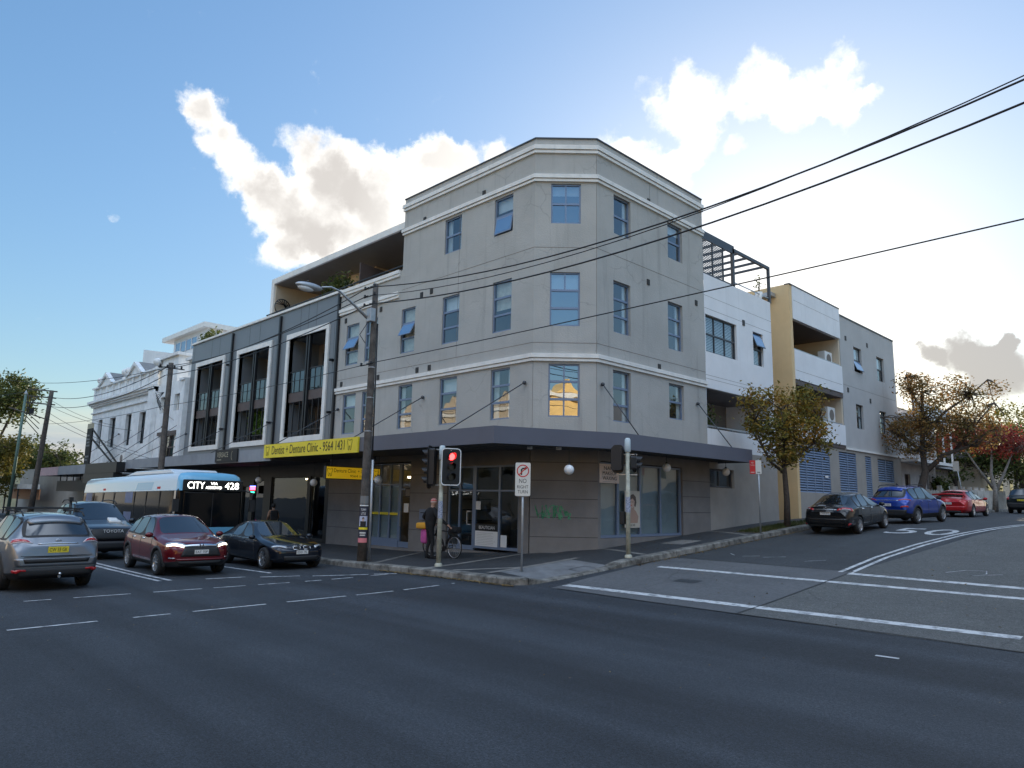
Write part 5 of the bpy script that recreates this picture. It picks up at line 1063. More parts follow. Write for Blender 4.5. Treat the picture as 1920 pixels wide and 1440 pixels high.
for s, zz, wd, hh in (('TOMMY', 1.68, .17, .075), ('LITTLE', 1.56, .15, .075)): text(s, rt, UZ, wd, hh, base + rt * (-wd / 2) + Vector((0, 0, zz)) + nx * .002, M['white_paint'], ps, ext=.002)
wrap('text_line', .98, 1.02, M['sign_white'], .1595, -1.35, -.05); wrap('text_line', .91, .945, M['sign_white'], .1595, -1.25, -.15)
t2, z = tpole(-38.2, 12.85, 8.95, .17, .12, 'middle timber power pole rising behind the bus')
t2['group'] = 'power poles along the kerb'
mb = MB(); mb.cyl((-38.1, 12.2, 8.5), (-38.1, 13.5, 8.5), .03, n=6); [mb.cyl((-38.1, 12.3 + k * .35, 8.5), (-38.1, 12.3 + k * .35, 8.65), .05, n=8) for k in range(4)]; mb.bar((-38.1, 12.85, 8.6), (-39.9, 12.85, 8.75), .05); mb.build('cross_arm', M['black'], t2)
mb = MB(); [mb.tube([(-38.1, 12.6, 7.2), (-38.7 - .1 * k, 12.5, 6.8 + .15 * k), (-38.2, 12.55, 6.3 + .1 * k)], .018, 6) for k in range(4)]; mb.build('cable_loop', M['wire'], t2)
t3, z = tpole(-65.5, 12.8, 10.1, .22, .15, 'leaning timber power pole at the far left with many wires', lean=(2.3, 0))
t3['group'] = 'power poles along the kerb'
mb = MB(); [mb.bar((-63.4 - k * .12, 11.3, 9.7 - k * .5), (-63.3 - k * .12, 13.2, 9.7 - k * .5), .09) for k in range(3)]; mb.bar((-63.9, 12.7, 7.6), (-65.5, 10.6, 8.4), .08); mb.build('cross_arm', M['timber'], t3)
mb = MB(); [mb.tube([(-63.4, 12.0 - .2 * k, 9.2), (-64.0, 11.5, 8.3 - .3 * k), (-63.9, 12.4, 7.6 - .4 * k)], .03, 6) for k in range(4)]; mb.box(-63.9, -63.6, 11.6, 11.9, 7.9, 8.3); mb.build('cable_loop', M['wire'], t3)
gp_ = empty('lamp_post', (-66, 11.6, 0), 'thin green lamp post standing left of the leaning pole', 'lamp post')
mb = MB(); mb.tube([(-67.3, 11.7, -.1), (-66.2, 11.7, 9.6)], [.13, .09], 10); mb.build('post', pm('green_post', (.10, .17, .14), .5, metal=.2), gp_)
mb = MB(); mb.lathe((-66.2, 11.7, 9.6), UZ, [(0, .1), (.08, .12), (.3, .02)], 10); mb.build('cap', M['metal_grey'], gp_)
def wire(pts, r, lab, n=22):
    """pts: three points the wire passes through - a shallow parabola"""
    a, m, b = [Vector(p) for p in pts]; tm = (m - a).length / ((m - a).length + (b - m).length)
    lin = a.lerp(b, tm); sag = (lin.z - m.z) / (4 * tm * (1 - tm))
    ps_ = []
    for i in range(n + 1):
        q = i / n; p = a.lerp(b, q); p.z -= 4 * sag * q * (1 - q); ps_.append(p - a)
    o = MB(); o.tube(ps_, r * .8, 6); o = o.build('power_line', M['wire'], local=True); o.location = a
    return tag(o, lab, 'wire', 'overhead wires')
PY = 12.62
wire([(-19.6, PY, 9.0), (-12, PY, 8.16), (5.5, PY, 10.1)], .022, 'topmost of the three black wires crossing the sky to the right')
wire([(-19.6, PY, 8.7), (-12, PY, 8.02), (5.5, PY, 10.3)], .014, 'thinner middle wire just under the topmost black wire')
wire([(-19.6, PY, 8.42), (-12, PY, 7.76), (5.5, PY, 9.6)], .024, 'lowest of the three thick black wires crossing the sky')
wire([(-19.6, PY, 6.4), (-11, PY, 6.36), (6, PY, 6.6)], .016, 'single low wire crossing the corner windows to the far right')
wire([(-19.7, PY, 9.0), (-27, PY, 8.33), (-38.1, PY, 8.58)], .02, 'top wire from the near pole across the dark panelled facade')
wire([(-19.7, PY, 8.72), (-28, PY, 8.28), (-38.1, PY, 8.4)], .02, 'second wire from the near pole across the dark panelled facade')
wire([(-19.7, PY, 8.4), (-28, PY, 7.88), (-38.1, PY, 8.1)], .022, 'third wire from the near pole across the dark panelled facade')
wire([(-19.7, PY, 6.38), (-29.5, PY, 6.34), (-38.1, PY, 6.5)], .014, 'thin low wire across the white framed bays')
wire([(-38.2, PY, 6.5), (-50, PY, 6.6), (-64, PY, 7.2)], .016, 'thin low wire across the old white building')
wire([(-38.2, PY, 8.5), (-50, PY, 8.15), (-63.5, PY, 9.3)], .025, 'upper wire between the middle pole and leaning pole')
wire([(-38.2, PY, 8.1), (-50, PY, 7.6), (-63.6, PY, 8.6)], .025, 'lower wire between the middle pole and leaning pole')
for k, (xb, zb, lab) in enumerate(((-66.5, 7.3, 'service wire from the leaning pole to the nearest white corner'), (-62.5, 6.7, 'service wire from the leaning pole to the white facade'), (-60.5, 5.0, 'steep service wire from the leaning pole to the far awnings'), (-56, 4.3, 'long service wire from the leaning pole down to the awning'))):
    a = Vector((-63.6, PY, 9.2 - .5 * k)); b = Vector((xb + 5, 17.0, zb)); m = a.lerp(b, .5) - Vector((0, 0, .35)); wire([a, m, b], .018, lab, 12)
wire([(-49, 17, 6.9), (-44, 14.8, 6.6), (-38.2, PY, 6.4)], .014, 'service wire from the middle pole to the white wing', 12)
wire([(-63.4, PY, 9.9), (-75, 9, 9.7), (-95, 3, 10.5)], .025, 'wire leaving the leaning pole towards the left trees')
wire([(-38.3, 12.9, 8.6), (-60, 11.2, 9.8), (-95, 9.2, 16.2)], .02, 'high thin wire across the clear sky at left')

# ================================================================== traffic signals and street signs
M['pole_paint'] = pm('pole_paint', (.42, .42, .34), .6, var=.25, vs=6, streak=.3)
M['pale_cap'] = pm('pale_cap', (.52, .60, .63), .5)
M['signal_red'] = pm('signal_red', (1, .05, .04), .4, emit=(1, .03, .03), es=5)
M['lens_dark'] = pm('lens_dark', (.02, .02, .022), .25)
def signal_pole(x, y, h, lab):
    z = fz(x, y); t = empty('traffic_signal', (x, y, z), lab, 'traffic light', 'traffic signals on the corner')
    mb = MB(); mb.cyl((x, y, z - .05), (x, y, z + h - .4), .07, .062, n=16); mb.lathe((x, y, z), UZ, [(0, .11), (.06, .11), (.1, .075)], 16); mb.build('pole', M['pole_paint'], t)
    mb = MB(); mb.lathe((x, y, z + h - .42), UZ, [(0, .075), (.02, .095), (.38, .085), (.42, .05), (.425, .0)], 18); mb.build('cap', M['pale_cap'], t)
    return t, z
def head(t, c, nrm, n_asp=3, w_=.5, h_=1.08, board=True, lit=None, white=True, lens='lens_dark'):
    c = Vector(c); nv_ = Vector(nrm).normalized(); r = nv_.cross(Vector(UZ)).normalized() * -1; u = Vector(UZ)
    def P(a, b, d): return c + r * a + u * b + nv_ * d
    def rr(w2, h2, rad, d, k=5):
        o = []
        for sx, sz, a0 in ((1, 1, 0), (-1, 1, 90), (-1, -1, 180), (1, -1, 270)):
            for i in range(k + 1): a = R(a0 + 90 * i / k); o.append(P(sx * (w2 - rad) + rad * math.cos(a), sz * (h2 - rad) + rad * math.sin(a), d))
        return o
    mb = MB(); mb.ext(rr(.16, h_ / 2 - .08, .06, -.18), nv_ * .17); hd = mb.build('signal_head', M['black'], t)
    if board:
        mb = MB(); mb.ext(rr(w_ / 2, h_ / 2, .12, -.012), nv_ * .012); mb.build('backing_board', M['black'], hd)
        if white:
            o_, i_ = rr(w_ / 2, h_ / 2, .12, .003), rr(w_ / 2 - .028, h_ / 2 - .028, .095, .003); n = len(o_); mb = MB(); mb.add(o_ + i_, [(k, (k + 1) % n, n + (k + 1) % n, n + k) for k in range(n)]); mb.build('white_border', M['white_paint'], hd, recalc=False)
    sp = (h_ - .2) / n_asp
    for k in range(n_asp):
        b = h_ / 2 - .1 - sp * (k + .5); q = P(0, b, 0)
        mb = MB(); mb.cyl(q, q + nv_ * .02, .1, n=20); mb.build('lens', M['signal_red'] if lit == k else M[lens], hd)
        mb = MB(); n = 16; vs = []
        for d, rad in ((0, .115), (.24, .105)):
            for i in range(n + 1): a = R(-40 + 260 * i / n); dd = d * (1 if True else 1); vs.append(P(rad * math.cos(a), b + rad * math.sin(a), dd * (.55 + .45 * max(0, math.sin(a)))))
        mb.add(vs, [(i, i + 1, n + 2 + i, n + 1 + i) for i in range(n)], smooth=True); mb.build('visor', M['black'], hd, recalc=False)
    return hd
t, z = signal_pole(-16.31, 13.25, 3.45, 'traffic signal showing red with white bordered board beside the cyclist')
head(t, (-16.02, 13.36, z + 2.83), (.93, -.36, 0), lit=0, w_=.60)
h2 = head(t, (-16.60, 13.02, z + 2.82), (-.80, -.55, 0), 4, .46, 1.25, white=False, lens='pale_cap')
mb = MB(); mb.bar((-16.6, 13.1, z + 3.35), (-16.02, 13.36, z + 3.3), .03); mb.bar((-16.6, 13.1, z + 2.3), (-16.02, 13.36, z + 2.3), .03); mb.build('bracket', M['metal_grey'], t)
M['sticker'] = pm('stickers', (.30, .33, .42), .6, var=.6, vs=30)
mb = MB(); mb.cyl((-16.31, 13.25, z + 1.35), (-16.31, 13.25, z + 1.85), .0715, .07, n=16, cap=False); mb.build('stickers', M['sticker'], t)
t, z = signal_pole(-12.66, 17.34, 3.48, 'traffic signal facing away on the side street kerb')
head(t, (-12.93, 17.22, z + 2.86), (-.35, .93, 0), 3, .36, .84, white=False); head(t, (-12.56, 17.56, z + 2.75), (.55, .83, 0), 2, .30, .56, white=True)
mb = MB(); mb.bar((-12.98, 17.25, z + 2.4), (-12.5, 17.6, z + 2.4), .03); mb.bar((-12.98, 17.25, z + 3.0), (-12.5, 17.6, z + 3.0), .03); mb.build('bracket', M['metal_grey'], t)
mb = MB(); mb.box(-12.87, -12.72, 17.2, 17.34, z + .95, z + 1.32); mb.build('push_button', M['black'], t, bevel=.02)
mb = MB(); mb.cyl((-12.66, 17.34, z + 1.3), (-12.66, 17.34, z + 1.75), .0715, .07, n=16, cap=False); mb.build('stickers', M['sticker'], t)
# no right turn
x, y = -13.55, 13.83; z = fz(x, y); t = empty('road_sign', (x, y, z), 'white no right turn sign on a thin grey post at the corner', 'road sign')
mb = MB(); mb.cyl((x, y, z - .05), (x, y, z + 2.88), .03, n=12); mb.build('post', M['metal_grey'], t)
nv_ = Vector((.62, -.785, 0)).normalized(); rt = Vector((.785, .62, 0)).normalized(); c0 = Vector((x, y, z + 2.42)) + nv_ * .04
def plate(par, c, w2, h2, rad, m, d0, d1, name, k=5):
    o = []
    for sx, sz, a0 in ((1, 1, 0), (-1, 1, 90), (-1, -1, 180), (1, -1, 270)):
        for i in range(k + 1): a = R(a0 + 90 * i / k); o.append(c + rt * (sx * (w2 - rad) + rad * math.cos(a)) + Vector(UZ) * (sz * (h2 - rad) + rad * math.sin(a)) + nv_ * d0)
    mb = MB(); mb.ext(o, nv_ * (d1 - d0)); return mb.build(name, m, par)
pl = plate(t, c0, .215, .455, .04, M['ink'], 0, .008, 'plate'); plate(pl, c0, .205, .445, .035, M['sign_white'], .0082, .0095, 'face')
cc = c0 + Vector((0, 0, .225)); mb = MB(); n = 36; ro, ri = .168, .14
mb.add([cc + rt * (q * math.cos(6.2832 * i / n)) + Vector(UZ) * (q * math.sin(6.2832 * i / n)) + nv_ * .0135 for q in (ro, ri) for i in range(n)], [(i, (i + 1) % n, n + (i + 1) % n, n + i) for i in range(n)])
a, b = cc + rt * -.105 + Vector((0, 0, -.105)) + nv_ * .0135, cc + rt * .105 + Vector((0, 0, .105)) + nv_ * .0135; mb.bar(a, b, .026, .003, up=nv_); mb.build('red_ring', M['red_ink'], pl, recalc=False)
mb = MB(); q = [(-.06, -.11), (-.02, -.11), (-.02, .02), (0, .045), (.05, .045), (.05, .015), (.115, .065), (.05, .115), (.05, .085), (-.01, .085), (-.06, .04)]
mb.ext([cc + rt * a + Vector(UZ) * b + nv_ * .0105 for a, b in q], nv_ * .001); mb.build('turn_arrow', M['ink'], pl)
for s, zz, wd, hh in (('NO', -.10, .20, .115), ('RIGHT', -.245, .30, .085), ('TURN', -.375, .27, .085)): text(s, rt, UZ, wd, hh, c0 + rt * (-wd / 2) + Vector((0, 0, zz)) + nv_ * .0105, M['ink'], pl, ext=.001)
# parking sign
x, y = -12.42, 25.1; z = fz(x, y); t = empty('road_sign', (x, y, z), 'red and white no stopping sign plates on a post by the street tree', 'road sign')
mb = MB(); mb.cyl((x, y, z - .05), (x, y, z + 2.7), .028, n=10); mb.build('post', M['metal_grey'], t)
nv_ = Vector((.45, -.89, 0)).normalized(); rt = Vector((.89, .45, 0)).normalized(); c0 = Vector((x, y, z + 2.42)) + nv_ * .035 - rt * .1
pl = plate(t, c0 - rt * .105, .1, .25, .015, M['red_ink'], 0, .006, 'plate'); plate(t, c0 + rt * .105, .1, .25, .015, M['sign_white'], 0, .006, 'plate')
text('NO', rt, UZ, .08, .06, c0 - rt * .145 + Vector((0, 0, .13)) + nv_ * .008, M['sign_white'], pl); text('STOPPING', rt, UZ, .15, .04, c0 - rt * .18 + Vector((0, 0, .05)) + nv_ * .008, M['sign_white'], pl)
mb = MB(); mb.bar(c0 - rt * .17 + Vector((0, 0, -.19)) + nv_ * .008, c0 - rt * .04 + Vector((0, 0, -.19)) + nv_ * .008, .02, .002, up=nv_); mb.build('arrow', M['sign_white'], pl)
mb = MB(); mb.bar(c0 + rt * .05 + Vector((0, 0, -.19)) + nv_ * .008, c0 + rt * .16 + Vector((0, 0, -.19)) + nv_ * .008, .025, .002, up=nv_); mb.build('arrow', M['ink'], pl)
x, y = -12.6, 52.5; z = fz(x, y); t = empty('road_sign', (x, y, z), 'small tilted white sign on a leaning post behind the red car', 'road sign')
mb = MB(); mb.tube([(x + .35, y, z - .05), (x, y, z + 3.1)], .035, 8); mb.build('post', M['metal_grey'], t)
nv_ = Vector((.3, -.95, 0)); rt = Vector((.95, .3, 0)).normalized(); plate(t, Vector((x, y - .05, z + 2.85)), .17, .32, .02, M['sign_white'], 0, .01, 'plate')
# ================================================================== vehicles
def paint(name, col, metal=.35, rough=.32, var=0):
    m = pm(name, col, rough, metal=metal, coat=1.0, var=var, spec=.12); b = m.node_tree.nodes['Principled BSDF']; b.inputs['Coat Roughness'].default_value = .04; return m
M['car_glass'] = pm('car_glass', (.010, .013, .017), .03, spec=.9); M['car_glass'].node_tree.nodes['Principled BSDF'].inputs['IOR'].default_value = 1.75
M['plastic'] = pm('black_plastic', (.018, .019, .021), .6)
M['tyre'] = pm('tyre_rubber', (.018, .018, .019), .85, var=.2, vs=20)
M['alloy'] = pm('alloy', (.50, .51, .53), .3, metal=.85)
M['chrome'] = pm('chrome', (.75, .76, .78), .12, metal=1)
M['tail_red'] = pm('tail_red', (.42, .012, .015), .12, coat=.8)
M['tail_clear'] = pm('tail_clear', (.62, .52, .54), .12, coat=.8)
M['headlamp'] = pm('headlamp', (.50, .53, .56), .10, metal=.3, coat=1)
M['headlamp_on'] = pm('headlamp_on', (1, .95, .8), .2, emit=(1, .92, .70), es=2.2)
M['plate_y'] = pm('plate_yellow', (.72, .58, .04), .5)
M['plate_w'] = pm('plate_white', (.72, .72, .70), .5)
SUV = [(2.15, .60, .30, .70, 2.09, .56, .80, .84), (2.02, .90, .24, .76, 1.93, .80, .90, .94), (1.40, 1.0, .22, .88, 1.33, .85, .985, 1.02), (.92, 1.0, .21, .95, .92, .82, 1.05, 1.08), (.80, 1.0, .21, .97, .12, .665, 1.50, 1.56),
       (-.15, 1.0, .21, .99, -.25, .69, 1.54, 1.60), (-1.02, 1.0, .21, 1.01, -1.0, .68, 1.52, 1.59), (-1.52, 1.0, .22, 1.04, -1.62, .65, 1.46, 1.54), (-1.88, .97, .25, 1.0, -1.98, .74, 1.09, 1.11), (-2.10, .90, .28, .86, -2.12, .70, .94, .95), (-2.15, .82, .34, .62, -2.15, .66, .74, .74)]
SEDAN = [(2.27, .62, .28, .58, 2.2, .56, .65, .69), (2.12, .90, .21, .65, 2.02, .80, .74, .78), (1.45, 1.0, .19, .78, 1.40, .85, .86, .90), (.90, 1.0, .19, .86, .86, .81, .94, .97), (.76, 1.0, .19, .88, .0, .63, 1.32, 1.385),
         (-.2, 1.0, .19, .89, -.3, .65, 1.36, 1.42), (-.95, 1.0, .19, .90, -.85, .63, 1.335, 1.40), (-1.38, 1.0, .19, .91, -1.18, .59, 1.275, 1.35), (-1.75, .98, .21, .91, -1.86, .70, .985, 1.02), (-2.14, .93, .24, .86, -2.19, .68, .935, .965), (-2.27, .84, .29, .64, -2.28, .62, .78, .78)]
def car(name, label, cat, kind, L, W, H, wb, fo, rw, body, clad=.10, cladm=None, roof=None, group=None, rails=False, plate=None, front=True, rear=True, opts=()):
    """built facing +x with its wheels on z = 0"""
    st = SUV if kind == 'suv' else SEDAN; L0, H0 = (4.3, 1.605) if kind == 'suv' else (4.55, 1.42); w = W / 2; sx, sz = L / L0, H / H0
    root = empty(name, (0, 0, 0), label, cat, group); mats = [body, M['car_glass'], M['plastic'], cladm or body]
    bm = bmesh.new(); G = []
    bm.verts.layers.float.new('crease_vert'); bm.edges.layers.float.new('crease_edge')
    for (xl, ws, zb, zs, xu, ys, z5, z7) in st:
        xl *= sx; xu *= sx; zb *= sz; zs *= sz; z5 *= sz; z7 *= sz; z2 = zb + clad
        bow = .05 if xu > 0 else -.04
        half = [(xl, 0, zb), (xl, .80 * ws * w, zb), (xl, .965 * ws * w, z2), (xl, ws * w, z2 + (zs - z2) * .55), (xl, .955 * ws * w, zs), (xu, ys * w, z5), (xu + bow * .7, .55 * ys * w, z5 + (z7 - z5) * .78), (xu + bow, 0, z7)]
        row = {}
        for j, p in enumerate(half):
            if j in (0, 7): v = bm.verts.new(p); row[(j, 1)] = row[(j, -1)] = v
            else: row[(j, 1)] = bm.verts.new(p); row[(j, -1)] = bm.verts.new((p[0], -p[1], p[2]))
        G.append(row)
    F = {}
    for i in range(len(G) - 1):
        for j in range(7):
            for s in (1, -1):
                q = [G[i][(j, s)], G[i + 1][(j, s)], G[i + 1][(j + 1, s)], G[i][(j + 1, s)]]
                f = bm.faces.new(q if s == 1 else q[::-1]); F[(i, j, s)] = f; f.smooth = True
                f.material_index = 3 if j <= 1 else 0
    for i, rev in ((0, False), (len(G) - 1, True)):
        g_ = G[i]
        ps_ = [[g_[(0, 1)], g_[(1, 1)], g_[(2, 1)], g_[(2, -1)], g_[(1, -1)]]] + [[g_[(j, 1)], g_[(j + 1, 1)], g_[(j + 1, -1)], g_[(j, -1)]] for j in (2, 3, 4)] + [[g_[(5, 1)], g_[(6, 1)], g_[(7, 1)], g_[(6, -1)], g_[(5, -1)]]]
        for k, p in enumerate(ps_): f = bm.faces.new(p); f.smooth = True; f.material_index = 3 if k == 0 else 0
    cl = bm.edges.layers.float['crease_edge']; vl = bm.verts.layers.float['crease_vert']
    def crease(a, b, v):
        e = bm.edges.get((a, b))
        if e: e[cl] = max(e[cl], v)
    for i in range(len(G) - 1):
        for s in (1, -1):
            crease(G[i][(4, s)], G[i + 1][(4, s)], .55 if 2 <= i <= 8 else .25); crease(G[i][(1, s)], G[i + 1][(1, s)], .7); crease(G[i][(2, s)], G[i + 1][(2, s)], .4)
            if i in (0, 1, 2): crease(G[i][(5, s)], G[i + 1][(5, s)], .35)
    for s in (1, -1):
        for j in (5, 6): crease(G[3][(j, s)], G[3][(j + 1, s)], .6); crease(G[8][(j, s)], G[8][(j + 1, s)], .5); crease(G[9][(j, s)], G[9][(j + 1, s)], .45)
    def inset(fs, th, mi, ring):
        r = bmesh.ops.inset_region(bm, faces=fs, thickness=th, depth=0, use_even_offset=True, use_boundary=True)
        for f in r['faces']: f.material_index = ring; f.smooth = True
        for f in fs:
            f.material_index = mi
        es = {}
        for f in fs:
            for e in f.edges: es[e] = es.get(e, 0) + 1
        vc_ = {}
        for e, c in es.items():
            if c == 1:
                e[cl] = 1.0
                for v in e.verts: vc_.setdefault(v, []).append(e)
        for v, le in vc_.items():
            if len(le) == 2:
                d0 = (le[0].other_vert(v).co - v.co).normalized(); d1 = (le[1].other_vert(v).co - v.co).normalized()
                if d0.angle(d1) < 2.5: v[vl] = .78 if len(fs) == 1 else .6
    bm.normal_update()
    inset([F[(3, j, s)] for j in (5, 6) for s in (1, -1)], .05, 4, 0); inset([F[(7, j, s)] for j in (5, 6) for s in (1, -1)], .06, 5, 2 if kind == 'suv' else 0)
    for s in (1, -1):
        for i, mi in ((4, 6), (5, 8)) + (((6, 10),) if 'quarter' in opts or kind == 'suv' else ()): inset([F[(i, 4, s)]], .042, mi + (0 if s == 1 else 1), 2)
    me = bpy.data.meshes.new('cage'); bm.to_mesh(me); bm.free()
    for k in range(14): me.materials.append(M['plastic'])
    ob = bpy.data.objects.new('cage', me); COL.objects.link(ob)
    m = ob.modifiers.new('s', 'SUBSURF'); m.levels = m.render_levels = 3
    xf_ = L / 2 - fo; xr_ = xf_ - wb; cutters = []
    cb = MB()
    for x in (xf_, xr_):
        for s in (1, -1): cb.cyl((x, s * w * .62, rw), (x, s * (w + .2), rw), rw + .055, n=40, mi=2, smooth=False)
    co = cb.build('cut', [M['plastic']] * 14, local=True)
    b = ob.modifiers.new('b', 'BOOLEAN'); b.object = co; b.operation = 'DIFFERENCE'; b.solver = 'EXACT'
    bpy.context.view_layer.update(); dg = bpy.context.evaluated_depsgraph_get()
    ev = bpy.data.meshes.new_from_object(ob.evaluated_get(dg))
    bpy.data.objects.remove(ob); bpy.data.objects.remove(co)
    vs = [v.co.copy() for v in ev.vertices]; polys = [(list(p.vertices), p.material_index) for p in ev.polygons]; bpy.data.meshes.remove(ev)
    bvh = BVHTree.FromPolygons(vs, [p for p, _ in polys])
    def split(idx, nm, mt, smooth=True):
        use = [p for p, mi in polys if mi in idx]
        if not use: return None
        mp_ = {}; nv_ = []; fs = []; mis = []
        for p in use:
            for q in p:
                if q not in mp_: mp_[q] = len(nv_); nv_.append(vs[q])
            fs.append([mp_[q] for q in p])
        mb = MB(); mb.add(nv_, fs, 0, smooth); mb.m = [{0: 0, 2: 1, 3: 2}.get(mi, 0) for p, mi in polys if mi in idx]
        o = mb.build(nm, mt, root, local=True, recalc=False)
        return o
    bo = split((0, 2, 3), 'body', [body, M['plastic'], cladm or body])
    try: bo.data.set_sharp_from_angle(angle=R(40))
    except Exception: pass
    for idx, nm in ((4, 'windscreen'), (5, 'rear_window'), (6, 'side_window'), (7, 'side_window'), (8, 'side_window'), (9, 'side_window'), (10, 'side_window'), (11, 'side_window')): split((idx,), nm, M['car_glass'])
    def P(x, y, z): return Vector((x * L / 2, y * w, z * H))
    def snap(q, nu=8, nv=4, off=.008, mi=0, mb=None):
        mb = mb or MB(); q = [P(*c) for c in q]; top = []; bot = []
        for j in range(nv + 1):
            for i in range(nu + 1):
                p = q[0].lerp(q[1], i / nu).lerp(q[3].lerp(q[2], i / nu), j / nv); loc, nn, _, _ = bvh.find_nearest(p)
                if nn.dot(loc - Vector((0, 0, H * .45))) < 0: nn = -nn
                top.append(loc + nn * off); bot.append(loc - nn * .01)
        n = (nu + 1); N2 = len(top); fs = [(j * n + i, j * n + i + 1, (j + 1) * n + i + 1, (j + 1) * n + i) for j in range(nv) for i in range(nu)]
        rim = [i for i in range(nu)] + [j * n + nu for j in range(nv)] + [nv * n + nu - i for i in range(nu)] + [(nv - j) * n for j in range(nv)]
        for a, b_ in zip(rim, rim[1:] + rim[:1]): fs.append((a, N2 + a, N2 + b_, b_))
        mb.add(top + bot, fs, mi, True); return mb
    def mir(q): return [(a, -b_, c) for a, b_, c in q]
    def part(nm, m, qs, both=True, off=.008, nu=8, nv=4, par=None):
        for qq in ([qs, mir(qs)] if both else [qs]): o = snap(qq, nu, nv, off).build(nm, m, par or root, local=True)
        return o
    # wheels
    mb = MB(); prof = [(-.10, rw * .62), (-.105, rw * .80), (-.10, rw * .95), (-.06, rw), (.06, rw), (.10, rw * .95), (.105, rw * .80), (.10, rw * .66)]
    mb.lathe((0, 0, 0), (0, 1, 0), prof, 36); tyre_me = mb
    rm = MB(); rm.lathe((0, 0, 0), (0, 1, 0), [(.10, rw * .66), (.085, rw * .62), (.0, rw * .58), (-.08, rw * .6)], 36); rm.lathe((0, 0, 0), (0, 1, 0), [(.03, 0), (.03, rw * .585)], 30, mi=1)
    ns = 5
    for k in range(ns):
        for dlt in (-.13, .13):
            a = 6.2832 * k / ns + dlt; a2 = 6.2832 * k / ns + dlt * 1.7
            rm.bar((math.cos(a) * rw * .10, .08, math.sin(a) * rw * .10), (math.cos(a2) * rw * .62, .088, math.sin(a2) * rw * .62), rw * .10, .03, up=(0, 1, 0))
    rm.cyl((0, .05, 0), (0, .10, 0), rw * .17, rw * .14, n=16)
    w0 = None
    for x in (xf_, xr_):
        for s in (1, -1):
            if w0 is None: w0 = tyre_me.build('wheel', M['tyre'], root, local=True); r0 = rm.build('rim', [M['alloy'], M['plastic']], w0, local=True); wo = w0
            else:
                wo = w0.copy(); COL.objects.link(wo); wo.parent = root; r1 = r0.copy(); COL.objects.link(r1); r1.parent = wo
            wo.location = (x, s * (w - .125), rw); wo.rotation_euler = (0, random.uniform(0, 1), 0 if s == 1 else math.pi)
    # mirrors, handles, door seams
    for s in (1, -1):
        mb = MB(); c = P(.37, 1.06, .655); mb.sph((c.x, s * c.y, c.z), (.075, .105, .075), 14, 10); mb.bar((c.x + .03, s * w * .9, c.z - .06), (c.x, s * c.y, c.z - .04), .05, .04, mi=1); mo = mb.build('mirror', [body if 'blackmirror' not in opts else M['plastic'], M['plastic']], root, local=True)
    zs = .615 if kind == 'suv' else .63; zh = zs - .035
    for x0 in (-.02, -.42): part('door_handle', M['chrome'] if 'chromehandle' in opts else body, [(x0, 1, zh - .012), (x0 + .075, 1, zh - .012), (x0 + .075, 1, zh + .014), (x0, 1, zh + .014)], off=.022, nu=4, nv=2)
    sm = MB(); t_ = .006
    for s in (1, -1):
        for xs_ in ((.36, .39), (-.09, -.085), (-.46, -.52)):
            snap([(xs_[1] - t_, s, .21), (xs_[1] + t_, s, .21), (xs_[0] + t_, s, zs), (xs_[0] - t_, s, zs)], 1, 10, .003, 0, sm)
    sm.build('door_seam', M['plastic'], root, local=True)
    if cladm is not None:
        for x in (xf_, xr_):
            for s in (1, -1):
                mb = MB(); n = 18; pts = []
                for rr_ in (rw + .05, rw + .125):
                    for i in range(n + 1):
                        a = math.pi * (-.05 + 1.1 * i / n); p = Vector((x + rr_ * math.cos(a), s * w, rw + rr_ * math.sin(a))); loc, nn, _, _ = bvh.find_nearest(p)
                        pts.append(Vector((p.x, loc.y + s * .014, p.z)))
                k = len(pts); mb.add(pts + [p - Vector((0, s * .05, 0)) for p in pts], [(i, i + 1, n + 2 + i, n + 1 + i) for i in range(n)] + [(i, i + 1, k + i + 1, k + i) for i in range(n)] + [(n + 1 + i, n + 2 + i, k + n + 2 + i, k + n + 1 + i) for i in range(n)], 0, True)
                mb.build('wheel_arch', M['plastic'], root, local=True)
    if rails:
        for s in (1, -1):
            mb = MB(); y = s * w * .66; mb.tube([(.10 * L / 2, y, H * .955), (.0, y, H * 1.0), (-.30 * L / 2, y, H * 1.015), (-.62 * L / 2, y, H * 1.0), (-.70 * L / 2, y, H * .95)], .018, 8); mb.build('roof_rail', M['plastic'], root, local=True)
    def nplate(x, z, txt, m, wd=.37, ht=.107):
        sg_ = 1 if x > 0 else -1; loc, nn, _, _ = bvh.find_nearest(P(x, 0, z)); xx = loc.x + sg_ * .012
        mb = MB(); mb.box(xx - .008, xx + .008, -wd / 2, wd / 2, z * H - ht / 2, z * H + ht / 2); pl = mb.build('number_plate', m, root, local=True)
        text(txt, (0, sg_, 0), UZ, wd * .86, ht * .6, (xx + sg_ * .010, -sg_ * wd * .43, z * H - ht * .3), M['ink'], pl, local=True, ext=.001)
        return xx
    return root, part, P, snap, nplate, bvh, w
def place(root, x, y, heading, pitch=0, z=None, roll=0):
    root.location = (x, y, gz(x, y) if z is None else z); root.rotation_euler = (roll, -pitch, heading)
def lamps_rear(part, m, q, **k): return part('tail_light', m, q, **k)

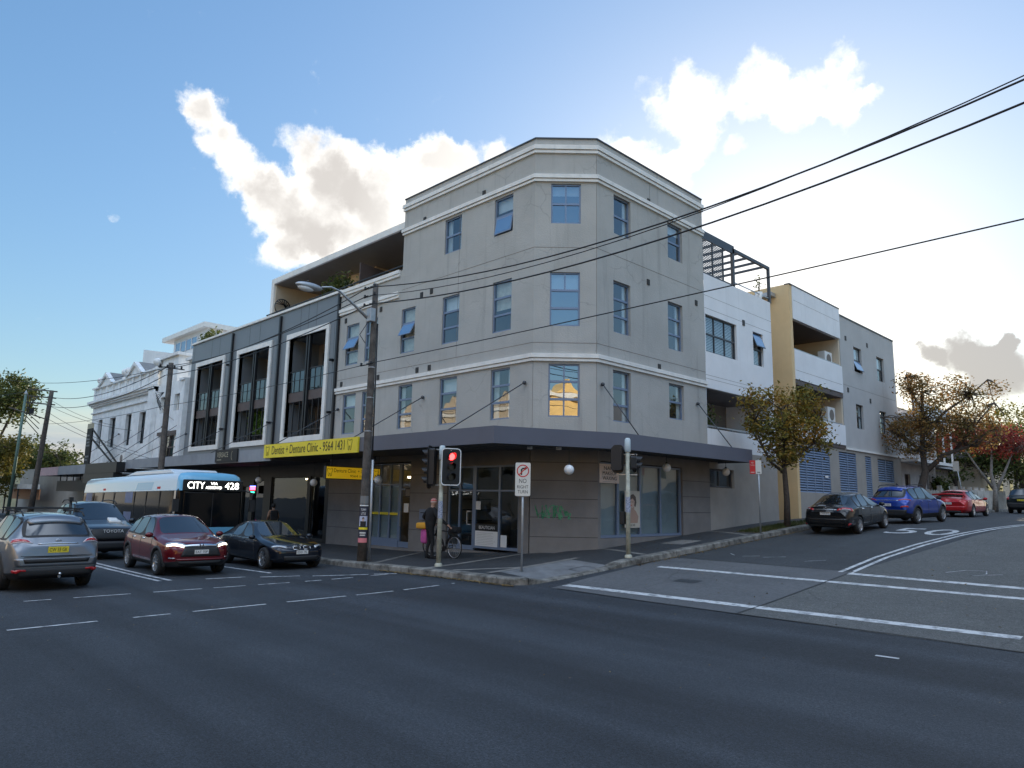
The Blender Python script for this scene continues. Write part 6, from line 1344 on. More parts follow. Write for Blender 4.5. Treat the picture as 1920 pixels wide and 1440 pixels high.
# ---- red crossover waiting at the line
red_m = paint('dark_red_paint', (.12, .006, .010), .2)
c, part, P, snap, npl, bvh, w = car('parked_car', 'dark red crossover with lit headlights facing the corner', 'car', 'suv', 4.42, 1.83, 1.62, 2.68, .90, .335, red_m, .14, M['plastic'], opts=('chromehandle',))
c.name = 'crossover_car'
part('headlight', M['headlamp'], [(.975, .44, .47), (.80, .96, .51), (.80, .95, .575), (.955, .44, .525)], off=.012)
part('headlight_strip', M['headlamp_on'], [(.975, .50, .478), (.84, .93, .50), (.84, .93, .532), (.965, .50, .512)], off=.018)
part('grille', M['plastic'], [(.99, -.58, .33), (.99, .58, .33), (.985, .46, .50), (.985, -.46, .50)], False, .010, 14, 5)
gb = part('chrome_bar', M['chrome'], [(.98, -.50, .485), (.98, .50, .485), (.975, .50, .53), (.975, -.50, .53)], False, .024, 14, 2)
part('lower_grille', M['plastic'], [(.98, -.62, .20), (.98, .62, .20), (.985, .70, .26), (.985, -.70, .26)], False, .012, 14, 2)
part('fog_lamp', M['chrome'], [(.95, .70, .30), (.90, .84, .30), (.90, .84, .315), (.95, .70, .315)], off=.016)
part('splitter', red_m, [(.985, -.70, .265), (.985, .70, .265), (.985, .72, .295), (.985, -.72, .295)], False, .022, 14, 2)
x = npl(.995, .405, 'EAT 70P', M['plate_w']); part('bonnet_seam', M['plastic'], [(.955, -.50, .545), (.955, .50, .545), (.955, .50, .549), (.955, -.50, .549)], False, .004, 12, 1)
e_ = bvh.find_nearest(P(.98, 0, .508))[0]; mb = MB()
for s in (-1, 1): mb.bar((e_.x + .03, s * .036, e_.z - .05), (e_.x + .03, s * .045, e_.z + .05), .018, .012)
mb.bar((e_.x + .03, -.035, e_.z), (e_.x + .03, .035, e_.z), .018, .012); mb.build('emblem', M['plastic'], c, local=True)
place(c, -22.25, 8.08, R(-2))
# ---- silver suv seen from behind
sil = paint('silver_grey_paint', (.20, .22, .25), .75, .38)
c, part, P, snap, npl, bvh, w = car('suv_car', 'silver grey suv seen from behind with roof bars and yellow plate', 'car', 'suv', 4.64, 1.84, 1.72, 2.705, .94, .36, sil, .14, M['plastic'], rails=True, opts=('quarter',))
part('tail_light', M['tail_clear'], [(-.975, .52, .615), (-.86, .99, .60), (-.84, .985, .70), (-.955, .62, .675)], off=.014)
part('tail_light_red', M['tail_red'], [(-.97, .58, .635), (-.87, .985, .635), (-.85, .98, .685), (-.955, .64, .668)], off=.020)
part('chrome_bar', M['chrome'], [(-.985, -.42, .60), (-.985, .42, .60), (-.985, .42, .616), (-.985, -.42, .616)], False, .02, 10, 1)
part('bumper', sil, [(-.99, -.80, .33), (-.99, .80, .33), (-.99, .88, .43), (-.99, -.88, .43)], False, .03, 16, 4)
part('step_recess', M['plastic'], [(-1, -.66, .37), (-1, .66, .37), (-1, .70, .425), (-1, -.70, .425)], False, .034, 14, 2)
part('valance', M['plastic'], [(-.985, -.80, .20), (-.985, .80, .20), (-.99, .84, .31), (-.99, -.84, .31)], False, .02, 14, 3)
part('reflector', M['tail_red'], [(-.985, .62, .275), (-.95, .80, .28), (-.95, .80, .30), (-.985, .62, .295)], off=.03)
part('tailgate_seam', M['plastic'], [(-.985, -.74, .455), (-.985, .74, .455), (-.985, .74, .461), (-.985, -.74, .461)], False, .006, 12, 1)
part('spoiler', sil, [(-.74, -.62, .955), (-.74, .62, .955), (-.86, .60, .90), (-.86, -.60, .90)], False, .035, 12, 3)
npl(-.99, .535, 'CW 55 GK', M['plate_y'], .40, .13)
mb = MB(); mb.cyl((-2.34, -.06, .34), (-2.40, -.06, .34), .03, n=10); mb.sph((-2.42, -.06, .40), .035, 10, 8); mb.build('tow_ball', M['chrome'], c, local=True)
e_ = bvh.find_nearest(P(-.97, 0, .645))[0]; mb = MB(); mb.lathe((e_.x - .012, 0, e_.z), (-1, 0, 0), [(0, .05), (.006, .05), (.006, .042), (0, .042)], 20); mb.bar((e_.x - .015, -.06, e_.z), (e_.x - .015, .06, e_.z), .004, .014); mb.build('emblem', M['chrome'], c, local=True)
for k, xx in enumerate((.02, -.42)):
    mb = MB(); mb.bar((xx * 2.3, -w * .80, 1.79), (xx * 2.3, w * .80, 1.79), .07, .03)
    for s in (1, -1): mb.box(xx * 2.3 - .05, xx * 2.3 + .05, s * w * .66 - .06, s * w * .66 + .06, 1.70, 1.79)
    mb.build('roof_bar', M['plastic'], c, local=True)
place(c, -20.95, 4.27, R(180))
# ---- dark four wheel drive behind it
navy = paint('black_blue_paint', (.012, .015, .021), .4)
c, part, P, snap, npl, bvh, w = car('four_wheel_drive', 'dark four wheel drive with big black grille between silver suv and bus', 'car', 'suv', 4.8, 1.92, 1.93, 2.75, .95, .39, navy, .18, M['plastic'], rails=True)
part('grille', M['plastic'], [(.99, -.62, .36), (.99, .62, .36), (.98, .66, .56), (.98, -.66, .56)], False, .03, 14, 6)
e_ = bvh.find_nearest(P(.98, 0, .50))[0]; text('TOYOTA', (0, 1, 0), UZ, .62, .10, (e_.x + .10, -.31, e_.z - .04), M['white_paint'], c, local=True, ext=.01)
part('headlight', M['headlamp'], [(.975, .68, .47), (.85, .97, .49), (.85, .96, .54), (.96, .68, .53)], off=.012)
part('bumper', M['plastic'], [(.99, -.85, .20), (.99, .85, .20), (.99, .85, .33), (.99, -.85, .33)], False, .05, 14, 3)
npl(1.02, .29, 'EKH 26B', M['plate_w']); part('bonnet_scoop', M['plate_w'], [(.62, .14, .665), (.62, .52, .665), (.42, .48, .70), (.42, .18, .70)], False, .045, 6, 4)
mb = MB(); mb.tube([(1.0, -w * .97, 1.0), (.9, -w * 1.0, 1.35), (.55, -w * .93, 1.75), (.52, -w * .93, 1.95)], .045, 8); mb.box(.46, .62, -w * .93 - .06, -w * .93 + .06, 1.92, 2.05); mb.build('snorkel', M['plastic'], c, local=True)
place(c, -28.9, 7.6, R(0))
# ---- dark blue sedan at the kerb
nb = paint('dark_blue_paint', (.010, .014, .024), .4)
c, part, P, snap, npl, bvh, w = car('sedan_car', 'dark blue sedan with twin kidney grille waiting by the kerb', 'car', 'sedan', 4.52, 1.82, 1.42, 2.76, .79, .33, nb, .10)
part('headlight', M['headlamp'], [(.965, .50, .455), (.83, .93, .475), (.83, .93, .53), (.945, .50, .52)], off=.012)
for s in (1, -1):
    o = snap([(.985, s * .06, .44), (.985, s * .30, .44), (.965, s * .31, .525), (.97, s * .06, .525)], 6, 4, .016).build('grille', M['plastic'], c, local=True)
    q = [(.985, s * .06, .44), (.985, s * .30, .44), (.965, s * .31, .525), (.97, s * .06, .525)]
    mb = MB(); pts = [bvh.find_nearest(P(*p))[0] + Vector((.022, 0, 0)) for p in q]; [mb.cyl(a, b_, .010, n=6) for a, b_ in zip(pts, pts[1:] + pts[:1])]; mb.build('grille_surround', M['chrome'], c, local=True)
part('lower_grille', M['plastic'], [(.985, -.60, .20), (.985, .60, .20), (.985, .62, .30), (.985, -.62, .30)], False, .012, 12, 3)
npl(.995, .375, 'EDD 19L', M['plate_w'])
e_ = bvh.find_nearest(P(.955, 0, .555))[0]; mb = MB(); mb.cyl(e_, e_ + Vector((.012, 0, .012)), .04, n=14); mb.build('emblem', M['chrome'], c, local=True)
part('window_trim', M['chrome'], [(.33, 1, .628), (-.5, 1, .642), (-.5, 1, .650), (.33, 1, .637)], off=.010, nu=16, nv=1)
place(c, -22.3, 11.05, R(-1))
# ---- cars parked up the side street
blk = paint('black_paint', (.004, .004, .005), 0, .5)
c, part, P, snap, npl, bvh, w = car('sedan_car', 'black sedan parked tail first nearest the street tree', 'car', 'sedan', 4.62, 1.76, 1.50, 2.70, .95, .32, blk, .10, group=None, opts=('chromehandle', 'quarter'))
part('tail_light', M['tail_red'], [(-.975, .46, .565), (-.80, .985, .56), (-.80, .98, .625), (-.965, .50, .625)], off=.012)
part('tail_light_clear', M['tail_clear'], [(-.955, .62, .59), (-.87, .95, .59), (-.87, .95, .612), (-.95, .66, .612)], off=.018)
part('chrome_bar', M['chrome'], [(-.995, -.46, .60), (-.995, .46, .60), (-.995, .46, .616), (-.995, -.46, .616)], False, .02, 10, 1)
part('boot_lip', blk, [(-.965, -.66, .655), (-.965, .66, .655), (-.985, .64, .672), (-.985, -.64, .672)], False, .03, 12, 2)
part('bumper', blk, [(-.99, -.86, .26), (-.99, .86, .26), (-.99, .88, .40), (-.99, -.88, .40)], False, .022, 14, 4)
part('reflector', M['tail_red'], [(-.95, .80, .26), (-.90, .90, .26), (-.90, .90, .285), (-.95, .80, .285)], off=.03)
part('window_trim', M['chrome'], [(.33, 1, .628), (-.62, 1, .642), (-.62, 1, .650), (.33, 1, .637)], off=.010, nu=16, nv=1)
npl(-.99, .52, 'CWH 81G', M['plate_w'])
e_ = bvh.find_nearest(P(-.985, 0, .645))[0]; mb = MB(); mb.lathe((e_.x - .02, 0, e_.z), (-1, 0, 0), [(0, .045), (.006, .045), (.006, .036), (0, .036)], 18); mb.build('emblem', M['chrome'], c, local=True)
place(c, -10.78, 29.25, R(90), .06)
blu = paint('bright_blue_paint', (.012, .045, .30), .4)
c, part, P, snap, npl, bvh, w = car('suv_car', 'bright blue small suv parked between the black sedan and red sedan', 'car', 'suv', 4.37, 1.80, 1.63, 2.63, .85, .345, blu, .20, M['plastic'], rails=True, opts=('blackmirror',))
part('tail_light', M['tail_red'], [(-.975, .50, .60), (-.84, .99, .615), (-.84, .985, .655), (-.97, .50, .625)], off=.014)
part('chrome_bar', M['chrome'], [(-.985, -.52, .612), (-.985, .52, .612), (-.985, .52, .628), (-.985, -.52, .628)], False, .018, 10, 1)
part('bumper', M['plastic'], [(-.99, -.84, .22), (-.99, .84, .22), (-.99, .88, .38), (-.99, -.88, .38)], False, .025, 14, 4)
part('reflector', M['tail_red'], [(-.97, .62, .43), (-.93, .84, .44), (-.93, .84, .475), (-.97, .62, .465)], off=.016)
part('spoiler', blu, [(-.74, -.60, .95), (-.74, .60, .95), (-.86, .58, .90), (-.86, -.58, .90)], False, .03, 12, 3)
mb = MB(); mb.ext([(-.85, .0, 1.62), (-1.1, 0, 1.62), (-1.06, 0, 1.72)], (0, .03, 0)); mb.build('roof_fin', M['plastic'], c, local=True)
npl(-.99, .50, 'ELR 40D', M['plate_w'])
place(c, -10.42, 35.3, R(84), .035)
redp = paint('bright_red_paint', (.42, .012, .016), .2)
c, part, P, snap, npl, bvh, w = car('sedan_car', 'bright red sedan with boot spoiler parked ahead of the blue suv', 'car', 'sedan', 4.95, 1.90, 1.48, 2.915, .9, .345, redp, .12, opts=('quarter',))
part('tail_light', M['tail_red'], [(-.975, .50, .55), (-.86, .98, .55), (-.86, .975, .63), (-.965, .55, .635)], off=.012)
part('bumper', redp, [(-.99, -.86, .24), (-.99, .86, .24), (-.99, .88, .40), (-.99, -.88, .40)], False, .024, 14, 4)
part('diffuser', M['plastic'], [(-.985, -.6, .17), (-.985, .6, .17), (-.99, .62, .24), (-.99, -.62, .24)], False, .03, 10, 2)
mb = MB(); mb.tube([(-2.25, -.78, 1.06), (-2.30, -.74, 1.20), (-2.32, 0, 1.235), (-2.30, .74, 1.20), (-2.25, .78, 1.06)], [.03, .045, .05, .045, .03], 8); mb.build('spoiler', redp, c, local=True)
npl(-.99, .50, 'BR 42 XA', M['plate_w'])
place(c, -10.95, 45.9, R(90), .02)
grn = paint('dark_green_paint', (.012, .020, .022), .3)
c, part, P, snap, npl, bvh, w = car('wagon_car', 'dark green wagon with yellow plate at the end of the parked row', 'car', 'suv', 4.5, 1.78, 1.68, 2.6, .9, .345, grn, .2, M['plastic'], rails=True)
part('tail_light', M['tail_red'], [(-.975, .70, .53), (-.88, .99, .53), (-.86, .985, .66), (-.96, .74, .65)], off=.014)
part('bumper', M['plastic'], [(-.99, -.84, .22), (-.99, .84, .22), (-.99, .88, .42), (-.99, -.88, .42)], False, .03, 14, 4)
npl(-.99, .52, 'BK 19 TN', M['plate_y'])
place(c, -10.0, 58.5, R(90), .012)
whp = paint('white_paint_gloss', (.62, .62, .60), 0)
c, part, P, snap, npl, bvh, w = car('van_car', 'white van partly hidden ahead of the dark green wagon', 'van', 'suv', 4.9, 1.86, 1.98, 2.8, .9, .35, whp, .14, M['plastic'])
part('tail_light', M['tail_red'], [(-.975, .74, .50), (-.88, .99, .50), (-.86, .985, .66), (-.96, .78, .65)], off=.014)
place(c, -9.3, 66, R(90), .01)

# ---- city bus
bl_ = paint('bus_blue_paint', (.16, .44, .66), 0, .35); bw = paint('bus_white_paint', (.62, .68, .72), 0, .35)
bus = empty('city_bus', (0, 0, 0), 'light blue and white city bus with lit route sign waiting behind the cars', 'bus')
BL, BW_ = 12.5, 2.5
def ringpts(ins, z, k=6, rf=.34, rr_=.22):
    o = []
    for sx_, sy_, a0, rad in ((1, 1, 0, rf), (-1, 1, 90, rr_), (-1, -1, 180, rr_), (1, -1, 270, rf)):
        for i in range(k + 1): a = R(a0 + 90 * i / k); o.append((sx_ * (BL / 2 - ins - rad) + rad * math.cos(a), sy_ * (BW_ / 2 - ins - rad) + rad * math.sin(a), z))
    return o
def bands(lv, smooth=True, capit=False):
    mb = MB(); rs = [ringpts(i_, z) for i_, z in lv]; n = len(rs[0]); vs = [v for r in rs for v in r]
    mb.add(vs, [(j * n + i, j * n + (i + 1) % n, (j + 1) * n + (i + 1) % n, (j + 1) * n + i) for j in range(len(rs) - 1) for i in range(n)], 0, smooth)
    if capit: mb.add(rs[-1], [list(range(n))], 0)
    return mb
bands([(.12, .28), (.02, .40), (0, .95)]).build('lower_body', bl_, bus, local=True)
M['bus_glass'] = pm('bus_glass', (.005, .007, .009), .06, spec=.16)
bands([(.015, .95), (.015, 1.6), (.035, 2.27)]).build('window_band', M['bus_glass'], bus, local=True)
mb = bands([(.02, 2.26), (.03, 2.30), (.06, 2.62), (.10, 2.78), (.22, 2.90), (.5, 2.96)], capit=True)
for k, f in enumerate(mb.f):
    cx = sum(mb.v[i][0] for i in f) / len(f); mb.m[k] = 0 if (cx > 3.3 or cx < -5.4) else 1
mb.build('roof', [bl_, bw], bus, local=True)
for x0, x1 in ((1.4, 3.3),):
    for s in (1, -1): mb = MB(); mb.add([(x0, s * (BW_ / 2 - .028), 2.30), (x1, s * (BW_ / 2 - .028), 2.30), (x1 + .15, s * (BW_ / 2 - .055), 2.60), (x0 + .15, s * (BW_ / 2 - .055), 2.60)], ((0, 1, 2, 3),)); mb.build('blue_panel', bl_, bus, local=True, recalc=False)
mb = MB(); mb.ext([(4.6, -.9, 2.94), (4.2, -.9, 3.10), (.2, -.9, 3.12), (-1.2, -.9, 2.95)], (0, 1.8, 0)); mb.build('roof_unit', bw, bus, local=True, bevel=.04)
X = BL / 2
mb = MB(); mb.box(X - .06, X + .012, -1.12, 1.12, 2.24, 2.66); sg = mb.build('destination_sign', M['ink'], bus, local=True, bevel=.03)
M['led'] = pm('led_white', (1, 1, .95), .5, emit=(1, .98, .90), es=2.2)
for s, y0, z0, wd, ht in (('CITY', -.96, 2.33, .62, .25), ('VIA', -.12, 2.48, .26, .10), ('ADDISON RD', -.30, 2.33, .60, .10), ('428', .42, 2.33, .54, .25)): text(s, (0, 1, 0), UZ, wd, ht, (X + .014, y0, z0), M['led'], sg, local=True, ext=.004)
mb = MB(); mb.box(X - .3, X + .006, -1.06, 1.06, .92, 2.2); mb.build('windscreen', M['bus_glass'], bus, local=True, bevel=.02)
mb = MB(); mb.box(X + .002, X + .012, -.012, .012, .95, 2.18); mb.build('screen_divider', M['plastic'], bus, local=True)
for s in (1, -1):
    mb = MB(); mb.box(X - .04, X + .01, s * .95 - .2, s * .95 + .2, .50, .68); mb.build('headlight', M['headlamp'], bus, local=True, bevel=.03)
    mb = MB(); mb.tube([(X - .2, s * 1.2, 2.3), (X + .25, s * 1.42, 2.2), (X + .28, s * 1.42, 1.95)], .025, 8); mb.box(X + .2, X + .30, s * 1.42 - .1, s * 1.42 + .1, 1.5, 1.95); mb.build('mirror', M['plastic'], bus, local=True)
mb = MB(); mb.box(X - .05, X + .014, -1.0, 1.0, .32, .46); mb.build('bumper', M['plastic'], bus, local=True, bevel=.02)
mb = MB(); mb.bar((X - .33, -BW_ / 2 - .0, .95), (X - .33, -BW_ / 2 + .02, 2.25), .05, .03); mb.bar((X - .42, -BW_ / 2 - .0, .95), (X - .42, -BW_ / 2 + .02, 2.25), .04, .03); mb.build('pillar', M['chrome'], bus, local=True)
M['advert'] = pm('advert_blue', (.035, .085, .22), .3, var=.4, vs=2)
for x0 in (-5.6, .2): 
    for s in (1, -1): mb = MB(); mb.add([(x0, s * (BW_ / 2 - .008), 1.0), (x0 + .95, s * (BW_ / 2 - .008), 1.0), (x0 + .95, s * (BW_ / 2 - .028), 2.24), (x0, s * (BW_ / 2 - .028), 2.24)], ((0, 1, 2, 3),)); mb.build('window_advert', M['advert'], bus, local=True, recalc=False)
for x0 in (-3.0, 3.9): mb = MB(); mb.box(x0, x0 + .35, -BW_ / 2 + .03, -BW_ / 2 + .045, 2.33, 2.42); mb.build('red_label', M['red_ink'], bus, local=True)
mb = MB(); [mb.box(x_ - .025, x_ + .025, -BW_ / 2 + .005, -BW_ / 2 + .02, .98, 2.24) for x_ in (-4.4, -2.9, -1.3, 1.4, 2.8, 4.3)]; mb.build('window_post', M['plastic'], bus, local=True)
wm_ = MB(); wm_.lathe((0, 0, 0), (0, 1, 0), [(-.13, .3), (-.14, .42), (-.1, .48), (.1, .48), (.14, .42), (.13, .3)], 28); rm_ = MB(); rm_.lathe((0, 0, 0), (0, 1, 0), [(.12, .3), (.06, .28), (.05, .12), (.12, .1), (.12, 0)], 24); w0 = None
for x_ in (3.55, -2.9):
    for s in (1, -1):
        if w0 is None: w0 = wo = wm_.build('wheel', M['tyre'], bus, local=True); r0 = rm_.build('rim', M['alloy'], w0, local=True)
        else: wo = w0.copy(); COL.objects.link(wo); wo.parent = bus; r1 = r0.copy(); COL.objects.link(r1); r1.parent = wo
        wo.location = (x_, s * 1.12, .48); wo.rotation_euler = (0, 0, 0 if s == 1 else math.pi)
place(bus, -33.3, 11.05, 0, .013, z=gz(-33.3, 11) + .09)
# ================================================================== people and the bicycle
M['skin'] = pm('skin', (.42, .25, .18), .6); M['black_cloth'] = pm('black_cloth', (.012, .012, .014), .9, var=.3, vs=6); M['tan_cloth'] = pm('tan_cloth', (.30, .17, .11), .9, var=.1, vs=6)
M['hair'] = pm('dark_hair', (.012, .010, .009), .7); M['dark_denim'] = pm('dark_denim', (.02, .024, .035), .9)
def person(label, loc, heading, arms, legs, lean, top, pants, hat=None, scale=1.0, head_turn=0, bulk=1.0):
    """facing +x; one skinned surface from pelvis to fingertips, then coloured by region"""
    root = empty('person', loc, label, 'person', rz=heading)
    lx, ly = lean; T = lambda z: ((z - .95) * lx, (z - .95) * ly)
    V = []; E = []; Rd = []
    def v(p, r, par=None):
        V.append(Vector(p)); Rd.append(r if isinstance(r, tuple) else (r, r)); i = len(V) - 1
        if par is not None: E.append((par, i))
        return i
    def tz(x, y, z): a, b = T(z); return (x + a, y + b, z)
    B_ = bulk; pel = v((0, 0, .96), (.125 * B_, .165 * B_)); wa = v(tz(0, 0, 1.10), (.115 * B_, .15 * B_), pel); ch = v(tz(.0, 0, 1.30), (.125 * B_, .18 * B_), wa); nb = v(tz(-.01, 0, 1.45), (.075, .09 * B_), ch)
    nk = v(tz(.01, 0, 1.525), .052, nb); hd = v(tz(.025, 0, 1.63), (.088, .078), nk); ht = v(tz(.015, 0, 1.715), (.078, .068), hd)
    ct, st_ = math.cos(head_turn), math.sin(head_turn); hx, hy = T(1.62)
    v((hx + .025 + .10 * ct, hy + .10 * st_, 1.615), .013, hd)
    for s in (1, -1): v((hx + .01 - s * .082 * st_, hy + s * .082 * ct, 1.625), .016, hd)
    hands = []
    for s, (el, wr) in zip((1, -1), arms):
        sh = v(tz(-.01, s * .165 * (1 + (B_ - 1) * .5), 1.42), .062 * B_, ch); e_ = v(el, .046 * B_ ** 1.5, sh); w_ = v(wr, .032, e_)
        d = (Vector(wr) - Vector(el)).normalized(); side = d.cross(Vector((1, 0, 0)));
        side = side.normalized() if side.length > .1 else Vector((0, 1, 0)); side = side.cross(d).normalized()
        pm_ = v(Vector(wr) + d * .07, (.034, .022), w_); hands.append(Vector(wr))
        for k, ln in enumerate((.075, .085, .08, .062)):
            b0 = V[pm_] + side * (.024 - .016 * k) + d * .02; f1 = v(b0 + d * ln * .5, .009, pm_); v(b0 + d * ln * .9 + Vector((0, 0, -.012)), .008, f1)
        th = v(Vector(wr) + d * .045 + side * .04, .010, w_); v(V[th] + d * .035 + side * .01, .009, th)
    feet = []
    for s, (kn, an) in zip((1, -1), legs):
        hp = v((0, s * .09, .90), .092, pel); k_ = v(kn, .062, hp); c_ = v(Vector(kn).lerp(Vector(an), .35) + Vector((-.02, 0, 0)), .055, k_); a_ = v(an, .042, c_); f_ = v((an[0] + .07, an[1], .045), .04, a_); v((an[0] + .17, an[1] + s * .02, .035), .032, f_); v((an[0] - .05, an[1], .04), .035, a_)
    me = bpy.data.meshes.new('p'); me.from_pydata([tuple(p * scale) for p in V], E, []); ob = bpy.data.objects.new('p', me); COL.objects.link(ob)
    m = ob.modifiers.new('s', 'SKIN'); m.use_smooth_shade = True
    for i, sv in enumerate(me.skin_vertices[0].data): sv.radius = (Rd[i][0] * scale, Rd[i][1] * scale); sv.use_root = (i == 0)
    ob.modifiers.new('d', 'SUBSURF').levels = 2
    bpy.context.view_layer.update(); ev = bpy.data.meshes.new_from_object(ob.evaluated_get(bpy.context.evaluated_depsgraph_get())); bpy.data.objects.remove(ob)
    ev.name = 'body'; ev.materials.clear()
    for mm in (M['skin'], top, pants, M['plastic']): ev.materials.append(mm)
    for p in ev.polygons:
        c = p.center / scale; p.use_smooth = True
        mi = 1 if c.z > .82 else 2
        if c.z < .085: mi = 3
        if c.z > 1.50 or any((c - h).length < .19 and (c - h).length < .2 and ((c - h).dot((h - Vector(arms[k][0])).normalized()) > -.005) for k, h in enumerate(hands)): mi = 0
        p.material_index = mi
    b = bpy.data.objects.new('body', ev); COL.objects.link(b); b.parent = root
    # eyes and mouth
    f = Vector((ct, st_, 0)); l = Vector((-st_, ct, 0)); hc = Vector((hx + .025, hy, 1.635))
    for s in (1, -1): mb = MB(); mb.sph(tuple((hc + f * .076 + l * s * .031) * scale), .010, 8, 6); mb.build('eye', M['ink'], root, local=True)
    mb = MB(); mb.sph(tuple((hc + f * .078 + Vector((0, 0, -.065))) * scale), (.012, .022, .006), 8, 6); mb.build('mouth', pm('lips', (.30, .12, .10), .6), root, local=True)
    mb = MB(); hb = Vector((hx + .012, hy, 1.665)) * scale
    mb.sph(tuple(hb), (.108, .098, .118), 20, 14)
    if hat:
        mb.m = [0 if int((sum(mb.v[i][2] for i in f_) / len(f_) - hb.z) / .022) % 2 else 1 for f_ in mb.f]; mb2 = MB(); keep = [k for k, f_ in enumerate(mb.f) if sum(mb.v[i][2] for i in f_) / len(f_) > hb.z - .03]
        mb2.v = mb.v; mb2.f = [mb.f[k] for k in keep]; mb2.m = [mb.m[k] for k in keep]; mb2.s = [True] * len(keep); mb2.build('beanie', hat, root, local=True)
    else:
        keep = [k for k, f_ in enumerate(mb.f) if (lambda c: c.z > hb.z - .01 or (c - hb).dot(f) < .02)(sum((Vector(mb.v[i]) for i in f_), Vector()) / len(f_))]
        mb2 = MB(); mb2.v = mb.v; mb2.f = [mb.f[k] for k in keep]; mb2.m = [0] * len(keep); mb2.s = [True] * len(keep); mb2.build('hair', M['hair'], root, local=True)
    return root
# cyclist seen from behind, bending to the rack of the bicycle: faces away (+y), right arm out to the right
px_, py_ = -18.50, 14.62; z = fz(px_, py_)
beanie = [pm('beanie_red', (.55, .03, .035), .9), pm('beanie_pale', (.60, .42, .38), .9)]
cyc = person('cyclist in black with a striped red beanie leaning over a bicycle', (px_, py_, z), R(78), [((-.02, .43, 1.20), (.24, .33, 1.04)), ((.06, -.44, 1.20), (.26, -.62, 1.0))], [((.04, .09, .50), (-.04, .10, .09)), ((.06, -.10, .50), (.04, -.13, .09))], (.10, -.06), M['black_cloth'], M['black_cloth'], hat=beanie, scale=1.09, head_turn=-.3, bulk=1.3)
# the bicycle stands just beyond, parallel to the kerb with its rear wheel to the right
bx, by = -18.28, 15.04; z = fz(bx, by); bk = empty('bicycle', (bx, by, z), 'black bicycle with rear rack held by the cyclist in black', 'bicycle', rz=R(180))
WB, WR = 1.06, .345; Fx, Rx = WB / 2, -WB / 2
def bwheel(x, turn):
    mb = MB(); n = 40; tr = .02
    for k in range(n):
        a, b = 6.2832 * k / n, 6.2832 * (k + 1) / n
        mb.cyl((WR * math.cos(a), 0, WR * math.sin(a)), (WR * math.cos(b), 0, WR * math.sin(b)), tr, n=8, cap=False)
    t = mb.build('wheel', M['tyre'], bk, local=True); t.location = (x, 0, WR + .02); t.rotation_euler = (0, 0, turn)
    mb = MB(); rr_ = WR - .028
    for k in range(n): a, b = 6.2832 * k / n, 6.2832 * (k + 1) / n; mb.cyl((rr_ * math.cos(a), 0, rr_ * math.sin(a)), (rr_ * math.cos(b), 0, rr_ * math.sin(b)), .011, n=6, cap=False)
    mb.cyl((0, -.045, 0), (0, .045, 0), .022, n=10); mb.build('rim', M['alloy'], t, local=True)
    mb = MB()
    for k in range(24): a = 6.2832 * k / 24; s = .035 * (-1) ** k; mb.cyl((.02 * math.cos(a + .8), s, .02 * math.sin(a + .8)), (rr_ * math.cos(a), 0, rr_ * math.sin(a)), .0022, n=4, cap=False)
    mb.build('spokes', M['metal_grey'], t, local=True); return t
bwheel(Fx, R(38)); bwheel(Rx, 0)
zc = WR + .02; H1 = Vector((Fx - .17, 0, .93)); H0 = Vector((Fx - .13, 0, .80)); S1 = Vector((Rx + .30, 0, .90)); BB = Vector((Rx + .44, 0, .30)); RA = Vector((Rx, 0, zc)); FA = Vector((Fx, 0, zc))
mb = MB(); [mb.cyl(a, b, r_, n=10) for a, b, r_ in ((H1, H0, .022), (H1 - Vector((0, 0, .04)), S1 - Vector((0, 0, .06)), .018), (H0, BB, .022), (S1, BB, .018))]
for s in (.05, -.05): o_ = Vector((0, s, 0)); mb.cyl(S1 - Vector((0, 0, .06)), RA + o_, .010, n=8); mb.cyl(BB, RA + o_, .011, n=8)
mb.build('frame', M['black'], bk, local=True)
mb = MB(); mb.cyl(H0 + Vector((.01, 0, -.02)), H0 + Vector((.03, 0, -.08)), .03, n=8); [mb.cyl(H0 + Vector((.03, s, -.07)), FA + Vector((0, s, 0)), .012, n=8) for s in (.05, -.05)]; mb.build('fork', M['black'], bk, local=True)
mb = MB(); mb.cyl(H1, H1 + Vector((-.03, 0, .14)), .014, n=8); mb.tube([H1 + Vector((-.16, .30, .15)), H1 + Vector((-.02, .12, .16)), H1 + Vector((.0, 0, .14)), H1 + Vector((-.02, -.12, .16)), H1 + Vector((-.16, -.30, .15))], .012, 8); mb.build('handlebar', M['black'], bk, local=True)
mb = MB(); mb.cyl(S1 - Vector((0, 0, .06)), S1 + Vector((-.02, 0, .08)), .013, n=8); mb.sph(S1 + Vector((-.04, 0, .10)), (.14, .075, .035), 14, 8); mb.build('saddle', M['black'], bk, local=True)
mb = MB(); [mb.bar((Rx - .22, y, .80), (Rx + .24, y, .80), .012) for y in (-.06, 0, .06)]; [mb.cyl((Rx - .05, s * .07, .8), (Rx, s * .05, zc), .007, n=6) for s in (1, -1)]; mb.build('rack', M['black'], bk, local=True)
mb = MB(); mb.cyl(BB + Vector((0, -.03, 0)), BB + Vector((0, .03, 0)), .03, n=12); mb.cyl(BB + Vector((0, .06, 0)), BB + Vector((0, .068, 0)), .095, n=24); [mb.bar(BB + Vector((0, s * .08, 0)), BB + Vector((s * .12, s * .09, -s * .10)), .02) for s in (1, -1)]; [mb.box(BB.x + s * .12 - .05, BB.x + s * .12 + .05, s * .13 - .04, s * .13 + .04, BB.z - s * .10 - .012, BB.z - s * .10 + .012) for s in (1, -1)]; mb.build('crank', M['black'], bk, local=True)
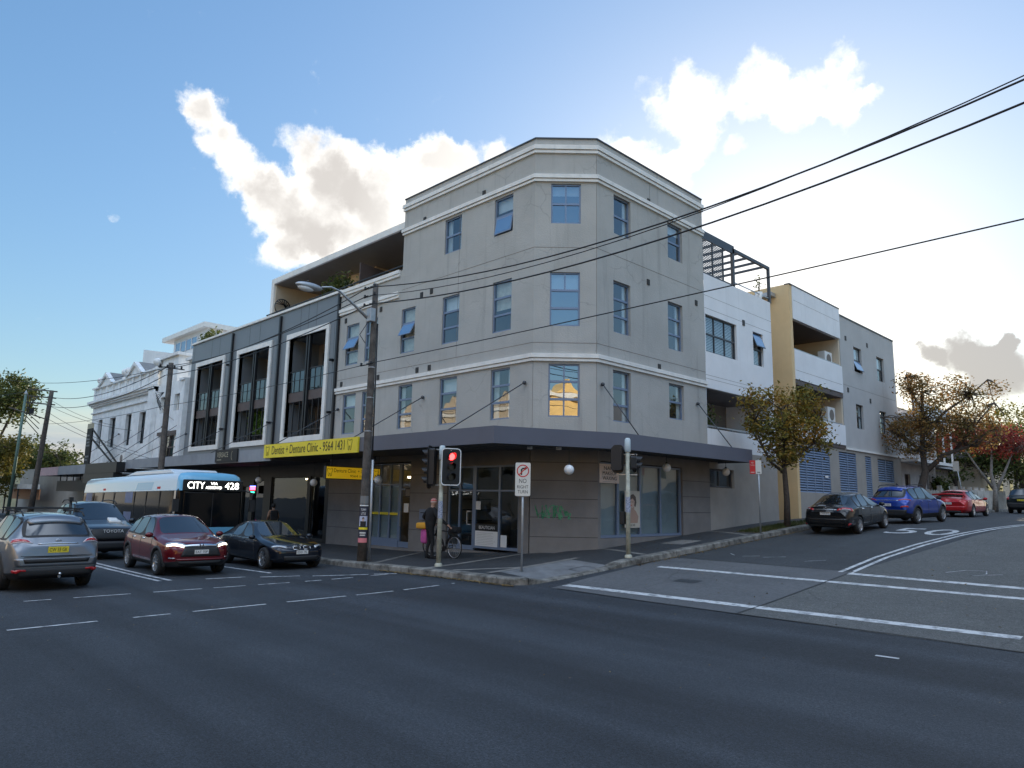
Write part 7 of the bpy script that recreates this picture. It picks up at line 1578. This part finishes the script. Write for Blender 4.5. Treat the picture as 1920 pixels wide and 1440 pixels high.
mb = MB(); n = 14; mb.add([(Rx + (WR + .045) * math.cos(a), y, zc + (WR + .045) * math.sin(a)) for y in (-.028, .028) for a in frange(.2, 2.7, 2.5 / n)], [(i, i + 1, n + 2 + i, n + 1 + i) for i in range(n)], smooth=True); mb.build('mudguard', M['black'], bk, local=True, recalc=False)
def softbox(name, c, s, m, lab, cat, n=3):
    bm = bmesh.new(); bmesh.ops.create_cube(bm, size=1)
    bmesh.ops.subdivide_edges(bm, edges=bm.edges[:], cuts=3, use_grid_fill=True)
    rnd = random.Random(4)
    for v in bm.verts:
        l = v.co.normalized() * .62; v.co = v.co.lerp(l, .45); v.co += Vector((rnd.uniform(-.03, .03), rnd.uniform(-.03, .03), rnd.uniform(-.03, .03))); v.co = Vector((v.co.x * s[0], v.co.y * s[1], v.co.z * s[2]))
    for f in bm.faces: f.smooth = True
    me = bpy.data.meshes.new(name); bm.to_mesh(me); bm.free(); me.materials.append(m); o = bpy.data.objects.new(name, me); COL.objects.link(o); o.location = c
    o.modifiers.new('s', 'SUBSURF').levels = 1; return tag(o, lab, cat)
zb = fz(-17.8, 15)
softbox('bag', (-17.72, 15.02, zb + .90), (.42, .26, .2), M['black_cloth'], 'black bag strapped on the rear rack of the bicycle', 'bag')
softbox('bag', (-18.83, 14.72, zb + .66), (.30, .24, .46), pm('pink_cloth', (.50, .09, .30), .85, var=.15, vs=8), 'pink bag hanging on the left of the bicycle', 'bag')
softbox('cloth', (-18.92, 14.68, zb + .99), (.52, .3, .20), pm('orange_cloth', (.66, .32, .03), .85), 'orange cloth bundle on top of the pink bag', 'cloth')
# walker by the dark shopfront
z = fz(-31.1, 15.5)
wk = person('pedestrian in a tan top with a dark backpack walking past the dark shopfront', (-31.1, 15.5, z), R(165), [((-.10, .24, 1.17), (.08, .25, .98)), ((.06, -.26, 1.16), (.20, -.22, .98))], [((.14, .09, .50), (.20, .09, .09)), ((.0, -.10, .50), (-.20, -.10, .10))], (.03, 0), M['tan_cloth'], M['dark_denim'])
mb = MB(); mb.box(-.32, -.13, -.16, .16, 1.02, 1.46); mb.build('backpack', M['black_cloth'], wk, local=True, bevel=.06)

# ================================================================== trees and plants
def leafmat(name, cols, trans=.25):
    m = bpy.data.materials.new(name); m.use_nodes = True; t = m.node_tree; b = t.nodes['Principled BSDF']; b.inputs['Roughness'].default_value = .6; b.inputs['Specular IOR Level'].default_value = .25
    g = t.nodes.new('ShaderNodeNewGeometry'); r = t.nodes.new('ShaderNodeValToRGB'); r.color_ramp.interpolation = 'LINEAR'; e = r.color_ramp.elements
    while len(e) < len(cols): e.new(.5)
    for i, c in enumerate(cols): e[i].position = i / (len(cols) - 1); e[i].color = (*c, 1)
    tcn = t.nodes.new('ShaderNodeTexCoord'); n = t.nodes.new('ShaderNodeTexNoise'); n.inputs['Scale'].default_value = .7; n.inputs['Detail'].default_value = 2; t.links.new(tcn.outputs['Object'], n.inputs['Vector'])
    a = t.nodes.new('ShaderNodeMath'); a.operation = 'MULTIPLY_ADD'; a.inputs[1].default_value = .45; t.links.new(g.outputs['Random Per Island'], a.inputs[0])
    s_ = t.nodes.new('ShaderNodeMapRange'); s_.inputs['From Min'].default_value = .3; s_.inputs['From Max'].default_value = .7; s_.inputs['To Min'].default_value = 0; s_.inputs['To Max'].default_value = .55; t.links.new(n.outputs['Fac'], s_.inputs['Value']); t.links.new(s_.outputs['Result'], a.inputs[2])
    t.links.new(a.outputs[0], r.inputs['Fac']); t.links.new(r.outputs['Color'], b.inputs['Base Color'])
    tr = t.nodes.new('ShaderNodeBsdfTranslucent'); t.links.new(r.outputs['Color'], tr.inputs['Color']); mx = t.nodes.new('ShaderNodeMixShader'); mx.inputs['Fac'].default_value = trans
    t.links.new(b.outputs[0], mx.inputs[1]); t.links.new(tr.outputs[0], mx.inputs[2]); t.links.new(mx.outputs[0], t.nodes['Material Output'].inputs['Surface']); return m
M['bark'] = pm('bark', (.075, .058, .046), .95, var=.35, vs=9, bump=.6, bs=30)
M['pale_bark'] = pm('pale_bark', (.28, .25, .22), .95, var=.3, vs=8, bump=.4, bs=30)
def leaf(mb, c, s, rnd):
    a = Vector((rnd.gauss(0, 1), rnd.gauss(0, 1), rnd.gauss(0, .7))).normalized(); b = a.cross(Vector((rnd.gauss(0, 1), rnd.gauss(0, 1), rnd.gauss(0, 1)))).normalized()
    mb.add([c + a * s, c + b * s * .42 + a * s * .1, c - a * s * .9, c - b * s * .42 + a * s * .1], ((0, 1, 2, 3),))
def tree(name, label, base, trunk, blobs, n_cl, n_leaf, ls, mat, seed, r0=.16, bark='bark', twigs=60, spread=.28, cat='tree', group=None, bare=0):
    """trunk: list of limb polylines [(pts, r0, r1)]; blobs: ellipsoids (centre, radii, weight) that the limbs' ends fill"""
    rnd = random.Random(seed); root = empty(name, base, label, cat, group)
    mb = MB(); tips = []
    for pts, a, b in trunk: n = len(pts); mb.tube(pts, [a + (b - a) * i / (n - 1) for i in range(n)], 9)
    nodes = [Vector(p) for pts, a, b in trunk for p in pts[len(pts) // 2:]]
    cls = []; tot = sum(w_ for _, _, w_ in blobs)
    for c, r_, w_ in blobs:
        for _ in range(max(1, int(n_cl * w_ / tot))):
            d = Vector((rnd.gauss(0, 1), rnd.gauss(0, 1), rnd.gauss(0, 1))).normalized() * rnd.uniform(.15, 1.0) ** .55
            cls.append(Vector((c[0] + d.x * r_[0], c[1] + d.y * r_[1], c[2] + d.z * r_[2])))
    for k in range(twigs):
        c = cls[rnd.randrange(len(cls))]; q = min(nodes, key=lambda p: (p - c).length + abs(rnd.gauss(0, .4)))
        mid = q.lerp(c, .5) + Vector((rnd.gauss(0, .12), rnd.gauss(0, .12), rnd.gauss(.05, .1))); end = c + (c - q) * rnd.uniform(.0, .25)
        mb.tube([q, mid, end], [.028 * r0 / .16, .016 * r0 / .16, .005], 5)
        if rnd.random() < .6: mb.tube([mid, mid.lerp(end, .6) + Vector((rnd.gauss(0, .25), rnd.gauss(0, .25), rnd.gauss(.1, .2)))], [.011 * r0 / .16, .004], 4)
    mb.build('trunk', M[bark], root)
    lb = MB()
    for c in cls:
        if rnd.random() < bare: continue
        for _ in range(int(n_leaf * rnd.uniform(.5, 1.4))): leaf(lb, c + Vector((rnd.gauss(0, spread), rnd.gauss(0, spread), rnd.gauss(0, spread * .75))), ls * rnd.uniform(.6, 1.3), rnd)
    lb.build('crown', mat, root, recalc=False); return root
L_st = leafmat('street_tree_leaf', [(.06, .078, .024), (.13, .13, .034), (.24, .19, .035), (.34, .20, .035), (.34, .13, .03)])
tx_, ty_ = -12.78, 28.1; tz_ = fz(tx_, ty_)
T0 = (tx_, ty_, tz_)
def rel(*p): return (tx_ + p[0], ty_ + p[1], tz_ + p[2])
tree('street_tree', 'young street tree with olive and orange leaves beside the black sedan', T0, [([rel(0, 0, -.1), rel(.03, 0, 1.1), rel(-.03, .02, 2.3), rel(.0, 0, 3.4), rel(.1, .1, 4.6)], .135, .05), ([rel(-.03, .02, 2.1), rel(-.4, -.35, 2.55), rel(-.65, -.6, 3.2), rel(-.9, -.7, 4.2)], .065, .025), ([rel(-.02, .0, 2.4), rel(.4, .4, 2.85), rel(.9, .7, 3.3), rel(1.1, .9, 4.3)], .07, .025), ([rel(0, 0, 3.0), rel(.2, -.4, 3.8), rel(.3, -.8, 4.6)], .05, .02)],
     [(rel(.05, .05, 4.0), (1.4, 1.4, 1.25), 5), (rel(-.75, -.75, 4.6), (.75, .75, .95), 1.4), (rel(.6, .6, 4.5), (1.0, 1.0, 1.0), 2), (rel(1.0, 1.0, 3.6), (.5, .5, .7), 1), (rel(.0, .0, 3.0), (.95, .95, .55), 1.3), (rel(-1.0, -1.0, 5.3), (.3, .3, .35), .25), (rel(-.3, -.2, 5.2), (.5, .5, .4), .4), (rel(.7, .6, 5.4), (.5, .5, .35), .4)], 220, 33, .088, L_st, 21, twigs=110, spread=.20)
L_au = leafmat('autumn_leaf', [(.11, .105, .04), (.17, .135, .045), (.24, .15, .05), (.34, .17, .05), (.24, .115, .06)], .4)
tx_, ty_ = -13.1, 46.8; tz_ = fz(tx_, ty_)
tree('autumn_tree', 'large spreading autumn tree with bare twigs and rust leaves by the terrace house', (tx_, ty_, tz_), [([rel(0, 0, -.1), rel(-.1, .1, 1.2), rel(.25, .1, 2.4), rel(.1, .3, 3.6), rel(.2, .5, 5.4), rel(.2, .7, 7.2)], .27, .07), ([rel(.2, .1, 2.3), rel(1.1, .9, 3.4), rel(2.2, 1.7, 3.9), rel(3.4, 2.4, 5.0)], .16, .05), ([rel(.1, .3, 3.6), rel(-.9, -.5, 4.6), rel(-1.6, -1.0, 5.6)], .11, .03), ([rel(.2, .4, 4.6), rel(1.2, 1.4, 6.0), rel(2.4, 2.2, 7.0), rel(3.2, 2.8, 7.9)], .10, .03), ([rel(1.6, 1.3, 3.7), rel(2.6, 1.4, 5.0), rel(3.6, 2.0, 6.4)], .09, .03), ([rel(.2, .6, 6), rel(-.3, .3, 7.2), rel(-.5, .4, 8.2)], .06, .02)],
     [(rel(.6, .7, 5.2), (2.0, 1.9, 1.7), 4), (rel(2.4, 2.2, 5.2), (1.9, 1.6, 1.5), 3.2), (rel(.0, .3, 7.4), (1.0, 1.0, 1.0), 1.4), (rel(1.8, 1.8, 7.2), (1.5, 1.3, .9), 1.2), (rel(-.9, -.4, 4.6), (1.0, 1.0, 1.1), 1.0), (rel(.2, .0, 3.6), (1.2, 1.2, .6), .9), (rel(3.4, 3.0, 7.2), (.9, .8, .7), .3)], 400, 30, .10, L_au, 5, r0=.24, twigs=300, spread=.28, bare=.18)
L_rd = leafmat('red_leaf', [(.10, .035, .02), (.22, .035, .025), (.30, .06, .05), (.28, .11, .03)], .4)
tx_, ty_ = -12.3, 60.5; tz_ = fz(tx_, ty_)
tree('red_tree', 'pale trunked small tree with red and orange leaves by the graffiti fence', (tx_, ty_, tz_), [([rel(0, 0, -.1), rel(.1, 0, 1.4), rel(-.1, .2, 2.6), rel(.1, .2, 4.6)], .2, .05), ([rel(.1, 0, 1.2), rel(.6, .6, 2.6), rel(1.2, 1.0, 4.2)], .13, .04), ([rel(0, 0, 1.5), rel(-.7, -.5, 2.9), rel(-1.4, -1, 4.4)], .11, .03)],
     [(rel(-.5, -.3, 5.2), (2.2, 2.0, 1.2), 3), (rel(1.2, 1.0, 4.8), (1.5, 1.5, 1.1), 2), (rel(-2.2, -1.6, 4.8), (1.1, 1.0, .8), 1)], 170, 30, .12, L_rd, 9, r0=.2, bark='pale_bark', twigs=150, spread=.3, bare=.2)
L_gr = leafmat('green_leaf', [(.022, .036, .013), (.045, .068, .02), (.085, .105, .028), (.14, .145, .036), (.19, .165, .04)], .3)
L_yl = leafmat('yellow_leaf', [(.05, .06, .015), (.13, .12, .025), (.22, .18, .035), (.28, .20, .04)], .4)
def bush(name, lab, base, h, blobs, ncl, nl, ls, mat, seed, group=None, cat='tree', r0=.2, spread=.4, bare=.05, twigs=60):
    x, y, z = base; tr = [([(x, y, z - .2), (x + .1, y, z + h * .35), (x - .1, y + .1, z + h * .7)], r0, r0 * .3)]
    for a in (.5, 2.4, 4.3): tr.append(([(x, y, z + h * .3), (x + math.cos(a) * h * .12, y + math.sin(a) * h * .12, z + h * .5), (x + math.cos(a) * h * .25, y + math.sin(a) * h * .25, z + h * .75)], r0 * .5, r0 * .15))
    return tree(name, lab, base, tr, [((x + a, y + b, z + c), r_, w_) for (a, b, c), r_, w_ in blobs], ncl, nl, ls, mat, seed, r0=r0, twigs=twigs, spread=spread, cat=cat, group=group, bare=bare)
gB = 'background trees at the top of the side street'
bush('garden_tree', 'dense dark green tree behind the fence and cottage', (-17.6, 72.5, 1.9), 8, [((0, 0, 5.5), (4, 3.5, 2.8), 3), ((3.2, 1, 5), (2.5, 2.5, 2.3), 2)], 170, 34, .17, L_gr, 31, gB)
bush('garden_tree', 'tall tree with yellow top at the far right edge', (-16.0, 88, 2), 11, [((0, 0, 8), (4.5, 4, 3), 3), ((4, 2, 7), (3.5, 3, 2.6), 2), ((-3.5, 0, 6.2), (3, 2.6, 2.2), 1.5)], 190, 32, .19, L_yl, 32, gB)
bush('garden_tree', 'dark leafy tree behind the dark green wagon', (-13.0, 74, 2), 8, [((0, 0, 4.6), (3.4, 3, 2.8), 3), ((-2, 1, 6), (2, 2, 1.8), 1), ((2.8, 1, 3.6), (2, 2, 2), 1)], 170, 34, .17, L_gr, 33, gB)
bush('garden_tree', 'round green tree over the road end at far right', (-17.5, 99, 2), 9, [((0, 0, 5.5), (5, 4, 3.4), 3)], 130, 34, .22, L_gr, 34, gB)
bush('garden_shrub', 'green shrub beside the cottage porch', (-15.6, 58.5, 1.8), 3.0, [((0, 0, 1.6), (.9, 1.4, 1.2), 1)], 40, 26, .13, L_gr, 35, cat='shrub', r0=.06, twigs=15, spread=.3)
gL = 'trees at the far end of the main street'
bush('park_tree', 'big sunlit tree overhanging the top left corner of the street', (-86, 12.4, -.3), 15, [((-1, 0, 11.3), (4.2, 4, 2.9), 3), ((3.2, 1.0, 11.6), (2.6, 2.2, 1.9), 1.3), ((1.5, -3, 9.5), (3, 3, 2.2), 1.2)], 230, 44, .20, L_gr, 41, gL, r0=.3, twigs=90, bare=.02)
bush('park_tree', 'golden lower tree beneath the big tree at far left', (-80, 11.6, -.3), 8.5, [((0, 0, 4.9), (3.6, 3.2, 2.5), 3), ((1.4, 1.1, 6.4), (2.2, 2, 1.4), 1), ((-1.6, .6, 3.2), (2.2, 2.2, 1.6), .8)], 220, 44, .18, leafmat('golden_leaf', [(.045, .055, .014), (.10, .095, .02), (.17, .14, .028), (.22, .17, .035)], .35), 42, gL, r0=.22, twigs=80, bare=.02)
bush('park_tree', 'round green tree behind the leaning pole', (-112, 22, -.3), 10, [((0, 0, 6.6), (4.6, 4.2, 3.0), 3), ((2.5, 3, 5.4), (3, 3, 2.4), 1)], 190, 40, .24, L_gr, 43, gL, r0=.25)
bush('park_tree', 'smaller green tree right of the leaning pole', (-116, 31, -.3), 8, [((0, 0, 5.2), (4.0, 3.2, 2.3), 3), ((-1, 4, 4.2), (2.2, 2.2, 1.8), 1)], 150, 38, .24, L_gr, 44, gL, r0=.22)
bush('park_tree', 'dark tree low behind the street shelter', (-135, 27, -.3), 8, [((0, 0, 5), (4.5, 5, 3), 3)], 120, 36, .28, L_gr, 45, gL, r0=.22)
# plants on terraces and balconies
def plant(lab, c, r_, n, ls, seed, mat=L_gr, pot=None):
    root = empty('potted_plant', (c[0], c[1], c[2] - r_[2]), lab, 'plant'); rnd = random.Random(seed); lb = MB()
    for _ in range(n):
        d = Vector((rnd.gauss(0, .5), rnd.gauss(0, .5), rnd.gauss(0, .5))); leaf(lb, Vector(c) + Vector((d.x * r_[0], d.y * r_[1], d.z * r_[2])), ls * rnd.uniform(.7, 1.3), rnd)
    lb.build('foliage', mat, root, recalc=False); mb = MB(); mb.tube([(c[0], c[1], c[2] - r_[2]), (c[0] + .05, c[1], c[2])], .03, 6); mb.build('stem', M['bark'], root)
    mb = MB(); mb.lathe((c[0], c[1], c[2] - r_[2] - .35), UZ, [(0, .12), (.36, .18), (.36, .15), (.3, .14)], 14); mb.build('pot', M['trim_white'], root); return root
plant('bushy dark plant on the roof terrace beside the brown screen', (-30.6, 17.75, 12.45), (1.3, .35, .45), 420, .13, 51)
plant('green plant spilling over the left end of the panelled roof', (-45.6, 17.6, 12.05), (1.5, .4, .4), 420, .12, 52)
plant('leafy pot plant on the white balcony over the awning', (-15.6, 26.9, 5.75), (.45, .5, .5), 220, .10, 53)
plant('small bare plant on the pergola terrace', (-15.1, 31.2, 12.5), (.15, .2, .45), 40, .07, 54)
plant('spiky plant behind the pale fence', (-15.1, 57.4, 3.75), (.7, .7, .5), 160, .22, 55)
gw_ = empty('green_wall', (-37.9, 18.1, 5.6), 'lush green wall of leaves inside the middle balcony bay', 'plant'); lb = MB(); rnd = random.Random(61)
for _ in range(2600): leaf(lb, Vector((rnd.uniform(-39.7, -36.4), 17.95 + rnd.gauss(0, .07), rnd.uniform(5.5, 6.78))), .075 * rnd.uniform(.7, 1.4), rnd)
lb.build('foliage', leafmat('ivy_leaf', [(.06, .12, .02), (.16, .27, .05), (.30, .40, .08)], .3), gw_, recalc=False); mb = MB(); mb.box(-39.7, -36.4, 18.1, 18.16, 5.45, 6.8); mb.build('backing', M['soffit_brown'], gw_)
wo_ = MB(); wo_.lathe((-37.52, 18.35, 12.75), (1, 0, 0), [(0, .46), (.05, .5), (.08, .46)], 28)
for k in range(9): a = math.pi * k / 9; wo_.bar((-37.48, 18.35 + .46 * math.cos(a), 12.75 + .46 * math.sin(a)), (-37.48, 18.35 - .46 * math.cos(a + .7), 12.75 - .46 * math.sin(a + .7)), .03)
o = wo_.build('wall_ornament', M['black'], at=(-37.55, 18.35, 12.3)); tag(o, 'round woven ornament on the cream terrace end wall', 'ornament')
# verge grass, leaf litter
lb = MB(); rnd = random.Random(71)
for _ in range(5200):
    x, y = rnd.uniform(-13.55, -12.62), rnd.uniform(25.4, 33.5); 
    if rnd.random() < .35: y = rnd.uniform(25.4, 29)
    z = fz(x, y); h = rnd.uniform(.04, .12); a = rnd.uniform(0, 6.28); lb.add([(x, y, z), (x + .016 * math.cos(a), y + .016 * math.sin(a), z), (x + .03 * math.cos(a + 1), y + .03 * math.sin(a + 1), z + h)], ((0, 1, 2),))
tag(lb.build('verge_grass', leafmat('grass_blade', [(.03, .045, .012), (.06, .075, .02), (.10, .09, .03)], .2), recalc=False), kind='stuff')
struct(drape((((-13.6, 25.3, 0), (-13.6, 33.6, 0)), ((-12.6, 25.3, 0), (-12.6, 33.6, 0))), zf=fz, dz=.007).build('verge_soil', pm('verge_soil', (.065, .055, .03), .95, var=.4, vs=6, bump=.5, bs=30)))
lb = MB()
def litter(n, fx_, fy_, zf_, s=.035):
    for _ in range(n):
        x, y = fx_(), fy_(); z = zf_(x, y) + .014; a = rnd.uniform(0, 6.28); u = Vector((math.cos(a), math.sin(a), rnd.gauss(0, .2))) * s * rnd.uniform(.5, 1.3); v = Vector((-math.sin(a), math.cos(a), rnd.gauss(0, .25))) * s * .5; c = Vector((x, y, z + .008))
        lb.add([c + u, c + v, c - u, c - v], ((0, 1, 2, 3),))
litter(900, lambda: -12.22 + abs(rnd.gauss(0, .10)), lambda: rnd.uniform(17, 34), gz)
litter(700, lambda: rnd.uniform(-18, -12.4), lambda: 12.44 - abs(rnd.gauss(0, .08)), gz, .038)
litter(320, lambda: rnd.uniform(-13.6, -12.5), lambda: rnd.uniform(25.2, 30), fz)
litter(160, lambda: rnd.uniform(-15, -12.7), lambda: rnd.uniform(19, 26), fz, .03)
litter(420, lambda: rnd.uniform(-12, 2), lambda: rnd.uniform(12.8, 34), gz, .028)
litter(130, lambda: rnd.uniform(-22, -1), lambda: rnd.uniform(2, 12), gz, .02)
tag(lb.build('leaf_litter', leafmat('dry_leaf', [(.06, .04, .02), (.14, .09, .035), (.22, .16, .07), (.20, .10, .03)], .1), recalc=False), kind='stuff')
